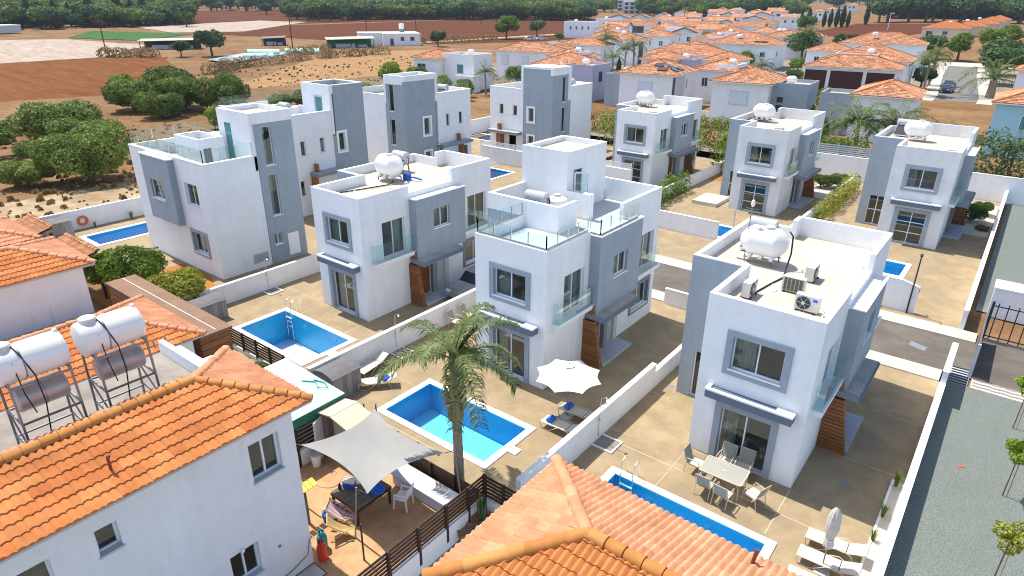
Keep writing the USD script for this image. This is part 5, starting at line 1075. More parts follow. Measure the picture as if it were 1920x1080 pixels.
for (lb, x, y, z, rz) in (('farthest of the three beside the closed parasol', -1.5, 18.72, 0, .03), ('middle one of the three, behind the closed parasol pole', -1.5, 17.78, 0, .03), ('nearest of the three at the bottom edge', -1.52, 16.72, 0, .03),
                          ('with a blue towel, nearer one under the open parasol', -11.9, 18.5, 0, .02), ('with a blue towel, farther one under the open parasol', -11.85, 19.72, 0, .02), ('with a blue towel, half under the palm fronds', -20.35, 16.1, 0, .9)):
    copy(PLG, 'sun_lounger', 'cream sling sun lounger ' + lb, 'sun lounger', (x, y, z), rz)
for (lb, x, y, z) in (('nearer lounger under the parasol', -12.45, 18.5, .34), ('farther lounger under the parasol', -12.4, 19.75, .34), ('lounger by the palm', -20.1, 16.35, .36)):
    solo('rolled_towel', MB().lathe([(0, -.2), (.07, -.2), (.085, -.17), (.085, .17), (.07, .2), (0, .2)], (x, y, z + .07), 12, 'y').add(*MB().lathe([(0, -.2), (.06, -.2), (.075, -.17), (.075, .17), (.06, .2), (0, .2)], (x + .12, y, z + .06), 12, 'y').get()), 'bluecloth', 'rolled blue towel on the ' + lb, 'towel', smooth=40)
for (lb, x, y, rz) in (('at the left end, facing the table', -6.62, 19.6, math.pi / 2), ('behind the table, left one by the glass door', -5.78, 20.35, 0), ('behind the table, right one by the glass door', -5.12, 20.45, .05), ('in front of the table, left one', -5.85, 18.72, math.pi), ('in front of the table, right one', -5.16, 18.6, math.pi - .05), ('at the right end, turned out slightly', -4.3, 19.25, -math.pi / 2 - .35)):
    copy(PCH, 'garden_chair', 'cream sling garden chair ' + lb, 'chair', (x, y, 0), rz)
for (lb, x, y) in (('nearer one by the white wall beside the terrace villa', -21.5, 22.6), ('farther one by the white wall beside the terrace villa', -21.5, 23.6)):
    copy(PCH, 'garden_chair', 'cream sling garden chair, ' + lb, 'chair', (x, y, 0), math.pi / 2 + .2)
copy(PLG, 'sun_lounger', 'sun lounger with its back up against the wall behind the palm fronds', 'sun lounger', (-21.6, 16.9, 0), 1.7)
t = thing('dining_table', 'frosted glass garden table with cream frame outside the nearest villa', 'table', (-5.48, 19.42, 0), .02)
part(t, 'table_top', MB().prism(sbox(-.68, -.42, .68, .42).buffer(.06), .715, .727), usdkit.material(stage, '/World/Looks/frosted_glass', {'t': ('transparent_bsdf', {'color': (.8, .8, .76)}), 'p': ('principled_bsdf', {'base_color': (.52, .51, .46), 'roughness': .22, 'specular_ior_level': .6}), 'm': ('mix_closure', {'fac': .68})}, [('t.BSDF', 'm.closure1'), ('p.BSDF', 'm.closure2')], surface='m.closure'))
ring = sbox(-.7, -.44, .7, .44).buffer(.07).difference(sbox(-.68, -.42, .68, .42).buffer(.045)); part(t, 'rim', MB().prism(ring, .70, .735), 'frame')
for (sx, sy) in ((-1, -1), (1, -1), (1, 1), (-1, 1)): part(t, 'leg', MB().tube([(sx * .35, sy * .2, .7), (sx * .5, sy * .3, .64), (sx * .66, sy * .4, .5), (sx * .7, sy * .44, 0)], .022, 8), 'frame', smooth=True)
part(t, 'parasol_hole', MB().lathe([(0, .733), (.035, .733), (.035, .71)], (0, 0, 0), 10), 'coping')
# open parasol
t = thing('parasol', 'open cream parasol over two loungers', 'parasol', (-12.3, 19.5, 0))
part(t, 'pole', MB().cyl((0, 0, 0), (0, 0, 2.5), .024, 10), 'galv'); part(t, 'base', MB().lathe([(0, .1), (.05, .1), (.06, .06), (.25, .05), (.26, 0)], (0, 0, 0), 18), 'lightgrey')
def gore(k, n, r, z0, z1, r0=.0):
    a0, a1 = 2 * math.pi * k / n + .2, 2 * math.pi * (k + 1) / n + .2; V = []; m = 6
    for i in range(m + 1):
        f = i / m; rr = r0 + (r - r0) * f; zz = z1 + (z0 - z1) * (f ** 1.15)
        for j in range(5):
            b = a0 + (a1 - a0) * j / 4; s = math.sin(math.pi * j / 4); q = rr * (1 - .1 * s * f) * math.cos((a1 - a0) / 2) / math.cos(b - (a0 + a1) / 2) if True else rr
            V.append((q * math.cos(b), q * math.sin(b), zz - .03 * s * f * (1 - f) * 4 * .5))
    F = [[i * 5 + j, (i + 1) * 5 + j, (i + 1) * 5 + j + 1, i * 5 + j + 1] for i in range(m) for j in range(4)]
    return MB().add(V, F)
for k in range(8): part(t, 'canopy_panel', gore(k, 8, 1.42, 2.02, 2.52, .16), 'canvas', smooth=True)
for k in range(8): part(t, 'vent_panel', gore(k, 8, .28, 2.52, 2.62, .0), 'canvas', smooth=True)
for k in range(8):
    a = 2 * math.pi * k / 8 + .2; part(t, 'rib', MB().tube([(0, 0, 2.48), (.7 * math.cos(a), .7 * math.sin(a), 2.27), (1.4 * math.cos(a), 1.4 * math.sin(a), 1.99)], .009, 5), 'alu')
part(t, 'finial', MB().lathe([(0, .1), (.03, .06), (.02, 0)], (0, 0, 2.6), 8), 'frame')
# folded parasol
t = thing('parasol', 'folded cream parasol standing between the three loungers', 'parasol', (-1.6, 17.62, 0))
part(t, 'pole', MB().cyl((0, 0, 0), (0, 0, 2.5), .022, 10), 'galv'); part(t, 'base', MB().lathe([(0, .1), (.05, .1), (.06, .06), (.24, .05), (.25, 0)], (0, 0, 0), 18), 'lightgrey')
th = np.arange(24) * 2 * np.pi / 24; V = []
for (r, z) in ((.05, .98), (.13, 1.02), (.15, 1.15), (.10, 1.32), (.13, 1.5), (.17, 1.8), (.16, 2.1), (.11, 2.35), (.05, 2.48), (0.01, 2.5)):
    tw = z * 1.1; V += [((r * (1 + .22 * math.cos(8 * a + tw))) * math.cos(a), (r * (1 + .22 * math.cos(8 * a + tw))) * math.sin(a), z) for a in th]
part(t, 'folded_canopy', MB().add(V, [[i * 24 + j, i * 24 + (j + 1) % 24, (i + 1) * 24 + (j + 1) % 24, (i + 1) * 24 + j] for i in range(9) for j in range(24)]), 'canvasold', smooth=True)
part(t, 'tie_strap', MB().lathe([(.14, -.02), (.145, 0), (.14, .02)], (0, 0, 1.3), 16), 'canvas')
# pool showers: tray, post and head
def shower(label, x, y, dx=1):
    t = thing('outdoor_shower', label, 'shower', (x, y, 0))
    part(t, 'tray', MB().prism(sbox(0, -.45, .9 * dx, .45) if dx > 0 else sbox(.9 * dx, -.45, 0, .45), .002, .012), 'greyconc')
    part(t, 'kerb', MB().prism(sbox(min(0, .9 * dx), -.45, max(0, .9 * dx), .45).difference(sbox(min(0, .9 * dx) + (0 if dx > 0 else .07), -.38, max(0, .9 * dx) - (.07 if dx > 0 else 0), .38)), .012, .06), 'coping')
    part(t, 'riser', MB().tube([(.02 * dx, 0, .2), (.03 * dx, 0, 1.6), (.06 * dx, 0, 2.0), (.25 * dx, 0, 2.1), (.32 * dx, 0, 2.08)], .015, 7), 'steel', smooth=True); part(t, 'head', MB().lathe([(0, .03), (.07, .0), (0, -.01)], (.34 * dx, 0, 2.05), 10), 'steel')
    part(t, 'tap', MB().box(.0, .06 * dx, -.05, .05, .95, 1.02), 'steel')
shower('poolside shower tray on the wall beside the nearest pool', -10.44, 18.95)
shower('poolside shower on the wall behind the drained pool', -33.78, 19.2)
shower('poolside shower on the wall of the palm terrace', -22.13, 18.9)
shower('poolside shower by the slatted wall pool', -44.6, 53.7, -1)
# storage hut canopy slabs by the middle back villa
solo('step_platform', MB().box(-21.7, -19.5, 53.3, 56.4, .005, .3), 'paleconc', 'raised pale concrete platform left of the middle back villa', 'platform')
# lifebuoy
solo('lifebuoy', MB().tm(trimesh.creation.torus(.30, .085, 24, 10), np.array([[0, 0, 1, -54.9], [1, 0, 0, 17.0], [0, 1, 0, .62], [0, 0, 0, 1.0]])), 'orange', 'orange lifebuoy ring hanging on the white wall', 'lifebuoy', smooth=True)

# ---------------------------------------------------------------- the sail patio
SP = [np.array(q, float) for q in ((-16.07, 12.5, 2.5), (-12.35, 12.25, 2.5), (-13.15, 9.65, 2.15), (-16.45, 9.6, 2.45))]
n = 18; V = []
for i in range(n + 1):
    for j in range(n + 1):
        u, w = i / n, j / n
        uu = .5 + (u - .5) * (1 - .21 * (1 - (2 * w - 1) ** 2)); ww = .5 + (w - .5) * (1 - .21 * (1 - (2 * u - 1) ** 2))
        p = SP[0] * (1 - uu) * (1 - ww) + SP[1] * uu * (1 - ww) + SP[2] * uu * ww + SP[3] * (1 - uu) * ww
        p = p + np.array([0, 0, -.22 * math.sin(math.pi * u) * math.sin(math.pi * w)]); V.append(p)
F = [[i * (n + 1) + j, (i + 1) * (n + 1) + j, (i + 1) * (n + 1) + j + 1, i * (n + 1) + j + 1] for i in range(n) for j in range(n)]
t = thing('shade_sail', 'light grey four cornered shade sail over the patio', 'shade sail')
part(t, 'cloth', MB().add(V, F), 'sail', smooth=True)
for k, (c, base) in enumerate(((SP[0], (-16.4, 12.85)), (SP[1], (-12.1, 12.75)), (SP[2], (-13.9, 9.55)), (SP[3], (-16.9, 9.4)))):
    part(t, 'post', MB().cyl((*base, 0), (base[0] * .6 + c[0] * .4, base[1] * .6 + c[1] * .4, c[2] + .05), .028, 8), 'galv'); part(t, 'rope', MB().tube([(base[0] * .6 + c[0] * .4, base[1] * .6 + c[1] * .4, c[2]), c], .012, 5), 'black')
t = thing('slatted_table', 'weathered slatted wooden table half under the shade sail', 'table', (-14.85, 10.65, 0), 0)
for k in range(17): part(t, 'slat', MB().box(-.68 + k * .082, -.62 + k * .082, -.75, .75, .72, .745), 'oldwood')
for (sx, sy) in ((-.62, -.7), (.62, -.7), (.62, .7), (-.62, .7)): part(t, 'leg', MB().box(sx - .035, sx + .035, sy - .035, sy + .035, 0, .7), 'darkwood')
part(t, 'apron', MB().box(-.68, .70, -.76, -.72, .62, .72), 'darkwood'); part(t, 'apron', MB().box(-.68, .70, .72, .76, .62, .72), 'darkwood'); part(t, 'apron', MB().box(-.7, -.66, -.72, .72, .62, .72), 'darkwood'); part(t, 'apron', MB().box(.68, .72, -.72, .72, .62, .72), 'darkwood')
t = thing('cool_box', 'blue and white cool box on the slatted table', 'cool box', (-15.25, 10.5, .746), .5); part(t, 'box_body', MB().box(-.2, .2, -.13, .13, 0, .22), 'blueplastic'); part(t, 'lid', MB().box(-.21, .21, -.14, .14, .22, .28), 'carwhite'); part(t, 'handle', MB().tube([(-.2, 0, .2), (-.2, 0, .36), (.2, 0, .36), (.2, 0, .2)], .014, 6), 'carwhite')
solo('bottle', MB().lathe([(0, 0), (.06, 0), (.06, .16), (.03, .2), (.025, .26), (0, .26)], (-15.4, 10.2, .746), 10), 'dark', 'dark bottle standing next to the cool box', 'bottle', smooth=30)
solo('inflatable', MB().tm(trimesh.creation.icosphere(3, 1.0), np.array([[.36, 0, 0, -14.35], [0, .24, 0, 10.9], [0, 0, .13, .88], [0, 0, 0, 1.0]])), 'bluecloth', 'bright blue inflatable lying on the right end of the slatted table', 'inflatable', smooth=True)
t = thing('plastic_chair', 'white plastic chair at the right end of the slatted table', 'chair', (-13.75, 11.55, 0), -1.25)
part(t, 'seat', MB().box(-.24, .24, -.24, .22, .41, .44), 'coping'); part(t, 'back', MB().obox((0, .27, .68), (.23, 0, 0), (0, .05, .24), (0, .014, -.003)), 'coping')
for (sx, sy) in ((-.22, -.22), (.22, -.22), (.22, .22), (-.22, .22)): part(t, 'leg', MB().bar((sx, sy, .42), (sx * 1.12, sy * 1.15, 0), .04, .04), 'coping')
for s_ in (-.25, .25): part(t, 'armrest', MB().bar((s_, .26, .64), (s_, -.2, .63), .05, .03), 'coping'); part(t, 'armrest_post', MB().bar((s_, -.2, .43), (s_, -.2, .63), .04, .03), 'coping')
t = thing('swim_ring', 'blue patterned swim ring lying on the patio', 'swim ring', (-15.2, 9.75, .14)); part(t, 'ring', MB().tm(trimesh.creation.torus(.30, .13, 24, 10)), 'bluecloth', smooth=True)
for k in range(6):
    a = k * math.pi / 3 + .4; m = trimesh.creation.torus(.30, .133, 6, 10); part(t, 'print_patch', MB().tm(trimesh.creation.icosphere(1, .085), np.array([[1, 0, 0, .32 * math.cos(a)], [0, 1, 0, .32 * math.sin(a)], [0, 0, .45, .105], [0, 0, 0, 1.0]])), ('carwhite', 'frame', 'carwhite')[k % 3], smooth=True)
def deckchair(label, x, y, rz, clothmat, stripes=None):
    t = thing('deck_chair', label, 'deck chair', (x, y, 0), rz)
    for s in (-.27, .27): part(t, 'frame', MB().bar((s, -.45, .05), (s, .4, .75), .035, .035), 'palewood'); part(t, 'leg', MB().bar((s * .9, .35, .02), (s * .9, -.3, .42), .03, .03), 'palewood')
    for z, y_ in ((.07, -.43), (.74, .39)): part(t, 'cross_bar', MB().bar((-.27, y_, z), (.27, y_, z), .03, .03), 'palewood')
    P = [(-.43, .1), (-.25, .16), (-.05, .26), (.2, .48), (.39, .74)]; nb = 7
    for k in range(nb):
        a, b = -.24 + .48 * k / nb, -.24 + .48 * (k + 1) / nb
        V = [(a, y_, z) for y_, z in P] + [(b, y_, z) for y_, z in P]; part(t, 'cloth_stripe', MB().add(V, [[i, i + 1, 6 + i, 5 + i] for i in range(4)]), clothmat if (stripes is None or k % 2 == 0) else stripes, smooth=True)
deckchair('pink striped deck chair between the swim ring and the brown stool chair', -14.85, 9.72, 2.2, 'pink', 'carwhite')
deckchair('low tan deck chair nearest the patio pole', -14.35, 9.35, 2.5, 'palewood')
def gasbottle(label, x, y, m):
    t = thing('gas_bottle', label, 'gas bottle', (x, y, 0))
    part(t, 'cylinder', MB().lathe([(0, 0), (.15, .01), (.16, .05), (.16, .45), (.13, .55), (.05, .6), (0, .6)], (0, 0, 0), 18), m, smooth=35); part(t, 'collar', MB().lathe([(.1, .56), (.1, .7), (.09, .7), (.09, .56)], (0, 0, 0), 14), m); part(t, 'valve', MB().cyl((0, 0, .58), (0, 0, .68), .025, 8), 'galv')
gasbottle('red gas bottle at the corner of the near house', -14.0, 8.35, 'red'); gasbottle('teal gas bottle behind the red one', -14.35, 8.62, 'teal')
t = thing('awning', 'yellow slatted awning post behind the near house corner', 'awning', (-15.9, 9.0, 0))
part(t, 'post', MB().box(.2, .3, -.05, .05, 0, 1.25), 'oldwood')
for k in range(5): part(t, 'slat', MB().obox((.12, -.35 + k * .2, 1.35), (.16, 0, -.05), (0, .085, 0), (0, 0, .012)), 'yellow')
solo('metal_pole', MB().cyl((-12.95, 9.12, 0), (-12.9, 9.1, 1.5), .03, 8), 'darkmetal', 'bare dark pole standing on the patio', 'pole')
solo('umbrella_post', MB().cyl((-17.3, 12.95, 0), (-17.3, 12.95, 2.0), .03, 8), 'galv', 'bare grey post behind the beige shed', 'pole')
t = thing('bucket', 'white bin with a grey lid beside the beige shed', 'bin', (-17.9, 11.0, 0)); part(t, 'bin_body', MB().lathe([(0, 0), (.15, 0), (.2, .5), (.18, .5), (.14, .02)], (0, 0, 0), 16), 'coping', smooth=35); part(t, 'lid', MB().lathe([(.21, .5), (.21, .54), (0, .56)], (0, 0, 0), 16), 'lightgrey')
solo('hose_coil', MB().tm(trimesh.creation.torus(.6, .012, 40, 5), np.array([[1, 0, 0, -17.0], [0, .75, 0, 10.75], [0, 0, 1, .02], [0, 0, 0, 1.0]])), 'frame', 'beige hose laid in a ring on the patio', 'hose')
solo('storage_bench', MB().box(-14.9, -12.3, 12.1, 12.75, .0, .42).box(-14.95, -12.25, 12.06, 12.8, .42, .46), 'lightgrey', 'long pale storage bench under the brown screen', 'bench')
def manhole(label, x, y, s=.3):
    t = thing('manhole_cover', label, 'manhole cover', (x, y, .008)); part(t, 'plate', MB().box(-s, s, -s, s, -.004, .008), 'paleconc'); part(t, 'rim', MB().prism(sbox(-s - .03, -s - .03, s + .03, s + .03).difference(sbox(-s, -s, s, s)), -.004, .01), 'darkmetal')
manhole('square manhole cover at the foot of the near house', -13.75, 7.75)
def floor_light(i, x, y):
    solo('floor_light', MB().box(x - .05, x + .05, y - .05, y + .05, .001, .02), 'darkmetal', f'small dark floor light in the strip beside the palm pool, {("first", "second", "third", "fourth", "fifth")[i]} from the left', 'light')
for i in range(5): floor_light(i, -18.2 + 1.15 * i, 14.3)
def pot(label, x, y, s, plant):
    t = thing('flower_pot', label, 'plant pot', (x, y, 0)); part(t, 'pot', MB().lathe([(0, 0), (.16 * s, 0), (.3 * s, .22 * s), (.27 * s, .42 * s), (.34 * s, .48 * s), (.3 * s, .48 * s), (.24 * s, .40 * s), (0, .40 * s)], (0, 0, 0), 18), 'terracotta', smooth=35)
    if plant:
        for k in range(7):
            a = k * .9; part(t, 'cactus_stem', MB().tube([(.06 * math.cos(a), .06 * math.sin(a), .4 * s), (.12 * math.cos(a), .12 * math.sin(a), .9 + .06 * (k % 3)), (.16 * math.cos(a), .14 * math.sin(a), 1.25 + .1 * (k % 4))], [.045, .05, .02], 7), 'leaf_dark', smooth=True)
pot('big scalloped pot with tall cactus behind the fence corner', -10.85, 12.35, 1.15, True); pot('round empty clay pot beside the cactus pot', -11.0, 11.75, .95, False)
# poles and street furniture in the estate
t = thing('street_lamp', 'slim grey lamp post by the house number wall', 'lamp post', (-2.86, 40.05, 0)); part(t, 'pole', MB().cyl((0, 0, 0), (0, 0, 3.6), .05, 10, .035), 'darkmetal', smooth=True); part(t, 'arm', MB().cyl((0, 0, 3.55), (.05, -.35, 3.62), .02, 8), 'darkmetal'); part(t, 'lamp_head', MB().box(-.05, .1, -.5, -.25, 3.58, 3.64), 'darkmetal')
solo('pipe_post', MB().cyl((-15.4, 46.2, 0), (-15.4, 46.2, 2.3), .04, 8).cyl((-15.7, 46.2, 2.2), (-15.1, 46.2, 2.2), .03, 6), 'lightgrey', 'grey pipe post beside the middle back pool', 'post')
# steel picket fence and sliding gate at the right edge
t = thing('picket_fence', 'black steel picket fence on the right in front of the white wall', 'fence')
for z in (.25, 1.95): part(t, 'rail', MB().box(.9, 9, 38.93, 38.97, z, z + .05), 'darkmetal')
for k in range(20): part(t, 'picket', MB().box(1.05 + k * .42, 1.1 + k * .42, 38.92, 38.98, .1, 2.15), 'darkmetal')
part(t, 'post', MB().box(.78, .9, 38.86, 39.0, 0, 2.2), 'darkmetal'); part(t, 'base_kerb', MB().box(.7, 9, 38.85, 39.05, 0, .12), 'paver2')
t = thing('sliding_gate', 'grey sliding gate across the lane end, seen edge on', 'gate')
for k in range(14): part(t, 'bar', MB().box(.70, .74, 34.2 + .31 * k, 34.24 + .31 * k, .15, 1.5), 'galv')
part(t, 'rail', MB().box(.68, .76, 34.1, 38.7, 1.5, 1.57), 'galv'); part(t, 'rail', MB().box(.68, .76, 34.1, 38.7, .1, .16), 'galv'); part(t, 'post', MB().box(.66, .8, 34.0, 34.12, 0, 1.75), 'lightgrey'); part(t, 'sheet', MB().box(.715, .725, 34.2, 38.6, .16, 1.5), 'darkmetal')
t = thing('cattle_grate', 'black bar grating on the ground beside the wall end', 'grating', (0, 0, 0))
for k in range(7): part(t, 'bar', MB().box(.0, .72, 33.05 + k * .27, 33.13 + k * .27, .015, .9 - .0 * k if False else .05), 'darkmetal')
part(t, 'bed', MB().box(-.02, .74, 33.0, 34.8, .0, .012), 'lightgrey')
t = thing('plinth_wall', 'broad low white block beside the gravel lot at the right edge', 'wall'); part(t, 'wall_body', MB().box(.75, 12, 42.5, 42.75, 0, 1.7).box(.75, 12, 42.75, 43.9, 0, 1.7), 'white'); part(t, 'coping', MB().box(.7, 12, 42.45, 43.95, 1.7, 1.78), 'coping')
t = thing('planter_edge', 'pale raised planting strip along the long boundary wall', 'planter'); part(t, 'kerb', MB().prism([(-.72, 15.0), (-.64, 15.0), (-.62, 23.6), (-.70, 23.6)], .0, .1), 'coping'); part(t, 'white_stones', MB().prism([(-.64, 15.0), (-.28, 15.0), (-.28, 23.6), (-.62, 23.6)], .0, .06), 'paleconc')
solo('dropped_leaf', MB().box(1.1, 1.25, 26.1, 26.2, .01, .03).box(1.2, 1.33, 26.15, 26.25, .01, .03), 'orange', 'small orange leaf lying on the gravel', 'leaf')
# ---------------------------------------------------------------- vegetation
def crown(blobs, n, leaf, seed, flat=0.75, inner=0.25):
    """n folded leaf clumps scattered through the outer shell of overlapping lobes"""
    g = np.random.default_rng(seed); B = np.array(blobs, float)
    w = B[:, 3] ** 2; idx = g.choice(len(B), n, p=w / w.sum())
    d = g.normal(size=(n, 3)); d /= np.linalg.norm(d, axis=1, keepdims=True)
    rad = B[idx, 3] * (1 - inner * g.random(n) ** 1.5) * (0.72 + .56 * meshkit.fbm(d * 3.0 + idx[:, None] * 3.1, 3, seed))
    P = B[idx, :3] + d * rad[:, None] * [1, 1, flat]
    ins = np.zeros(n, bool)
    for k in range(len(B)):
        q = (P - B[k, :3]) / [1, 1, flat]; ins |= (np.linalg.norm(q, axis=1) < B[k, 3] * .62) & (idx != k)
    keep = ~ins & (P[:, 2] > 0.02); P, d = P[keep], d[keep]; n = len(P)
    nrm = d + g.normal(0, .55, (n, 3)); nrm /= np.linalg.norm(nrm, axis=1, keepdims=True)
    a = np.cross(nrm, g.normal(size=(n, 3))); a /= np.linalg.norm(a, axis=1, keepdims=True); b = np.cross(nrm, a)
    s = leaf * (0.6 + 0.8 * g.random(n))[:, None]
    V = np.stack([P - a * s, P - b * s * .55 + nrm * s * .18, P + a * s, P + b * s * .55 + nrm * s * .18], 1).reshape(-1, 3)
    i = np.arange(n)[:, None] * 4
    return V, np.vstack([i + [0, 1, 2], i + [0, 2, 3]])
def blobset(seed, k, spread, r0, r1, zc, zs):
    g = np.random.default_rng(seed); out = []
    for _ in range(k):
        a, q = g.random() * 2 * math.pi, spread * math.sqrt(g.random())
        out.append((q * math.cos(a), q * math.sin(a), zc + zs * (g.random() - .5) * (1 - q / spread * .5), r0 + (r1 - r0) * g.random()))
    return out
def limbs(blobs, h0, r=.06):
    m = MB().tube([(0, 0, -.05), (.02, .01, h0 * .6), (0, .02, h0)], [r * 1.3, r, r * .8], 7)
    for (x, y, z, q) in blobs[:6]: m.tube([(0, 0, h0 * .7), (x * .45, y * .45, (h0 * .7 + z) / 2 + .05), (x, y, z)], [r * .7, r * .45, r * .2], 5)
    return m
PROTO = {}
def tree_proto(name, seed, k, spread, r0, r1, zc, zs, n, leaf, h0, mat, flat=.8):
    p = proto(name); bl = blobset(seed, k, spread, r0, r1, zc, zs)
    part(p, 'trunk', limbs(bl, h0), 'trunk', smooth=True); part(p, 'crown', crown(bl, n, leaf, seed, flat), mat); PROTO[name] = p
# unit trees: about 1 m radius crowns, scaled when placed
tree_proto('bush_a', 11, 13, .62, .30, .46, .62, .5, 15000, .036, .3, 'leaf_bush'); tree_proto('bush_b', 12, 12, .6, .32, .48, .66, .55, 15000, .036, .3, 'leaf_bush'); tree_proto('bush_c', 13, 11, .6, .3, .46, .7, .55, 13000, .036, .3, 'leaf_bush')
tree_proto('citrus', 14, 12, .58, .3, .44, .85, .7, 9000, .042, .5, 'leaf_bright'); tree_proto('citrus_yellow', 15, 9, .55, .3, .42, .8, .6, 6500, .045, .5, 'leaf_yellow')
tree_proto('garden_tree', 16, 9, .55, .32, .46, .95, .6, 4000, .06, .6, 'leaf_bright'); tree_proto('dark_tree', 17, 9, .55, .34, .48, 1.0, .7, 2600, .075, .6, 'leaf_dark'); tree_proto('far_tree', 18, 7, .55, .4, .52, .85, .5, 1100, .11, .5, 'leaf_dark'); tree_proto('far_tree_b', 19, 7, .6, .38, .52, .9, .6, 1100, .11, .5, 'leaf_bush')
tree_proto('lime_tree', 20, 9, .5, .26, .4, 0, .6, 1700, .085, .0, 'leaf_lime'); tree_proto('dry_bush', 21, 6, .6, .3, .45, .4, .3, 1200, .08, .2, 'drygrass'); tree_proto('red_bush', 22, 6, .6, .35, .5, .6, .4, 900, .1, .3, 'leaf_red')
p = proto('cypress'); part(p, 'trunk', MB().tube([(0, 0, 0), (0, 0, .6)], [.03, .02], 6), 'trunk'); part(p, 'crown', crown([(0, 0, .12 + .1 * i, .115 * math.sin(math.pi * (.12 + .1 * i) ** .8)) for i in range(9)], 1500, .045, 5, 1.3), 'leaf_dark'); PROTO['cypress'] = p

def palm(root, H, lean, nf, L, nl, seed, husk=True, tr=.2, mat='leaf_palm', lw=.028, base=None):
    g = np.random.default_rng(seed)
    n = 22; P = [np.array([lean[0] * (k / n) ** 1.5, lean[1] * (k / n) ** 1.5, H * k / n]) for k in range(n + 1)]
    R = [tr * (1.12 - .25 * k / n) * (1 + (.05 if k % 2 else -.03)) for k in range(n + 1)]
    part(root, 'trunk', MB().tube(P, R, 14), 'palmtrunk', smooth=True)
    top = P[-1]
    if husk:
        for k in range(34):
            z = .55 + .33 * g.random(); a = g.random() * 2 * math.pi; rr = tr * (1.3 + .55 * math.sin((z - .55) / .33 * math.pi))
            c = np.array([lean[0] * z ** 1.5, lean[1] * z ** 1.5, H * z]); o = np.array([math.cos(a), math.sin(a), 0])
            part(root, 'frond_stub', MB().tube([c + o * tr * .6 - [0, 0, .25], c + o * rr, c + o * rr * 1.15 + [0, 0, .22 + .2 * g.random()]], [.07, .085, .03], 5), 'husk')
        part(root, 'crownshaft', MB().tube([top - [0, 0, .16 * H], top - [0, 0, .06 * H], top + [0, 0, .25]], [tr * .95, tr * .8, tr * .35], 10), 'leaf_palm', smooth=True)
    for f in range(nf):
        a = f * 2.39996 + .3 * g.normal(); el = math.radians(78 - 74 * (f / nf) ** .75 + 5 * g.normal()); Lf = L * (.85 + .25 * g.random())
        m = 14; pts = [top + np.array([0, 0, .1])]; d = np.array([math.cos(a) * math.cos(el), math.sin(a) * math.cos(el), math.sin(el)])
        for s in range(m):
            pts.append(pts[-1] + d * Lf / m); d = d + np.array([0, 0, -.07 - .012 * s]); d /= np.linalg.norm(d)
        pts = np.array(pts); fr = MB().tube(pts, np.linspace(.03, .006, m + 1) * (L / 2.8), 5)
        V, F = [], []
        for q in range(nl):
            t = .1 + .9 * q / nl; x = t * m; i = min(int(x), m - 1); c = pts[i] + (pts[i + 1] - pts[i]) * (x - i); tg = norm(pts[i + 1] - pts[i])
            side = np.cross(tg, [0, 0, 1.0]); side /= max(np.linalg.norm(side), 1e-6)
            for sg in (-1, 1):
                ll = L * .20 * (1 - .65 * abs(t - .38)) * (.8 + .4 * g.random())
                dr = norm(side * sg + tg * .55 + np.array([0, 0, .35 - .5 * g.random()])); e = c + dr * ll * .55; tip = e + norm(dr + np.array([0, 0, -.9 - .5 * g.random()])) * ll * .55
                wv = norm(np.cross(dr, [0, 0, 1.0]) + .3 * g.normal(size=3)) * lw * (L / 2.8); b0 = len(V)
                V += [c - wv * .5, c + wv * .5, e + wv, e - wv, tip]; F += [[b0, b0 + 1, b0 + 2], [b0, b0 + 2, b0 + 3], [b0 + 3, b0 + 2, b0 + 4]]
        fr.add(V, F); part(root, 'frond', fr, mat)
t = thing('palm_tree', 'tall feather palm rising in front of the parasol pool', 'palm tree', (-12.9, 13.49, 0))
palm(t, 5.05, (-.2, .1), 15, 2.9, 52, 3, tr=.165, lw=.024)
for nm, args in (('palm_a', (2.5, (.15, .1), 22, 2.9, 40, 5, False, .15)), ('palm_b', (3.9, (-.15, .1), 20, 2.5, 30, 6, False, .15)), ('palm_low', (1.2, (0, 0), 15, 2.7, 26, 8, False, .25))):
    r = proto(nm); palm(r, *args); PROTO[nm] = r
def plant(pn, name, label, x, y, s, rz=None, group=None, cat='tree', z=None, sz=None):
    copy(PROTO[pn], name, label, cat, (x, y, hT(x, y) + (-.03 if math.hypot(x, y) > 60 else 0) if z is None else z), rng.random() * 6.28 if rz is None else rz, group, (s, s, s * sz) if sz else s)
# the dark round bushes on the dry ground
for (pn, lb, x, y, s, sz) in (('bush_c', 'leftmost dark bushy tree cut by the picture edge', -88.0, 19.5, 4.3, .8), ('bush_b', 'broad dark bush behind the leftmost one', -93.0, 28.5, 5.4, .8), ('bush_a', 'dark green bush right of the leftmost pair', -86.0, 29.0, 4.2, .85),
                          ('bush_b', 'biggest pale green bush beside the tower villa terrace', -70.0, 23.4, 4.3, 1.0), ('bush_a', 'low pale bush at the left of the biggest one', -72.5, 18.8, 2.9, .85), ('bush_c', 'dark gap filling bush between the left clumps', -78.5, 22.5, 3.0, .9)):
    plant(pn, 'bush', lb, x, y, s, cat='bush', sz=sz)
for (pn, lb, x, y, s, sz) in (('bush_c', 'tallest tree of the clump on the orange field edge', -109.0, 50.0, 5.4, 1.05), ('bush_a', 'left tree of the clump on the orange field edge', -110.0, 45.0, 5.0, 1.1), ('bush_b', 'small lone tree with a bare stem in front of the field clump', -100.5, 44.5, 3.4, 1.05), ('bush_c', 'dark middle tree of the field clump', -104.0, 49.5, 4.6, 1.05),
                          ('bush_b', 'right rounded tree of the field clump', -100.5, 54.5, 4.6, 1.1), ('bush_a', 'pale low tree behind the tower villa enclosure', -92.0, 51.0, 3.2, 1.0), ('citrus', 'yellow green shrub just behind the tower villa tower', -86.0, 45.5, 2.2, 1.0)):
    plant(pn, 'field_tree', lb, x, y, s, sz=sz)
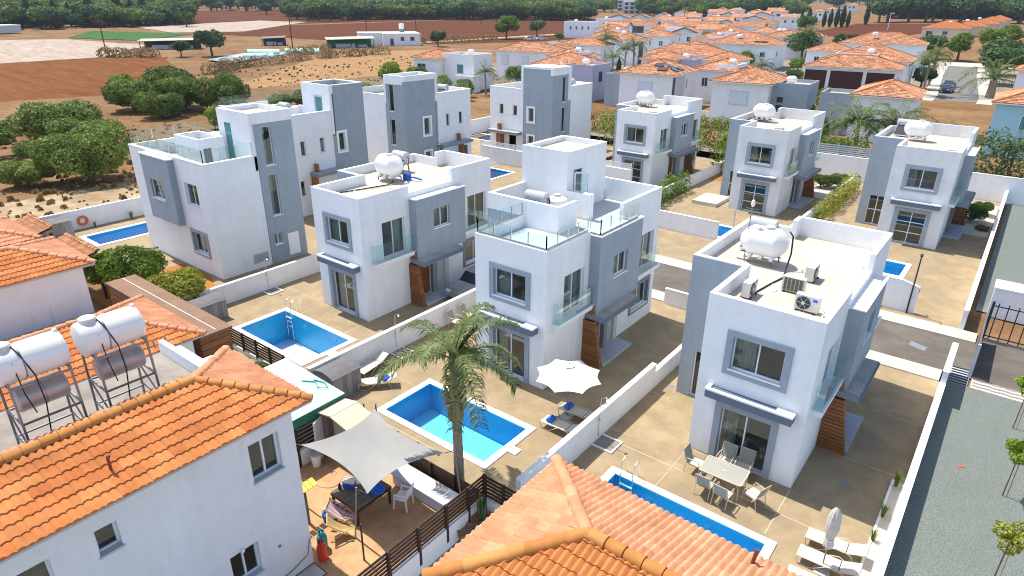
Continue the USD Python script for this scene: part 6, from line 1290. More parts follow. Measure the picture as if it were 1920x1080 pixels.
for (pn, lb, x, y, s, sz) in (('bush_a', 'green scrub left of the second tower', -97.0, 62.5, 2.6, .9), ('bush_b', 'green scrub behind the second tower', -96.0, 66.5, 2.8, .9), ('citrus', 'bright scrub patch between the second and third towers', -93.0, 75.5, 2.7, .9), ('bush_a', 'low scrub behind the first two villas terrace glass', -91.0, 57.0, 2.0, .8)):
    plant(pn, 'shrub', lb, x, y, s, cat='shrub', sz=sz)
for (lb, x, y, s) in (('dark fruit tree left of the tiled house with white block', -103.5, 92.5, 3.3), ('bright fruit tree in front of the tiled house with white block', -96.5, 92.0, 3.0), ('bright tree behind the third tower boiler', -88.5, 91.5, 2.4), ('bright tree in the yard below the white block house', -82.5, 90.5, 2.3), ('small green tree in the paved yard behind the third tower', -79.5, 88.0, 1.7), ('bright leafy tree left of the corner tower villa', -83.5, 108.0, 2.9), ('second bright leafy tree by the corner tower villa', -79.0, 107.0, 2.6)):
    plant('garden_tree', 'garden_tree', lb, x, y, s)
for (pn, lb, x, y, s) in (('citrus', 'dark green citrus tree behind the brown flat shed roof', -38.6, 13.6, 2.25), ('citrus_yellow', 'yellowing citrus tree beside the orange soil', -35.0, 14.1, 1.95), ('citrus', 'small leafy bush between the citrus and the large villa', -41.5, 13.0, 1.6)):
    plant(pn, 'citrus_tree', lb, x, y, s)
plant('citrus', 'shrub', 'small green shrub at the corner of the brown shed and lattice fence', -25.2, 13.3, .5, cat='shrub')
# hedges: each run one clipped plant row
def hedge(label, pts, w, h, n, mat, seed, leaf=.1, base=0.0):
    bl = []; pts = np.array(pts, float); g = np.random.default_rng(seed)
    L = np.r_[0, np.cumsum(np.linalg.norm(np.diff(pts, axis=0), axis=1))]
    for s in np.arange(0, L[-1], w * .55):
        p = [np.interp(s, L, pts[:, 0]), np.interp(s, L, pts[:, 1])]
        bl.append((p[0] + g.normal(0, w * .12), p[1] + g.normal(0, w * .12), base + h * (.45 + .15 * g.random()), w * (.5 + .2 * g.random())))
    t = thing('hedge', label, 'hedge'); part(t, 'foliage', crown(bl, n, leaf, seed, min(1.6, h / w * 1.05), .4), mat)
    st = MB()
    for b in bl[::2]: st.tube([(b[0], b[1], 0), (b[0], b[1], b[2])], [.04, .02], 5)
    part(t, 'stem', st, 'trunk')
hedge('dark overgrown hedge hanging over the white wall by the turquoise house', [(-2.0, 73.0), (3, 73.5), (12, 74.0)], 3.4, 4.2, 7000, 'leaf_dark', 31, .16, 1.2)
hedge('bright hedge along the wall left of the middle back villa', [(-24.0, 47.8), (-24.0, 57.0)], 1.3, 1.7, 3500, 'leaf_bright', 32, .11)
hedge('yellowish hedge along the wall right of the middle back villa', [(-11.6, 54.5), (-11.6, 67.5)], 1.0, 1.4, 3500, 'leaf_yellow', 33, .1)
hedge('tall leafy hedge between the first two back villas', [(-24.0, 66.0), (-24.0, 73.5)], 2.2, 4.2, 3500, 'leaf_bright', 34, .15)
hedge('leafy shrub belt behind the wall of the back villas', [(-23.5, 74.5), (-13, 75.5)], 2.6, 3.0, 5000, 'leaf_bright', 36, .16)
hedge('mixed green belt between the tower villa corner and the village', [(-58, 76), (-40, 79), (-26, 78)], 2.4, 2.4, 5200, 'leaf_bush', 37, .16)
hedge('low green garden belt in front of the shuttered village house', [(-42, 90), (-24, 89)], 2.0, 1.6, 4200, 'leaf_bright', 38, .15)
hedge('green roadside belt left of the street', [(-15.5, 100), (-17.5, 128)], 1.8, 1.6, 4200, 'leaf_bush', 39, .15)
hedge('green reeds beside the corner tower villa', [(-41.0, 71.5), (-35.0, 73.0), (-30, 73)], 2.0, 3.6, 3500, 'leaf_bright', 35, .15)
for (lb, x, y, s) in (('left shrub in the stone bed behind the middle back villa', -14.3, 66.0, 1.15), ('right shrub in the stone bed behind the middle back villa', -12.9, 67.0, 1.25), ('dark shrub beside the last back villa fin', -1.9, 63.0, 1.2), ('second dark shrub in the stone bed by the boundary wall', -1.2, 65.5, 1.0)):
    plant('bush_c', 'shrub', lb, x, y, s, cat='shrub')
plant('drybush' if 'drybush' in PROTO else 'dry_bush', 'shrub', 'dry yellow shrub against the far boundary wall', -.9, 60.5, .6, cat='shrub')
def grass_tuft(label, x, y, h, mat, z=.05, n=46):
    V, F = [], []
    for k in range(n):
        a = rng.random() * 6.28; r = .05 * rng.random(); o = np.array([x + r * math.cos(a), y + r * math.sin(a), z]); d = np.array([math.cos(a), math.sin(a), 0]) * (.1 + .35 * rng.random()) * h; w = np.array([-math.sin(a), math.cos(a), 0]) * .012
        b = len(V); V += [o - w, o + w, o + d * .4 + w * .8 + [0, 0, h * .6], o + d * .4 - w * .8 + [0, 0, h * .6], o + d + [0, 0, h * (.75 + .25 * rng.random())]]; F += [[b, b + 1, b + 2], [b, b + 2, b + 3], [b + 3, b + 2, b + 4]]
    solo('grass_tuft', MB().add(V, F), mat, label, 'plant')
for i, (x, y, h) in enumerate(((-.52, 23.3, .75), (-.60, 21.3, .6), (-.62, 19.9, .5), (-.62, 17.2, .6))):
    grass_tuft('spiky grass tuft in the pale planting strip, ' + ('tallest and farthest', 'second from the far end', 'third from the far end', 'nearest, by the loungers')[i], x, y, h, 'leaf_bright')
for i, (y, h) in enumerate(((17.6, .55), (20.3, .75), (23.2, .75))):
    grass_tuft('green tuft at the foot of the lifebuoy wall, ' + ('next to the ring', 'middle one', 'farthest one')[i], -54.6, y, h, 'leaf_dark', 0)
# young lime green trees on the gravel
for i, (x, y, h) in enumerate(((2.56, 25.24, 2.0), (2.6, 30.4, 2.1), (2.62, 20.6, 1.7))):
    t = thing('young_tree', ('young lime green tree on the gravel, middle one of three', 'farthest young lime green tree on the gravel, cut by the edge', 'nearest young yellow green tree on the gravel')[i], 'tree', (x, y, 0))
    part(t, 'trunk', MB().tube([(0, 0, 0), (.02, .02, h * .7), (.05, .05, h)], [.022, .018, .012], 6), 'trunk')
    part(t, 'stake', MB().cyl((.12, 0, 0), (.12, .02, h * .85), .018, 6), 'palewood')
    bl = [(.05 + .25 * math.cos(a), .05 + .25 * math.sin(a), h + .22 * math.sin(2.3 * a), .22 + .05 * math.sin(3 * a)) for a in np.linspace(0, 5.5, 7)]
    part(t, 'crown', crown(bl, 900, .06, 40 + i, .9), 'leaf_lime' if i != 2 else 'leaf_yellow')
# palms and trees of the back streets
for (pn, lb, x, y, s) in (('palm_a', 'left feather palm between the middle and last back villas', -14.9, 82.0, 1.5), ('palm_a', 'right feather palm between the middle and last back villas', -11.4, 84.0, 1.45), ('palm_low', 'low yellow green palm behind the middle back villa', -17.2, 77.5, 1.1), ('palm_low', 'wide palm rising behind the last back villa tank', -5.2, 83.5, 1.6), ('palm_b', 'palm behind the right corner of the last back villa', -.6, 75.8, 1.0),
                      ('palm_b', 'palm at the left kerb of the street by the parked cars', -17.6, 148.0, 1.5), ('palm_b', 'second palm at the left kerb of the street', -19.0, 166.0, 1.5), ('palm_b', 'palm in front of the white blank house wall', -88.2, 150.5, 1.75), ('palm_b', 'palm beside the dark panel of the village house', -79.6, 149.0, 1.5), ('palm_low', 'low palm behind the white village roofs', -68.0, 165.0, 1.5),
                      ('palm_low', 'low broad palm on the right side of the street', -7.3, 152.0, 2.6), ('palm_b', 'small palm by the pale walls left of the brown panelled house', -43.6, 134.0, 1.2), ('palm_b', 'palm beyond the low tiled village houses', -56.0, 208.0, 1.8)):
    plant(pn, 'palm_tree', lb, x, y, s, cat='palm tree')
for (pn, lb, x, y, s) in (('citrus', 'leafy green tree left of the palms behind the middle back villa', -19.8, 81.5, 2.4), ('garden_tree', 'green bush under the palms behind the middle back villa', -16.5, 79.0, 1.8), ('dark_tree', 'tall dark tree on the right side of the street', -8.4, 176.0, 5.4), ('dark_tree', 'taller dark tree farther up the right side of the street', -9.8, 196.0, 5.8), ('garden_tree', 'yellow green tree in front of the cream row', -16.0, 270.0, 5.0), ('garden_tree', 'second yellow green tree by the cream row', -13.5, 292.0, 5.2),
                      ('garden_tree', 'round bright tree left of the street end', -21.2, 233.0, 5.0), ('dark_tree', 'dark round tree beside the bright one at the street end', -28.4, 235.0, 4.6), ('dark_tree', 'dark leafy tree at the corner of the panelled house', -19.4, 158.0, 3.0), ('dark_tree', 'tall tree at the edge of the small red field', -56.6, 206.0, 5.4), ('dark_tree', 'bushy tree on the slope of the small red field', -50.0, 225.0, 4.6), ('garden_tree', 'pale tree on the slope of the small red field', -44.0, 222.0, 4.2), ('garden_tree', 'green tree left of the brown panelled house', -37.5, 118.0, 2.4),
                      ('cypress', 'slim dark cypress next to the village palm', -77.2, 137.5, 4.6), ('garden_tree', 'shaggy tree by the white flat village block', -177.0, 221.0, 6.0), ('dark_tree', 'dark tree right of the white farmhouse', -170.0, 174.0, 3.6), ('dark_tree', 'dark tree by the track at the field end', -180.0, 246.0, 4.5), ('dark_tree', 'low dark tree beside the pond', -190.0, 102.0, 5.0), ('dark_tree', 'small dark tree left of the pond', -194.0, 95.0, 3.0),
                      ('garden_tree', 'green garden tree below the far white houses', -98.0, 236.0, 3.5), ('dark_tree', 'dark garden tree at the white village house', -99.0, 206.0, 3.4), ('dark_tree', 'dark tree left of the far cypresses', -112.0, 385.0, 5.0), ('dark_tree', 'dark tree right of the white hip roofed house', -95.0, 345.0, 5.5)):
    plant(pn, 'street_tree', lb, x, y, s)
for i, (x, y) in enumerate(((-104, 410), (-101, 411), (-98.5, 414), (-96, 416), (-93.5, 418), (-113.5, 400), (-110.0, 402), (-92, 455))):
    plant('cypress', 'cypress', 'dark column cypress in the row among the far white houses', x, y, 9 + (i * 37 % 4), cat='tree', group='cypresses among the far white houses')
# dry hedge rows along the pond and field edges
t = thing('scrub_row', 'row of brown dry scrub along the pond and field edge', 'scrub', kind='stuff')
bl = []
for (a, b) in (((-150, 80), (-158, 92)), ((-158, 92), (-163, 122)), ((-163, 122), (-160, 140)), ((-186, 182), (-178, 215)), ((-206, 79), (-198, 90)), ((-176, 120), (-182, 135))):
    for f in np.linspace(0, 1, 9): bl.append((a[0] + (b[0] - a[0]) * f + rng.normal(0, .6), a[1] + (b[1] - a[1]) * f + rng.normal(0, .6), hT(*a) + .9, 1.5 + .6 * rng.random()))
part(t, 'foliage', crown(bl, 12000, .26, 50, .9), 'drygrass')
# dry weeds scattered on the bare ground
V, F = [], []
for k in range(2600):
    if k < 1500: x, y = rng.uniform(-98, -57), rng.uniform(-8, 44)
    else: x, y = rng.uniform(-150, -84), rng.uniform(56, 140)
    s = .12 + .3 * rng.random() ** 2; z = hT(x, y)
    for q in range(3):
        a = rng.random() * 3.14; b = len(V); dx, dy = s * math.cos(a), s * math.sin(a); V += [(x - dx, y - dy, z), (x + dx, y + dy, z), (x + dx * .6, y + dy * .6, z + s * 1.1), (x - dx * .7, y - dy * .7, z + s * .9)]; F += [[b, b + 1, b + 2], [b, b + 2, b + 3]]
solo('dry_weeds', MB().add(V, F), 'drygrass', 'dry weeds scattered over the bare soil', 'weeds', kind='stuff')
# the woods at the edge of the plain: the trees that stand out, then the mass behind them
gB = np.random.default_rng(77)
fg = ('trees along the front of the left wood', 'trees along the front of the middle wood', 'trees of the dark wood behind the cream row', 'cypress spikes in the left wood')
def line(pts, k, jit, s0, s1, protos, lb, gr, name='wood_tree'):
    pts = np.array(pts, float); L = np.r_[0, np.cumsum(np.linalg.norm(np.diff(pts, axis=0), axis=1))]
    for i in range(k):
        s = L[-1] * (i + .5) / k; x, y = np.interp(s, L, pts[:, 0]) + gB.normal(0, jit), np.interp(s, L, pts[:, 1]) + gB.normal(0, jit)
        plant(protos[i % len(protos)], name, lb, x, y, s0 + (s1 - s0) * gB.random(), gB.random() * 6.28, gr)
line([(-362, 96), (-360, 116), (-360, 150), (-374, 178)], 16, 3, 4.5, 7, ('far_tree', 'far_tree_b'), 'rounded tree at the front of the wood behind the green crop', fg[0])
line([(-374, 258), (-356, 272), (-364, 310), (-385, 381), (-391, 452), (-400, 560)], 34, 4, 5, 8, ('far_tree', 'far_tree_b', 'far_tree'), 'dense dark tree at the front of the wood behind the red fields', fg[1])
line([(-95, 500), (-60, 540), (-25, 520), (10, 560)], 14, 8, 9, 14, ('far_tree',), 'rounded dark tree in the wood behind the cream row', fg[2])
line([(-385, 100), (-382, 120), (-380, 150), (-384, 178)], 12, 6, 11, 17, ('cypress',), 'dark pointed tree standing out of the left wood', fg[3])
for i, (x, y, s) in enumerate(((-356, 121, 4.0), (-357, 138, 3.4))): plant('red_bush', 'flowering_bush', ('left magenta flowering bush at the foot of the left wood', 'right magenta flowering bush at the foot of the left wood')[i], x, y, s, cat='bush')
for i, (x, y) in enumerate(((-470, 300), (-520, 262), (-480, 215))): plant('far_tree', 'wood_tree', ('lone dark tree on the far red field', 'dark thicket left on the far red field', 'pair of trees at the left end of the far red field')[i], x, y, 6)
pi = UsdGeom.PointInstancer.Define(stage, '/World/woodland'); _tag(pi.GetPrim(), 'dark green woodland massed along the horizon', 'woodland', None, 'stuff')
pos, sc, ori, ids = [], [], [], []
def mass(n, fx):
    for _ in range(n):
        x, y, s = fx(); pos.append((x, y, hT(x, y) - .3)); sc.append((s, s, s * gB.uniform(.8, 1.15))); a = gB.random() * 6.28; ori.append(Gf.Quath(math.cos(a / 2), 0, 0, math.sin(a / 2))); ids.append(int(gB.random() * 2))
def pol(r0, r1, a0, a1, s0, s1):
    def fx():
        r, a = math.sqrt(gB.uniform(r0 ** 2, r1 ** 2)), math.radians(gB.uniform(a0, a1)); return -r * math.cos(a), r * math.sin(a), gB.uniform(s0, s1)
    return fx
mass(420, pol(382, 520, 12, 27, 5, 8)); mass(700, pol(470, 640, 34, 58, 5.5, 8.5)); mass(900, pol(640, 1000, 10, 60, 6, 10)); mass(500, pol(560, 900, 62, 74, 6, 10)); mass(600, pol(590, 800, 80, 99, 9, 15)); mass(700, pol(900, 1500, 8, 100, 8, 14))
pi.CreatePrototypesRel().SetTargets([])
for nm in ('far_tree', 'far_tree_b'):
    q = UsdGeom.Xform.Define(stage, f'/World/woodland/{nm}_kind'); q.GetPrim().GetReferences().AddInternalReference(PROTO[nm]); pi.GetPrototypesRel().AddTarget(q.GetPath())
pi.CreatePositionsAttr(Vt.Vec3fArray([Gf.Vec3f(*map(float, p_)) for p_ in pos])); pi.CreateScalesAttr(Vt.Vec3fArray([Gf.Vec3f(*map(float, p_)) for p_ in sc])); pi.CreateOrientationsAttr(Vt.QuathArray(ori)); pi.CreateProtoIndicesAttr(Vt.IntArray(ids))
# ---------------------------------------------------------------- the village behind
def far_tile_mat():
    n = {'g': ('geometry', {}), 'mp': ('mapping', {'scale': (3.4, 3.4, 8.0)}), 'v': ('white_noise_texture', {}) if False else ('voronoi_texture', {'scale': 1.0}), 'w': ('separate_color', {}),
         'r': ('rgb_ramp', {'ramp': [(0, (0.34, 0.135, 0.065)), (0.35, (0.48, 0.22, 0.115)), (0.7, (0.58, 0.30, 0.17)), (1, (0.68, 0.46, 0.32))]}),
         'n': ('noise_texture', {'scale': .5, 'detail': 5}), 'nr': ('rgb_ramp', {'ramp': [(.35, (.85,) * 3), (.65, (1.1,) * 3)]}), 'm': ('mix', {'mix_type': 'multiply', 'fac': 1.0}), 'p': ('principled_bsdf', {'roughness': .85, 'specular_ior_level': .15})}
    l = [('g.position', 'mp.vector'), ('mp.vector', 'v.vector'), ('v.color', 'w.color'), ('w.r', 'r.fac'), ('g.position', 'n.vector'), ('n.fac', 'nr.fac'), ('r.color', 'm.color1'), ('nr.color', 'm.color2'), ('m.color', 'p.base_color')]
    return usdkit.material(stage, '/World/Looks/mottled_roof_tile', n, l, surface='p.BSDF')
M['tile_far'] = far_tile_mat()
M['villageground'] = pm('village_lane', (0.30, 0.255, 0.20), .9, .16, .12, spec=.1, stain=.2, detail=8)
M['tile_plain'] = pm('plain_orange_roof', (0.52, 0.20, 0.08), .85, .12, 1.5, spec=.1)
def stepped(mb, A, B, C, D, n):
    """roof plane A-B eave, D-C top, laid in n overlapping courses"""
    A, B, C, D = (np.asarray(q, float) for q in (A, B, C, D)); N = norm(np.cross(B - A, D - A)); N = N if N[2] > 0 else -N
    for k in range(n):
        f0, f1 = k / n, (k + 1) / n
        a, b, c, d = A + (D - A) * f0, B + (C - B) * f0, B + (C - B) * f1, A + (D - A) * f1
        mb.add([a + N * .09, b + N * .09, c + N * .03, d + N * .03, a, b], [[0, 1, 2, 3], [4, 5, 1, 0]])
def vhouse(label, x, y, W, D, eave=6.0, roof='hip', walls='white', wins=(), blocks=(), ang=.078, ov=.45, slope=.36, course=.35, z0=None, panels=(), tank=None, mat='tile_far', stuff=(), fr='alu'):
    """house with its near right eave corner at (x, y); W to the left, D to the back"""
    z0 = hT(x, y) - .1 if z0 is None else z0
    t = thing('village_house', label, 'house', (x, y, z0), ang)
    bm = MB().box(-W + ov, -ov, ov, D - ov, 0, eave)
    part(t, 'wall', bm, walls)
    rf = MB(); cp = MB(); s = min(W, D) / 2; h = s * slope
    if roof == 'hip':
        if W >= D: R0, R1 = (-W + s, D / 2, eave + h), (-s, D / 2, eave + h)
        else: R0, R1 = (-W / 2, s, eave + h), (-W / 2, D - s, eave + h)
        nw, ne, se, sw = (-W, D, eave), (0, D, eave), (0, 0, eave), (-W, 0, eave); n = max(3, int(math.hypot(s, h) / course))
        if W >= D: pl = [(sw, se, R1, R0), (ne, nw, R0, R1), (se, ne, R1, R1), (nw, sw, R0, R0)]; hips = [(sw, R0), (nw, R0), (se, R1), (ne, R1), (R0, R1)]
        else: pl = [(sw, se, R0, R0), (ne, nw, R1, R1), (se, ne, R1, R0), (nw, sw, R0, R1)]; hips = [(sw, R0), (se, R0), (nw, R1), (ne, R1), (R0, R1)]
    elif roof == 'gable':      # ridge along x
        R0, R1 = (-W, D / 2, eave + h), (0, D / 2, eave + h); n = max(3, int(math.hypot(s, h) / course))
        pl = [((-W, 0, eave), (0, 0, eave), R1, R0), ((0, D, eave), (-W, D, eave), R0, R1)]; hips = [(R0, R1)]
        g_ = MB().prism([(ov, eave - .01), (D - ov, eave - .01), (D / 2, eave + h * (1 - 2 * ov / D))], 0, W - 2 * ov, ((-W + ov, 0, 0), (0, 1, 0), (0, 0, 1), (1, 0, 0))); part(t, 'gable_wall', g_, walls)
        for xx in (0, -W):
            for (a, b) in (((xx, 0, eave), R1 if xx == 0 else R0), ((xx, D, eave), R1 if xx == 0 else R0)): part(t, 'barge_board', MB().bar(np.array(a) - [0, 0, .1], np.array(b) - [0, 0, .1], .12, .26), 'charcoal')
    elif roof == 'gable_y':
        R0, R1 = (-W / 2, 0, eave + h), (-W / 2, D, eave + h); n = max(3, int(math.hypot(s, h) / course))
        pl = [((0, 0, eave), (0, D, eave), R1, R0), ((-W, D, eave), (-W, 0, eave), R0, R1)]; hips = [(R0, R1)]
        g_ = MB().prism([(-W + ov, eave - .01), (-ov, eave - .01), (-W / 2, eave + h * (1 - 2 * ov / W))], 0, D - 2 * ov, ((0, ov, 0), (1, 0, 0), (0, 0, 1), (0, 1, 0))); part(t, 'gable_wall', g_, walls)
        for (a, b) in (((0, 0, eave), R0), ((-W, 0, eave), R0)): part(t, 'barge_board', MB().bar(np.array(a) - [0, 0, .1], np.array(b) - [0, 0, .1], .12, .28), 'charcoal')
    else:
        pl, hips, n = [], [], 0
        part(t, 'parapet', MB().man(mbox(-W + ov - .03, -ov + .03, ov - .03, D - ov + .03, eave, eave + .45) - mbox(-W + ov + .2, -ov - .2, ov + .2, D - ov - .2, eave, eave + 1)), 'coping'); part(t, 'roof', MB().sheet(sbox(-W + ov + .2, ov + .2, -ov - .2, D - ov - .2), eave + .01), 'roofcream')
    for q in pl: stepped(rf, *q, n)
    if pl:
        r_ = part(t, 'roof', rf, mat)
        part(t, 'eave', MB().box(-W + .02, -.02, .02, D - .02, eave - .14, eave - .02), 'coping')
        for (a, b) in hips:
            if np.linalg.norm(np.subtract(a, b)) > .3: part(t, 'ridge', MB().tube([np.array(a) + [0, 0, .07], np.array(b) + [0, 0, .09]], .12, 6), 'tile_plain')
    for w_ in wins:
        fc, u, z, ww, hh = w_[:5]; m = w_[5] if len(w_) > 5 else 'shadowwin'
        if fc == 'f': f_, g_ = MB().box(-ov - u - ww, -ov - u, ov - .05, ov + .02, z, z + hh), MB().box(-ov - u - ww + .08, -ov - u - .08, ov - .06, ov, z + .08, z + hh - .08); bar = MB().box(-ov - u - ww / 2 - .03, -ov - u - ww / 2 + .03, ov - .07, ov, z + .08, z + hh - .08)
        else: f_, g_ = MB().box(-ov - .02, -ov + .05, ov + u, ov + u + ww, z, z + hh), MB().box(-ov, -ov + .06, ov + u + .08, ov + u + ww - .08, z + .08, z + hh - .08); bar = MB().box(-ov, -ov + .07, ov + u + ww / 2 - .03, ov + u + ww / 2 + .03, z + .08, z + hh - .08)
        p_ = part(t, 'window', f_, 'alu' if m != 'shutter' else 'lightgrey'); part(p_, 'pane' if m != 'shutter' else 'shutter', g_, m); part(p_, 'mullion', bar, 'alu')
    for (x0, x1, y0, y1, h_, m) in blocks:
        part(t, 'annex', MB().man(mbox(x0, x1, y0, y1, 0, h_) - mbox(x0 + .2, x1 - .2, y0 + .2, y1 - .2, h_ - .45, h_ + 1)), m); part(t, 'annex_roof', MB().sheet(sbox(x0 + .2, y0 + .2, x1 - .2, y1 - .2), h_ - .44), 'roofcream')
    for (x0, x1, y0, y1, za, zb, m) in panels: part(t, 'panel', MB().box(x0, x1, y0, y1, za, zb), m)
    if tank:
        c, s_ = math.cos(ang), math.sin(ang); tx, ty, tz = tank
        copy(PT, 'roof_water_tank', ' '.join(('white tank on the roof of ' + label.replace('village ', '')).split()[:16]), 'water tank', (x + c * tx - s_ * ty, y + s_ * tx + c * ty, z0 + tz), ang, None, .75)
    return t
SH = 'shutter'; TW = 'tealwin'
vhouse('village house with pyramid roof straight behind the last back villa', -11, 93.1, 7.8, 10.5, 5.9, wins=(('r', 2, 3.4, 1.0, 1.2), ('r', 5, 3.4, 1.0, 1.2)), blocks=((-11.8, -7.4, 3.5, 9, 5.6, 'greywall'),))
vhouse('village house with three dark brown wall panels', -19.4, 130, 15.6, 10, 6.0, panels=((-15.0, -11.4, .38, .44, .3, 5.4, 'brownpanel'), (-10.8, -5.6, .38, .44, .3, 5.4, 'brownpanel'), (-5.0, -.8, .38, .44, .3, 5.4, 'brownpanel')), wins=(('r', 3, 3.4, 1.2, 1.2),))
vhouse('village house with cluttered roof behind the brown panelled one', -20.2, 146, 16, 15, 6.0, wins=(('f', .8, 3.6, 1.2, 1.1), ('r', 3, 3.4, 1.2, 1.2)), blocks=((-13.5, -6, 1.0, 6, 7.2, 'white'),), tank=(-7.5, 3.5, 6.9))
vhouse('long tiled village house below the small red field', -25.0, 196, 20, 14, 6.0, wins=(('r', 3, 3.4, 1.2, 1.2),), tank=(-12, 3, 7.6))
vhouse('turquoise house with teal windows at the right edge', 8.5, 93.2, 12.6, 11, 6.2, walls='turq', wins=(('f', 7.2, 3.4, 1.9, 1.6, TW), ('f', 2.5, 3.4, 1.9, 1.6, TW), ('f', 7.6, .9, 2.4, .8, TW), ('f', 4.4, .9, 1.6, .8, TW)), ang=.02)
vhouse('village house with solar panels on its roof', -44.7, 97, 9.7, 12, 6.1, wins=(('f', 3.2, 3.3, 2.4, 1.6, SH), ('r', 6.2, 3.6, .6, 1.6)), panels=((-.46, -.42, .8, 1.9, .2, 5.7, 'charcoal'), (-.46, -.41, 2.2, 6.0, .2, 5.7, 'lightgrey')), blocks=((-12.6, -9.0, 2, 9, 5.6, 'greywall'),), tank=(-10.6, 6, 5.2))
SOLAR_ = '/World/village_house_005'
for i, (dx, dy) in enumerate(((-3.7, 3.0), (-2.6, 1.6), (-2.2, 4.2), (-1.2, 3.2), (-1.3, 5.6))):
    tn = norm((1, 0, -.36)) if -dx < dy else norm((0, 1, .36)); tn2 = np.array((0, 1.0, 0)) if -dx < dy else np.array((1.0, 0, 0)); nn_ = np.cross(tn, tn2); nn_ = nn_ if nn_[2] > 0 else -nn_
    part(SOLAR_, 'solar_panel', MB().obox((dx, dy, 6.1 + .36 * min(-dx, dy) + .2), np.array(tn) * .55, tn2 * .8, nn_ * .03), 'solar')
vhouse('village house with closed shutter and grey side block', -29.2, 94.9, 8.8, 11, 6.1, wins=(('f', 2.7, 3.0, 2.6, 1.9, SH),), blocks=((-.6, 4.4, 2.2, 9, 6.2, 'greywall'),), panels=((.4, 1.2, 2.14, 2.2, 3.6, 4.3, 'shadowwin'), (.4, 1.2, 2.14, 2.2, 2.5, 3.2, 'shadowwin')), tank=(1.4, 5, 5.8))
vhouse('small hip roofed village house with teal window', -46.2, 127, 7.2, 11, 6.0, wins=(('f', 4.2, 3.2, 1.2, 1.7, TW), ('f', .9, 0.2, 1.8, 2.6), ('r', 4, 3.3, 1.2, 1.5, TW), ('r', 7, 3.3, 1.0, 1.5)))
vhouse('village house with lilac block and crowded roof tanks', -53.0, 136, 17, 10, 6.0, walls='white', wins=(('r', 2, 3.3, 1.0, 1.5),), blocks=((-9.0, -2.6, -7.5, 0, 5.8, 'lilac'),), tank=(-6, -3.5, 5.4))
vhouse('low tiled village roof left of the lilac block', -58.0, 126.6, 8.3, 8, 5.6, wins=(('f', 1, 3, 1.2, 1.2),))
vhouse('village house with long roof and black collector', -54, 173.2, 17.5, 14, 6.0, wins=(('f', 2, 3.2, 1.2, 1.2), ('r', 3, 3.2, 1.2, 1.3)), panels=((-5.5, -2.6, 1.2, 2.6, 6.75, 6.85, 'solar'),), tank=(-10, 3.5, 7.1))
vhouse('village house with pale shuttered end wall', -57.3, 208, 12, 9, 6.0, wins=(('f', 1.5, 3.0, 1.6, 1.8, SH), ('r', 2, 3.0, 1.4, 1.8, SH)), tank=(-8, 4, 7.1))
vhouse('broad village house with two pale shutters behind the corner tower', -84.8, 120.9, 14.8, 9, 6.0, wins=(('f', 10.6, 3.0, 1.8, 2.0, SH), ('f', 5.2, 3.0, 1.8, 2.0, SH)))
vhouse('village house with lilac side block behind the corner tower villa', -64.8, 101.4, 10.0, 11, 6.0, wins=(('f', 6, 3.2, 1.2, 1.4),), blocks=((-1.6, 3.6, -1.8, 5.2, 6.5, 'lilac'),), panels=((3.58, 3.64, .6, 1.9, 3.6, 5.3, 'shadowwin'),), tank=(.4, 1.8, 6.1))
vhouse('village house with low wide roof behind the broad shuttered one', -86.2, 144.5, 12.5, 8, 6.0, wins=(('f', 10, 3.2, 1.6, 1.6, TW), ('r', 2, 3.2, .8, 1.8)))
vhouse('small tiled roof with lilac gable behind the broad shuttered house', -86.5, 131.5, 8.5, 6, 5.6, walls='lilac')
vhouse('white blank walled village house behind the palm', -86.2, 163, 14, 9, 6.2, wins=(('r', 2, 3.4, 1.2, 1.4),), panels=((-.46, -.38, 1.6, 4.4, .2, 5.8, 'charcoal'),), tank=(-6, 4, 7.3))
vhouse('tiled house with bright white block and teal window', -93.1, 95.5, 7.4, 9, 5.9, walls='white', wins=(('f', 3.4, 3.0, 2.2, 1.9), ('r', 1.2, 3.2, .9, 1.5)), blocks=((-.6, 7.0, 1.8, 8, 6.9, 'white'), (4.0, 8.4, -.4, 1.7, 3.2, 'white')), panels=((3.0, 4.4, 1.72, 1.8, 3.4, 5.0, 'tealwin'), (4.6, 6.2, -.46, -.4, .3, 2.4, 'tealwin')), tank=(4, 5, 6.5))
vhouse('white flat roofed village block with narrow windows, nearer one', -152.3, 247.9, 13.6, 9, 6.2, 'flat', ang=.25, wins=tuple(('f', 1.5 + 2.6 * k, 3.4, .8, 1.5) for k in range(4)), tank=(-9, 4, 6.3))
vhouse('white flat roofed village block with narrow windows, farther one', -160.9, 283.5, 11.6, 9, 6.2, 'flat', ang=.25, wins=tuple(('f', 1.2 + 2.6 * k, 3.4, .8, 1.5) for k in range(4)), tank=(-7, 4, 6.3))
vhouse('long gabled house with dark wall band in the middle of the village', -127.7, 255.1, 15, 8, 5.6, 'gable', ang=.2, panels=((-11, -5, .36, .44, 2.8, 5.3, 'charcoal'),), wins=(('r', 2, 3, 1, 1.4),))
vhouse('long gabled house with charcoal front and white framed windows', -104.6, 260.8, 15.5, 9, 5.8, 'gable', ang=.2, panels=((-10.5, -5.2, .36, .44, .2, 5.5, 'charcoal'),), wins=(('f', 1.4, 3.0, 2.4, 1.9, TW), ('f', 5.8, 2.0, 1.1, 2.6), ('f', 7.6, 1.6, 1.1, 2.0), ('r', 3, 3, 1, 1.4)))
vhouse('small hip roof with white block in the middle of the village', -104.6, 215.8, 7.2, 8, 5.8, ang=.15, wins=(('f', 2, 3, 1, 1.3),), blocks=((-.4, 4.8, 1, 7, 7.0, 'white'),), panels=((2.2, 3.2, .92, 1.0, 3.6, 5.0, 'shadowwin'),))
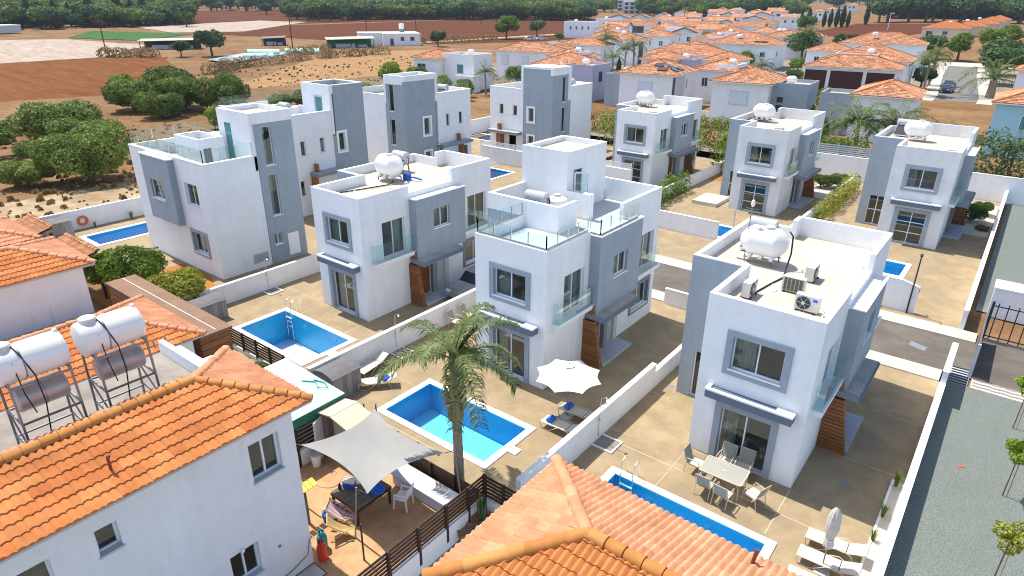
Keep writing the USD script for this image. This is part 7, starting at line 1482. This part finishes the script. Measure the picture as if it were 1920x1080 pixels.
LBL = {'a': 'gabled white house far back left of the village, dark barge boards', 'b': 'gabled white house far back, second from the left', 'c': 'small gabled house far back among white terraces', 'd': 'small distant gabled house near the pointed tree'}
vhouse(LBL['a'], -174.2, 316.7, 10.4, 9, 5.8, 'gable_y', ang=.25, wins=(('f', 4, 3, 1.2, 1.4),)); vhouse(LBL['b'], -169.6, 329.9, 10, 9, 5.8, 'gable_y', ang=.25, wins=(('f', 4, 3, 1.2, 1.4),)); vhouse(LBL['c'], -178, 370, 8, 9, 5.8, 'gable_y', ang=.25); vhouse(LBL['d'], -192.5, 428, 9, 9, 5.8, 'gable_y', ang=.25)
vhouse('gabled white house with teal window right of the charcoal front', -97.5, 258, 7.5, 9, 5.8, 'gable_y', ang=.2, wins=(('f', 2.6, 3, 2.0, 1.8, TW), ('r', 3, 3, 1, 1.4)))
vhouse('gabled white house with two tall dark windows in the village row', -88.8, 268, 12.5, 9, 5.8, 'gable', ang=.2, wins=(('f', 1.5, 3, 1.8, 1.8, TW), ('f', 6, 2.4, .9, 2.4), ('f', 8, 2.4, .9, 2.4), ('r', 3, 3, 1, 1.4)))
vhouse('white house with hip roof and three windows at the row end', -95.0, 300, 8.4, 9, 5.8, ang=.2, wins=(('f', 4.6, 3, 1.8, 1.7, TW), ('f', 1.0, 3, .7, 1.9), ('f', 2.4, 3, .7, 1.9), ('r', 3, 3, 1, 1.4)))
vhouse('hip roof with dark satellite dishes in the village middle', -60.8, 214, 10, 10, 5.9, wins=(('r', 3, 3, 1, 1.4),), tank=(-5, 4, 6.8)); vhouse('small white walled hip house beside the tall trees', -55.5, 219.5, 6.5, 9, 5.9, wins=(('f', 2, 3, 1.4, 1.6, SH), ('r', 3, 3, 1.2, 1.6, SH)))
far = ((-193.8, 497.7, 9.2), (-198.3, 531.1, 8), (-204.3, 567.6, 8), (-203.9, 590.7, 8), (-209.5, 635.6, 9), (-213.7, 688.4, 12), (-126.9, 395.1, 13), (-144.3, 476.9, 15), (-210.1, 755.7, 12), (-116.1, 436.1, 10), (-128, 504.6, 8), (-134.9, 565.1, 9), (-146.6, 637.6, 8), (-162.9, 759.3, 11))
words_ = ('with white gable at the left of the far row', 'second in the far row', 'third in the far row', 'fourth in the far row', 'fifth in the far row', 'broad, at the right of the far row', 'broad, behind the row end house', 'broad, behind the first broad one', 'long, under the horizon', 'beside the cypress row', 'gabled, left of the cypress row', 'right of the cypress row', 'small, near the white terrace end', 'last before the dark trees')
for i, (x, y, w) in enumerate(far):
    vhouse('distant tiled white house ' + words_[i], x, y, w, 9, 6.2, 'gable_y' if i % 3 == 0 else 'hip', ang=.2, wins=(('f', w * .25, 3.2, w * .18, 1.6), ('f', w * .6, 3.2, w * .15, 1.6)), course=.7)
for i, (x, y, w, d) in enumerate(((-29.8, 343.6, 17.5, 16), (-25.5, 362, 12.5, 18), (-23.0, 384, 12, 20), (-22.0, 408, 12, 18), (-21.0, 430, 11, 18))):
    vhouse('cream bungalow ' + ('with barred windows at the near end of the row', 'second in the stepped row', 'third in the stepped row', 'fourth in the stepped row', 'last in the stepped row')[i], x, y, w, d, 4.0, walls='creamwall', mat='tile_plain', ang=.02, wins=((('f', 7.0, 1.4, 2.0, 1.5), ('f', 12.6, .6, 2.4, 2.2)) if i == 0 else ()) + (('r', 4, 1.0, 1.6, 2.0),), z0=hT(x, y) + .25 * i, tank=(-8, 7, 5.6) if i < 3 else None)
vhouse('orange roofed house at the right edge behind the street trees', 4, 300, 14, 12, 4.4, walls='creamwall', mat='tile_plain', ang=0); vhouse('second orange roofed house down the right edge', 6, 255, 15, 12, 4.8, mat='tile_plain', ang=0, walls='creamwall', wins=(('f', 11, 1.6, 1.6, 1.4),)); vhouse('third orange roofed house down the right edge, above the dark tree', 8, 205, 13.6, 12, 6.0, ang=0)
vhouse('lowest tiled house at the right edge, beyond the turquoise one', 9, 142, 13.4, 10, 6.0, ang=0)
# more of the packed village: rows filling the ground between the named houses
terrain('village_ground', [(-112, 84), (-62, 71.5), (14, 71.5), (4, 205), (-40, 216), (-66, 262), (-96, 290), (-140, 290), (-165, 240), (-120, 150)], 8, .0, 'villageground', 'pale dusty lanes and yards between the village houses', wob=2)
fill = ((-36, 166, 9, 11, 'hip'), (-40, 112, 8.5, 10, 'hip'), (-62, 150, 9, 10, 'hip'), (-74, 116, 8, 9, 'hip'), (-72, 186, 10, 10, 'hip'), (-76, 205, 10, 10, 'hip'), (-90, 190, 10, 9, 'hip'), (-100, 176, 10, 9, 'hip'), (-108, 192, 9, 9, 'hip'), (-92, 214, 9, 9, 'gable_y'), (-82, 228, 10, 9, 'hip'), (-72, 232, 9, 9, 'hip'),
        (-120, 214, 10, 9, 'hip'), (-128, 232, 10, 9, 'gable'), (-92, 238, 11, 9, 'gable'), (-112, 240, 9, 9, 'hip'), (-140, 270, 10, 9, 'hip'), (-120, 280, 11, 9, 'gable'), (-105, 284, 10, 9, 'gable_y'), (-136, 300, 11, 9, 'gable'), (-150, 318, 10, 9, 'hip'), (-118, 312, 12, 9, 'gable'), (-132, 336, 11, 9, 'hip'), (-114, 344, 11, 9, 'gable_y'), (-150, 350, 11, 9, 'gable'), (-128, 368, 12, 9, 'gable'),
        (-146, 392, 11, 9, 'gable_y'), (-164, 380, 10, 9, 'hip'), (-108, 378, 10, 9, 'gable'), (-160, 420, 11, 9, 'hip'), (-140, 430, 12, 9, 'gable'), (-176, 450, 12, 9, 'gable'), (-158, 470, 11, 9, 'gable_y'), (-182, 500, 12, 9, 'hip'), (-160, 520, 12, 9, 'gable'), (-8, 182, 0, 0, ''))
where = ('behind the cluttered roof', 'left of the brown panelled house', 'between the lilac block and the small low roof', 'beside the broad shuttered house', 'behind the house with the black collector', 'left of the pale shuttered end wall', 'right of the white blank walled house', 'behind the white blank walled house', 'left behind the white blank walled house', 'gabled, near the small hip roof', 'below the charcoal front', 'below the teal windowed gable',
         'below the dark wall band house', 'long gabled, left of the dark wall band house', 'long gabled, under the charcoal front', 'beside the middle white block', 'behind the dark wall band house', 'long gabled, behind the charcoal front', 'front gabled, behind the teal windowed gable', 'gabled, fourth row left', 'hipped, fourth row far left', 'gabled, fourth row right', 'hipped, fifth row middle', 'front gabled, fifth row right', 'gabled, fifth row left', 'gabled, sixth row middle',
         'front gabled, sixth row left', 'hipped, sixth row far left', 'gabled, sixth row right', 'hipped, seventh row left', 'gabled, seventh row right', 'gabled, eighth row left', 'front gabled, eighth row right', 'hipped, last row left', 'gabled, last row right', '')
for (x, y, w, d, rf_), lb in zip(fill, where):
    if w: vhouse('white tiled village house ' + lb, x, y, w, d, 5.9, rf_, ang=.078 if y < 210 else .2, wins=(('f', w * .2, 3.2, 1.3, 1.5, (TW, 'shadowwin', SH)[int(x) % 3]), ('f', w * .58, 3.2, 1.1, 1.5, ('shadowwin', TW)[int(y) % 2]), ('r', d * .3, 3.2, 1.1, 1.5)), course=.35 if y < 230 else .7, blocks=(((-w * .5, -w * .1, 1.0, d * .7, 6.9, 'white'),) if int(x + y) % 3 == 0 else ()), tank=((-w * .3, d * .4, 6.5) if int(x + y) % 3 == 0 else None))
gv = np.random.default_rng(99)
for k in range(74):
    x, y = (gv.uniform(-108, -2), gv.uniform(84, 205)) if k < 46 else (gv.uniform(-160, -80), gv.uniform(205, 400))
    if k >= 46 and x > -.35 * y + 5: x = -.38 * y + gv.uniform(-30, 0)
    if -21 < x < -5 and y > 90: x -= 14
    plant(('garden_tree', 'dark_tree', 'garden_tree', 'palm_b' if k < 25 else 'garden_tree', 'citrus')[k % 5], 'village_tree', ('green garden tree between white village houses', 'dark garden tree between white village houses', 'green garden tree between white village houses', 'garden palm between white village houses' if k < 25 else 'green garden tree between white village houses', 'leafy bright garden tree between white village houses')[k % 5], x, y, (1.6 + 1.5 * gv.random()) * (1 if k % 5 != 3 else .6), gv.random() * 6.28, ('green garden trees in the village', 'dark garden trees in the village', 'green garden trees in the village', 'garden palms in the village' if k < 25 else 'green garden trees in the village', 'leafy garden trees in the village')[k % 5])
for k in range(34):
    x, y = gv.uniform(-105, -24), gv.uniform(86, 200); L = gv.uniform(6, 13)
    t = thing('garden_wall', 'low white garden wall between village houses', 'wall', (x, y, hT(x, y) - .1), .078 + (math.pi / 2 if k % 2 else 0), 'low garden walls in the village'); part(t, 'wall_body', MB().box(0, L, 0, .2, 0, 1.3), 'white2')
# farmhouse on the plain and its sheds
t = thing('farmhouse', 'white flat roofed farmhouse on the edge of the red field', 'house', (-186, 168, hT(-186, 168) - .1), .95)
part(t, 'wall', MB().box(-12, 9, 0, 8, 0, 4.0).box(-4, 9.2, -3.0, 0, 0, 3.9), 'white'); part(t, 'roof', MB().box(-12.15, 9.15, .02, 8.15, 4.0, 4.25).box(-4.1, 9.3, -3.1, 0, 3.9, 4.1), 'coping')
for (u, z, w, h) in ((5.6, 1.6, 1.4, 1.3), (2.2, 1.6, 1.2, 1.3), (-1.5, .1, 1.2, 2.3)): p_ = part(t, 'window', MB().box(u, u + w, -3.06, -3.0, z, z + h), 'shadowwin'); part(p_, 'frame', MB().box(u - .1, u + w + .1, -3.04, -3.0, z - .1, z + h + .1), 'coping')
part(t, 'roof_tank', MB().lathe([(0, 0), (.9, 0), (.9, 1.7), (0, 1.8)], (3.5, 3.5, 5.4), 14), 'tank'); part(t, 'tank_frame', MB().box(2.7, 4.3, 2.7, 4.3, 4.25, 5.4), 'galv')
def shack(label, x, y, w, d, h, ang, roofm, netm):
    t = thing('field_shack', label, 'shed', (x, y, hT(x, y) - .05), ang); part(t, 'roof', MB().obox((0, 0, h), (w / 2, 0, .15), (0, d / 2, .2), (0, 0, .06)), roofm)
    for (sx, sy) in ((-1, -1), (1, -1), (1, 1), (-1, 1), (0, -1)): part(t, 'post', MB().box(sx * w * .46 - .1, sx * w * .46 + .1, sy * d * .46 - .1, sy * d * .46 + .1, 0, h - .1), 'darkwood')
    part(t, 'side_net', MB().box(-w * .46, w * .46, d * .44, d * .46, 0, h - .3), netm); part(t, 'stored_goods', MB().box(-w * .3, w * .1, -1, 1, 0, 1.2).box(w * .15, w * .35, -.5, 1, 0, .9), 'lightgrey')
shack('long low shack with pale roof on the plain', -222, 106, 18, 6, 2.8, .9, 'paleconc', 'dark'); shack('green netted shack left of the farmhouse', -189, 151, 16, 7, 3.0, 1.0, 'shedroof', 'greennet'); shack('small open shack between the pole and the netted shack', -214, 138, 8, 5, 2.6, .9, 'oldwood', 'dark')
solo('pond', MB().sheet(Polygon([(-164, 92), (-178, 94), (-192, 112), (-196, 132), (-188, 134), (-176, 112)]), hT(-180, 112) + .18), 'pondwater', 'pale sheeted pond between the scrub rows', kind='structure')
for i, (x, y, w) in enumerate(((-186, 116, 9), (-181, 126, 10), (-176, 108, 8))):
    m = MB(); a = np.linspace(0, math.pi, 8); V = [(w * (-.5 if e == 0 else .5), 1.8 * math.cos(q), 1.4 * math.sin(q)) for e in (0, 1) for q in a]; m.add(V, [[j, j + 1, 9 + j, 8 + j] for j in range(7)])
    solo('polytunnel', m.moved((x, y, hT(x, y)), 1.0), 'mint', 'low pale green polytunnel by the pond, ' + ('left', 'middle', 'right')[i] + ' one', 'polytunnel', smooth=True)
t = thing('greenhouse', 'white plastic greenhouse at the left end of the plain', 'greenhouse', (-345, 88, hT(-345, 88)), .4); part(t, 'roof', MB().box(-16, 16, -6, 6, 2.6, 3.0), 'coping'); part(t, 'wall', MB().box(-15.8, 15.8, -5.8, 5.8, 0, 2.6), 'lightgrey')
def pole(label, x, y, h, arms=True):
    t = thing('utility_pole', label, 'utility pole', (x, y, hT(x, y) - .1)); part(t, 'pole', MB().cyl((0, 0, 0), (0, 0, h), .18, 7, .12), 'darkwood')
    if arms: part(t, 'cross_arm', MB().box(-.9, .9, -.08, .08, h - .8, h - .6), 'darkwood')
for (lb, x, y, h) in (('on the pale field at the left', -221, 86, 9.5), ('tallest, beside the small open shack', -196, 133, 13), ('far out on the red field', -262, 304, 10), ('beyond the white farmhouse', -222, 214, 9), ('left of the far red field', -352, 240, 10), ('by the farmhouse wall', -205, 172, 8), ('dark pointed one among the village roofs', -150, 330, 13)): pole('wooden utility pole ' + lb, x, y, h)
# street, kerbs and cars
def ribbon(name, c, w, off, mat, label):
    c = np.array(c, float); d = np.gradient(c, axis=0); d /= np.linalg.norm(d, axis=1, keepdims=True); nr = np.column_stack([-d[:, 1], d[:, 0]])
    c2 = np.vstack([c - nr * w[1], (c - nr * w[0])[::-1]]); return terrain(name, Polygon(c2).buffer(0), 5, off, mat, label)
SC = [(-10.2, 95), (-11.2, 124), (-12.0, 150), (-16.0, 190), (-17.8, 214)]
ribbon('street', SC, (-3.3, 3.3), .03, 'asphalt2' if 'asphalt2' in M else 'greyconc', 'grey asphalt street climbing away on the right'); ribbon('street_pavement', SC, (3.3, 5.6), .06, 'paleconc', 'pale pavement on the right of the street'); ribbon('street_pavement', SC, (-5.4, -3.3), .06, 'paleconc', 'pale pavement on the left of the street')
terrain('cross_street', [(-30, 214), (2, 214), (2, 226), (-30, 226)], 6, .05, 'paleconc', 'pale cross street at the top of the street')
def car(label, x, y, rz, paint, z=None):
    t = thing('parked_car', label, 'car', (x, y, hT(x, y) + .03 if z is None else z), rz)
    prof = [(-2.1, .32), (-2.12, .62), (-2.0, .82), (-1.2, .92), (-.55, 1.38), (.2, 1.45), (1.1, 1.40), (1.75, 1.0), (2.08, .92), (2.12, .5), (2.05, .3)]
    low = [(-2.1, .3), (-2.13, .62), (-2.02, .84), (-1.15, .94), (1.7, 1.0), (2.08, .92), (2.12, .5), (2.05, .3)]
    part(t, 'body', MB().prism(low, -.86, .86, ((0, 0, 0), (1, 0, 0), (0, 0, 1), (0, -1, 0))), paint, smooth=30)
    part(t, 'cabin', MB().prism([(-1.05, .93), (-.5, 1.36), (.2, 1.44), (1.05, 1.39), (1.62, .99)], -.72, .72, ((0, 0, 0), (1, 0, 0), (0, 0, 1), (0, -1, 0))), 'shadowwin', smooth=30)
    part(t, 'roof', MB().prism([(-.5, 1.37), (.2, 1.455), (1.0, 1.405), (1.02, 1.43), (.2, 1.48), (-.52, 1.4)], -.7, .7, ((0, 0, 0), (1, 0, 0), (0, 0, 1), (0, -1, 0))), paint, smooth=30)
    for (wx, s) in ((-1.3, -1), (1.3, -1), (-1.3, 1), (1.3, 1)):
        w_ = part(t, 'wheel', MB().lathe([(0, -.1), (.3, -.1), (.32, -.07), (.32, .07), (.3, .1), (0, .1)], (wx, s * .8, .32), 16, 'y'), 'black', smooth=40); part(w_, 'rim', MB().lathe([(0, -.12), (.2, -.11)], (wx, s * .8, .32), 12, 'y') if s < 0 else MB().lathe([(.2, .11), (0, .12)], (wx, s * .8, .32), 12, 'y'), 'galv')
    for s in (-.62, .62): part(t, 'headlight', MB().box(-2.13, -2.05, s - .18, s + .18, .6, .75), 'alu'); part(t, 'tail_light', MB().box(2.05, 2.12, s - .16, s + .16, .7, .86), 'red')
car('dark blue car, nearer of two parked on the street', -14.6, 156.0, 1.45, 'carblue'); car('dark blue car, farther of two parked on the street', -15.2, 163.5, 1.45, 'carblue')
car('silver car parked behind the terrace villa beside the drained pool villa', -23.6, 27.0, 1.57, 'carsilver', 0); car('white car between village walls left of the solar roof house', -68.5, 127.5, 1.2, 'carwhite')
for i, (x, y) in enumerate(((-166, 222), (-163, 226), (-170, 228))): car('white car parked by the track near the village edge, ' + ('nearest', 'right', 'left')[i], x, y, .6 + i * .3, 'carwhite')
t = thing('street_lamp', 'white street lamp by the small red field', 'lamp post', (-70, 400, hT(-70, 400))); part(t, 'pole', MB().cyl((0, 0, 0), (0, 0, 8), .12, 6), 'coping'); part(t, 'lamp_head', MB().box(-.3, 1.6, -.3, .3, 7.9, 8.2), 'coping')
# slatted white fences by the tower villas, wall at the back lane
slat_fence('white slatted fence on the wall behind the near roof tower', (-47.0, 54.3), (-28.4, 54.3), 1.75, 2.3, 4, (0, .25, .5, .75, 1.0), mat='coping')
slat_fence('white slatted fence in front of the village yard', (-58.0, 72.2), (-44.0, 72.2), 1.3, 2.2, 4, (0, .33, .66, 1.0), 1.3, mat='coping')
slat_fence('pale slatted fence on the back wall between the last two villas', (-23.5, 71.3), (-11.5, 71.3), 2.35, 3.3, 5, (0, .25, .5, .75, 1.0), mat='lightgrey')
# white hotels hazy behind the wood
for i, (x, y, w, h) in enumerate(((-312, 465, 26, 11), (-346, 640, 34, 14), (-300, 560, 24, 12), (-420, 700, 40, 14), (-260, 640, 26, 12))):
    t = thing('distant_building', ('low white block behind the middle wood', 'long white terraced block under the horizon', 'white stepped block between wood and village', 'pale block far left under the horizon', 'white block above the village roofs')[i], 'building', (x, y, hT(x, y) - .2), .5)
    part(t, 'wall', MB().box(-w / 2, w / 2, 0, 12, 0, h), 'white2')
    for k in range(int(h // 3.4)):
        part(t, 'balcony_slab', MB().box(-w / 2 - .3, w / 2 + .3, -1.2, -.01, 3.0 + 3.3 * k, 3.2 + 3.3 * k), 'coping')
        for q in range(int(w // 5)): part(t, 'window', MB().box(-w / 2 + 1 + 5 * q, -w / 2 + 4 + 5 * q, -.06, 0, .6 + 3.3 * k, 2.7 + 3.3 * k), 'shadowwin')
# ---------------------------------------------------------------- air
hz = MB().man(mbox(-3600, 3600, -3600, 3600, -4, 75))
solo('haze', hz, usdkit.material(stage, '/World/Looks/haze_air', {'v': ('principled_volume', {'color': (0.70, 0.86, 1.0), 'density': 0.00009, 'anisotropy': 0.3})}, [], volume='v.volume'), 'pale summer haze over the plain', kind='stuff')
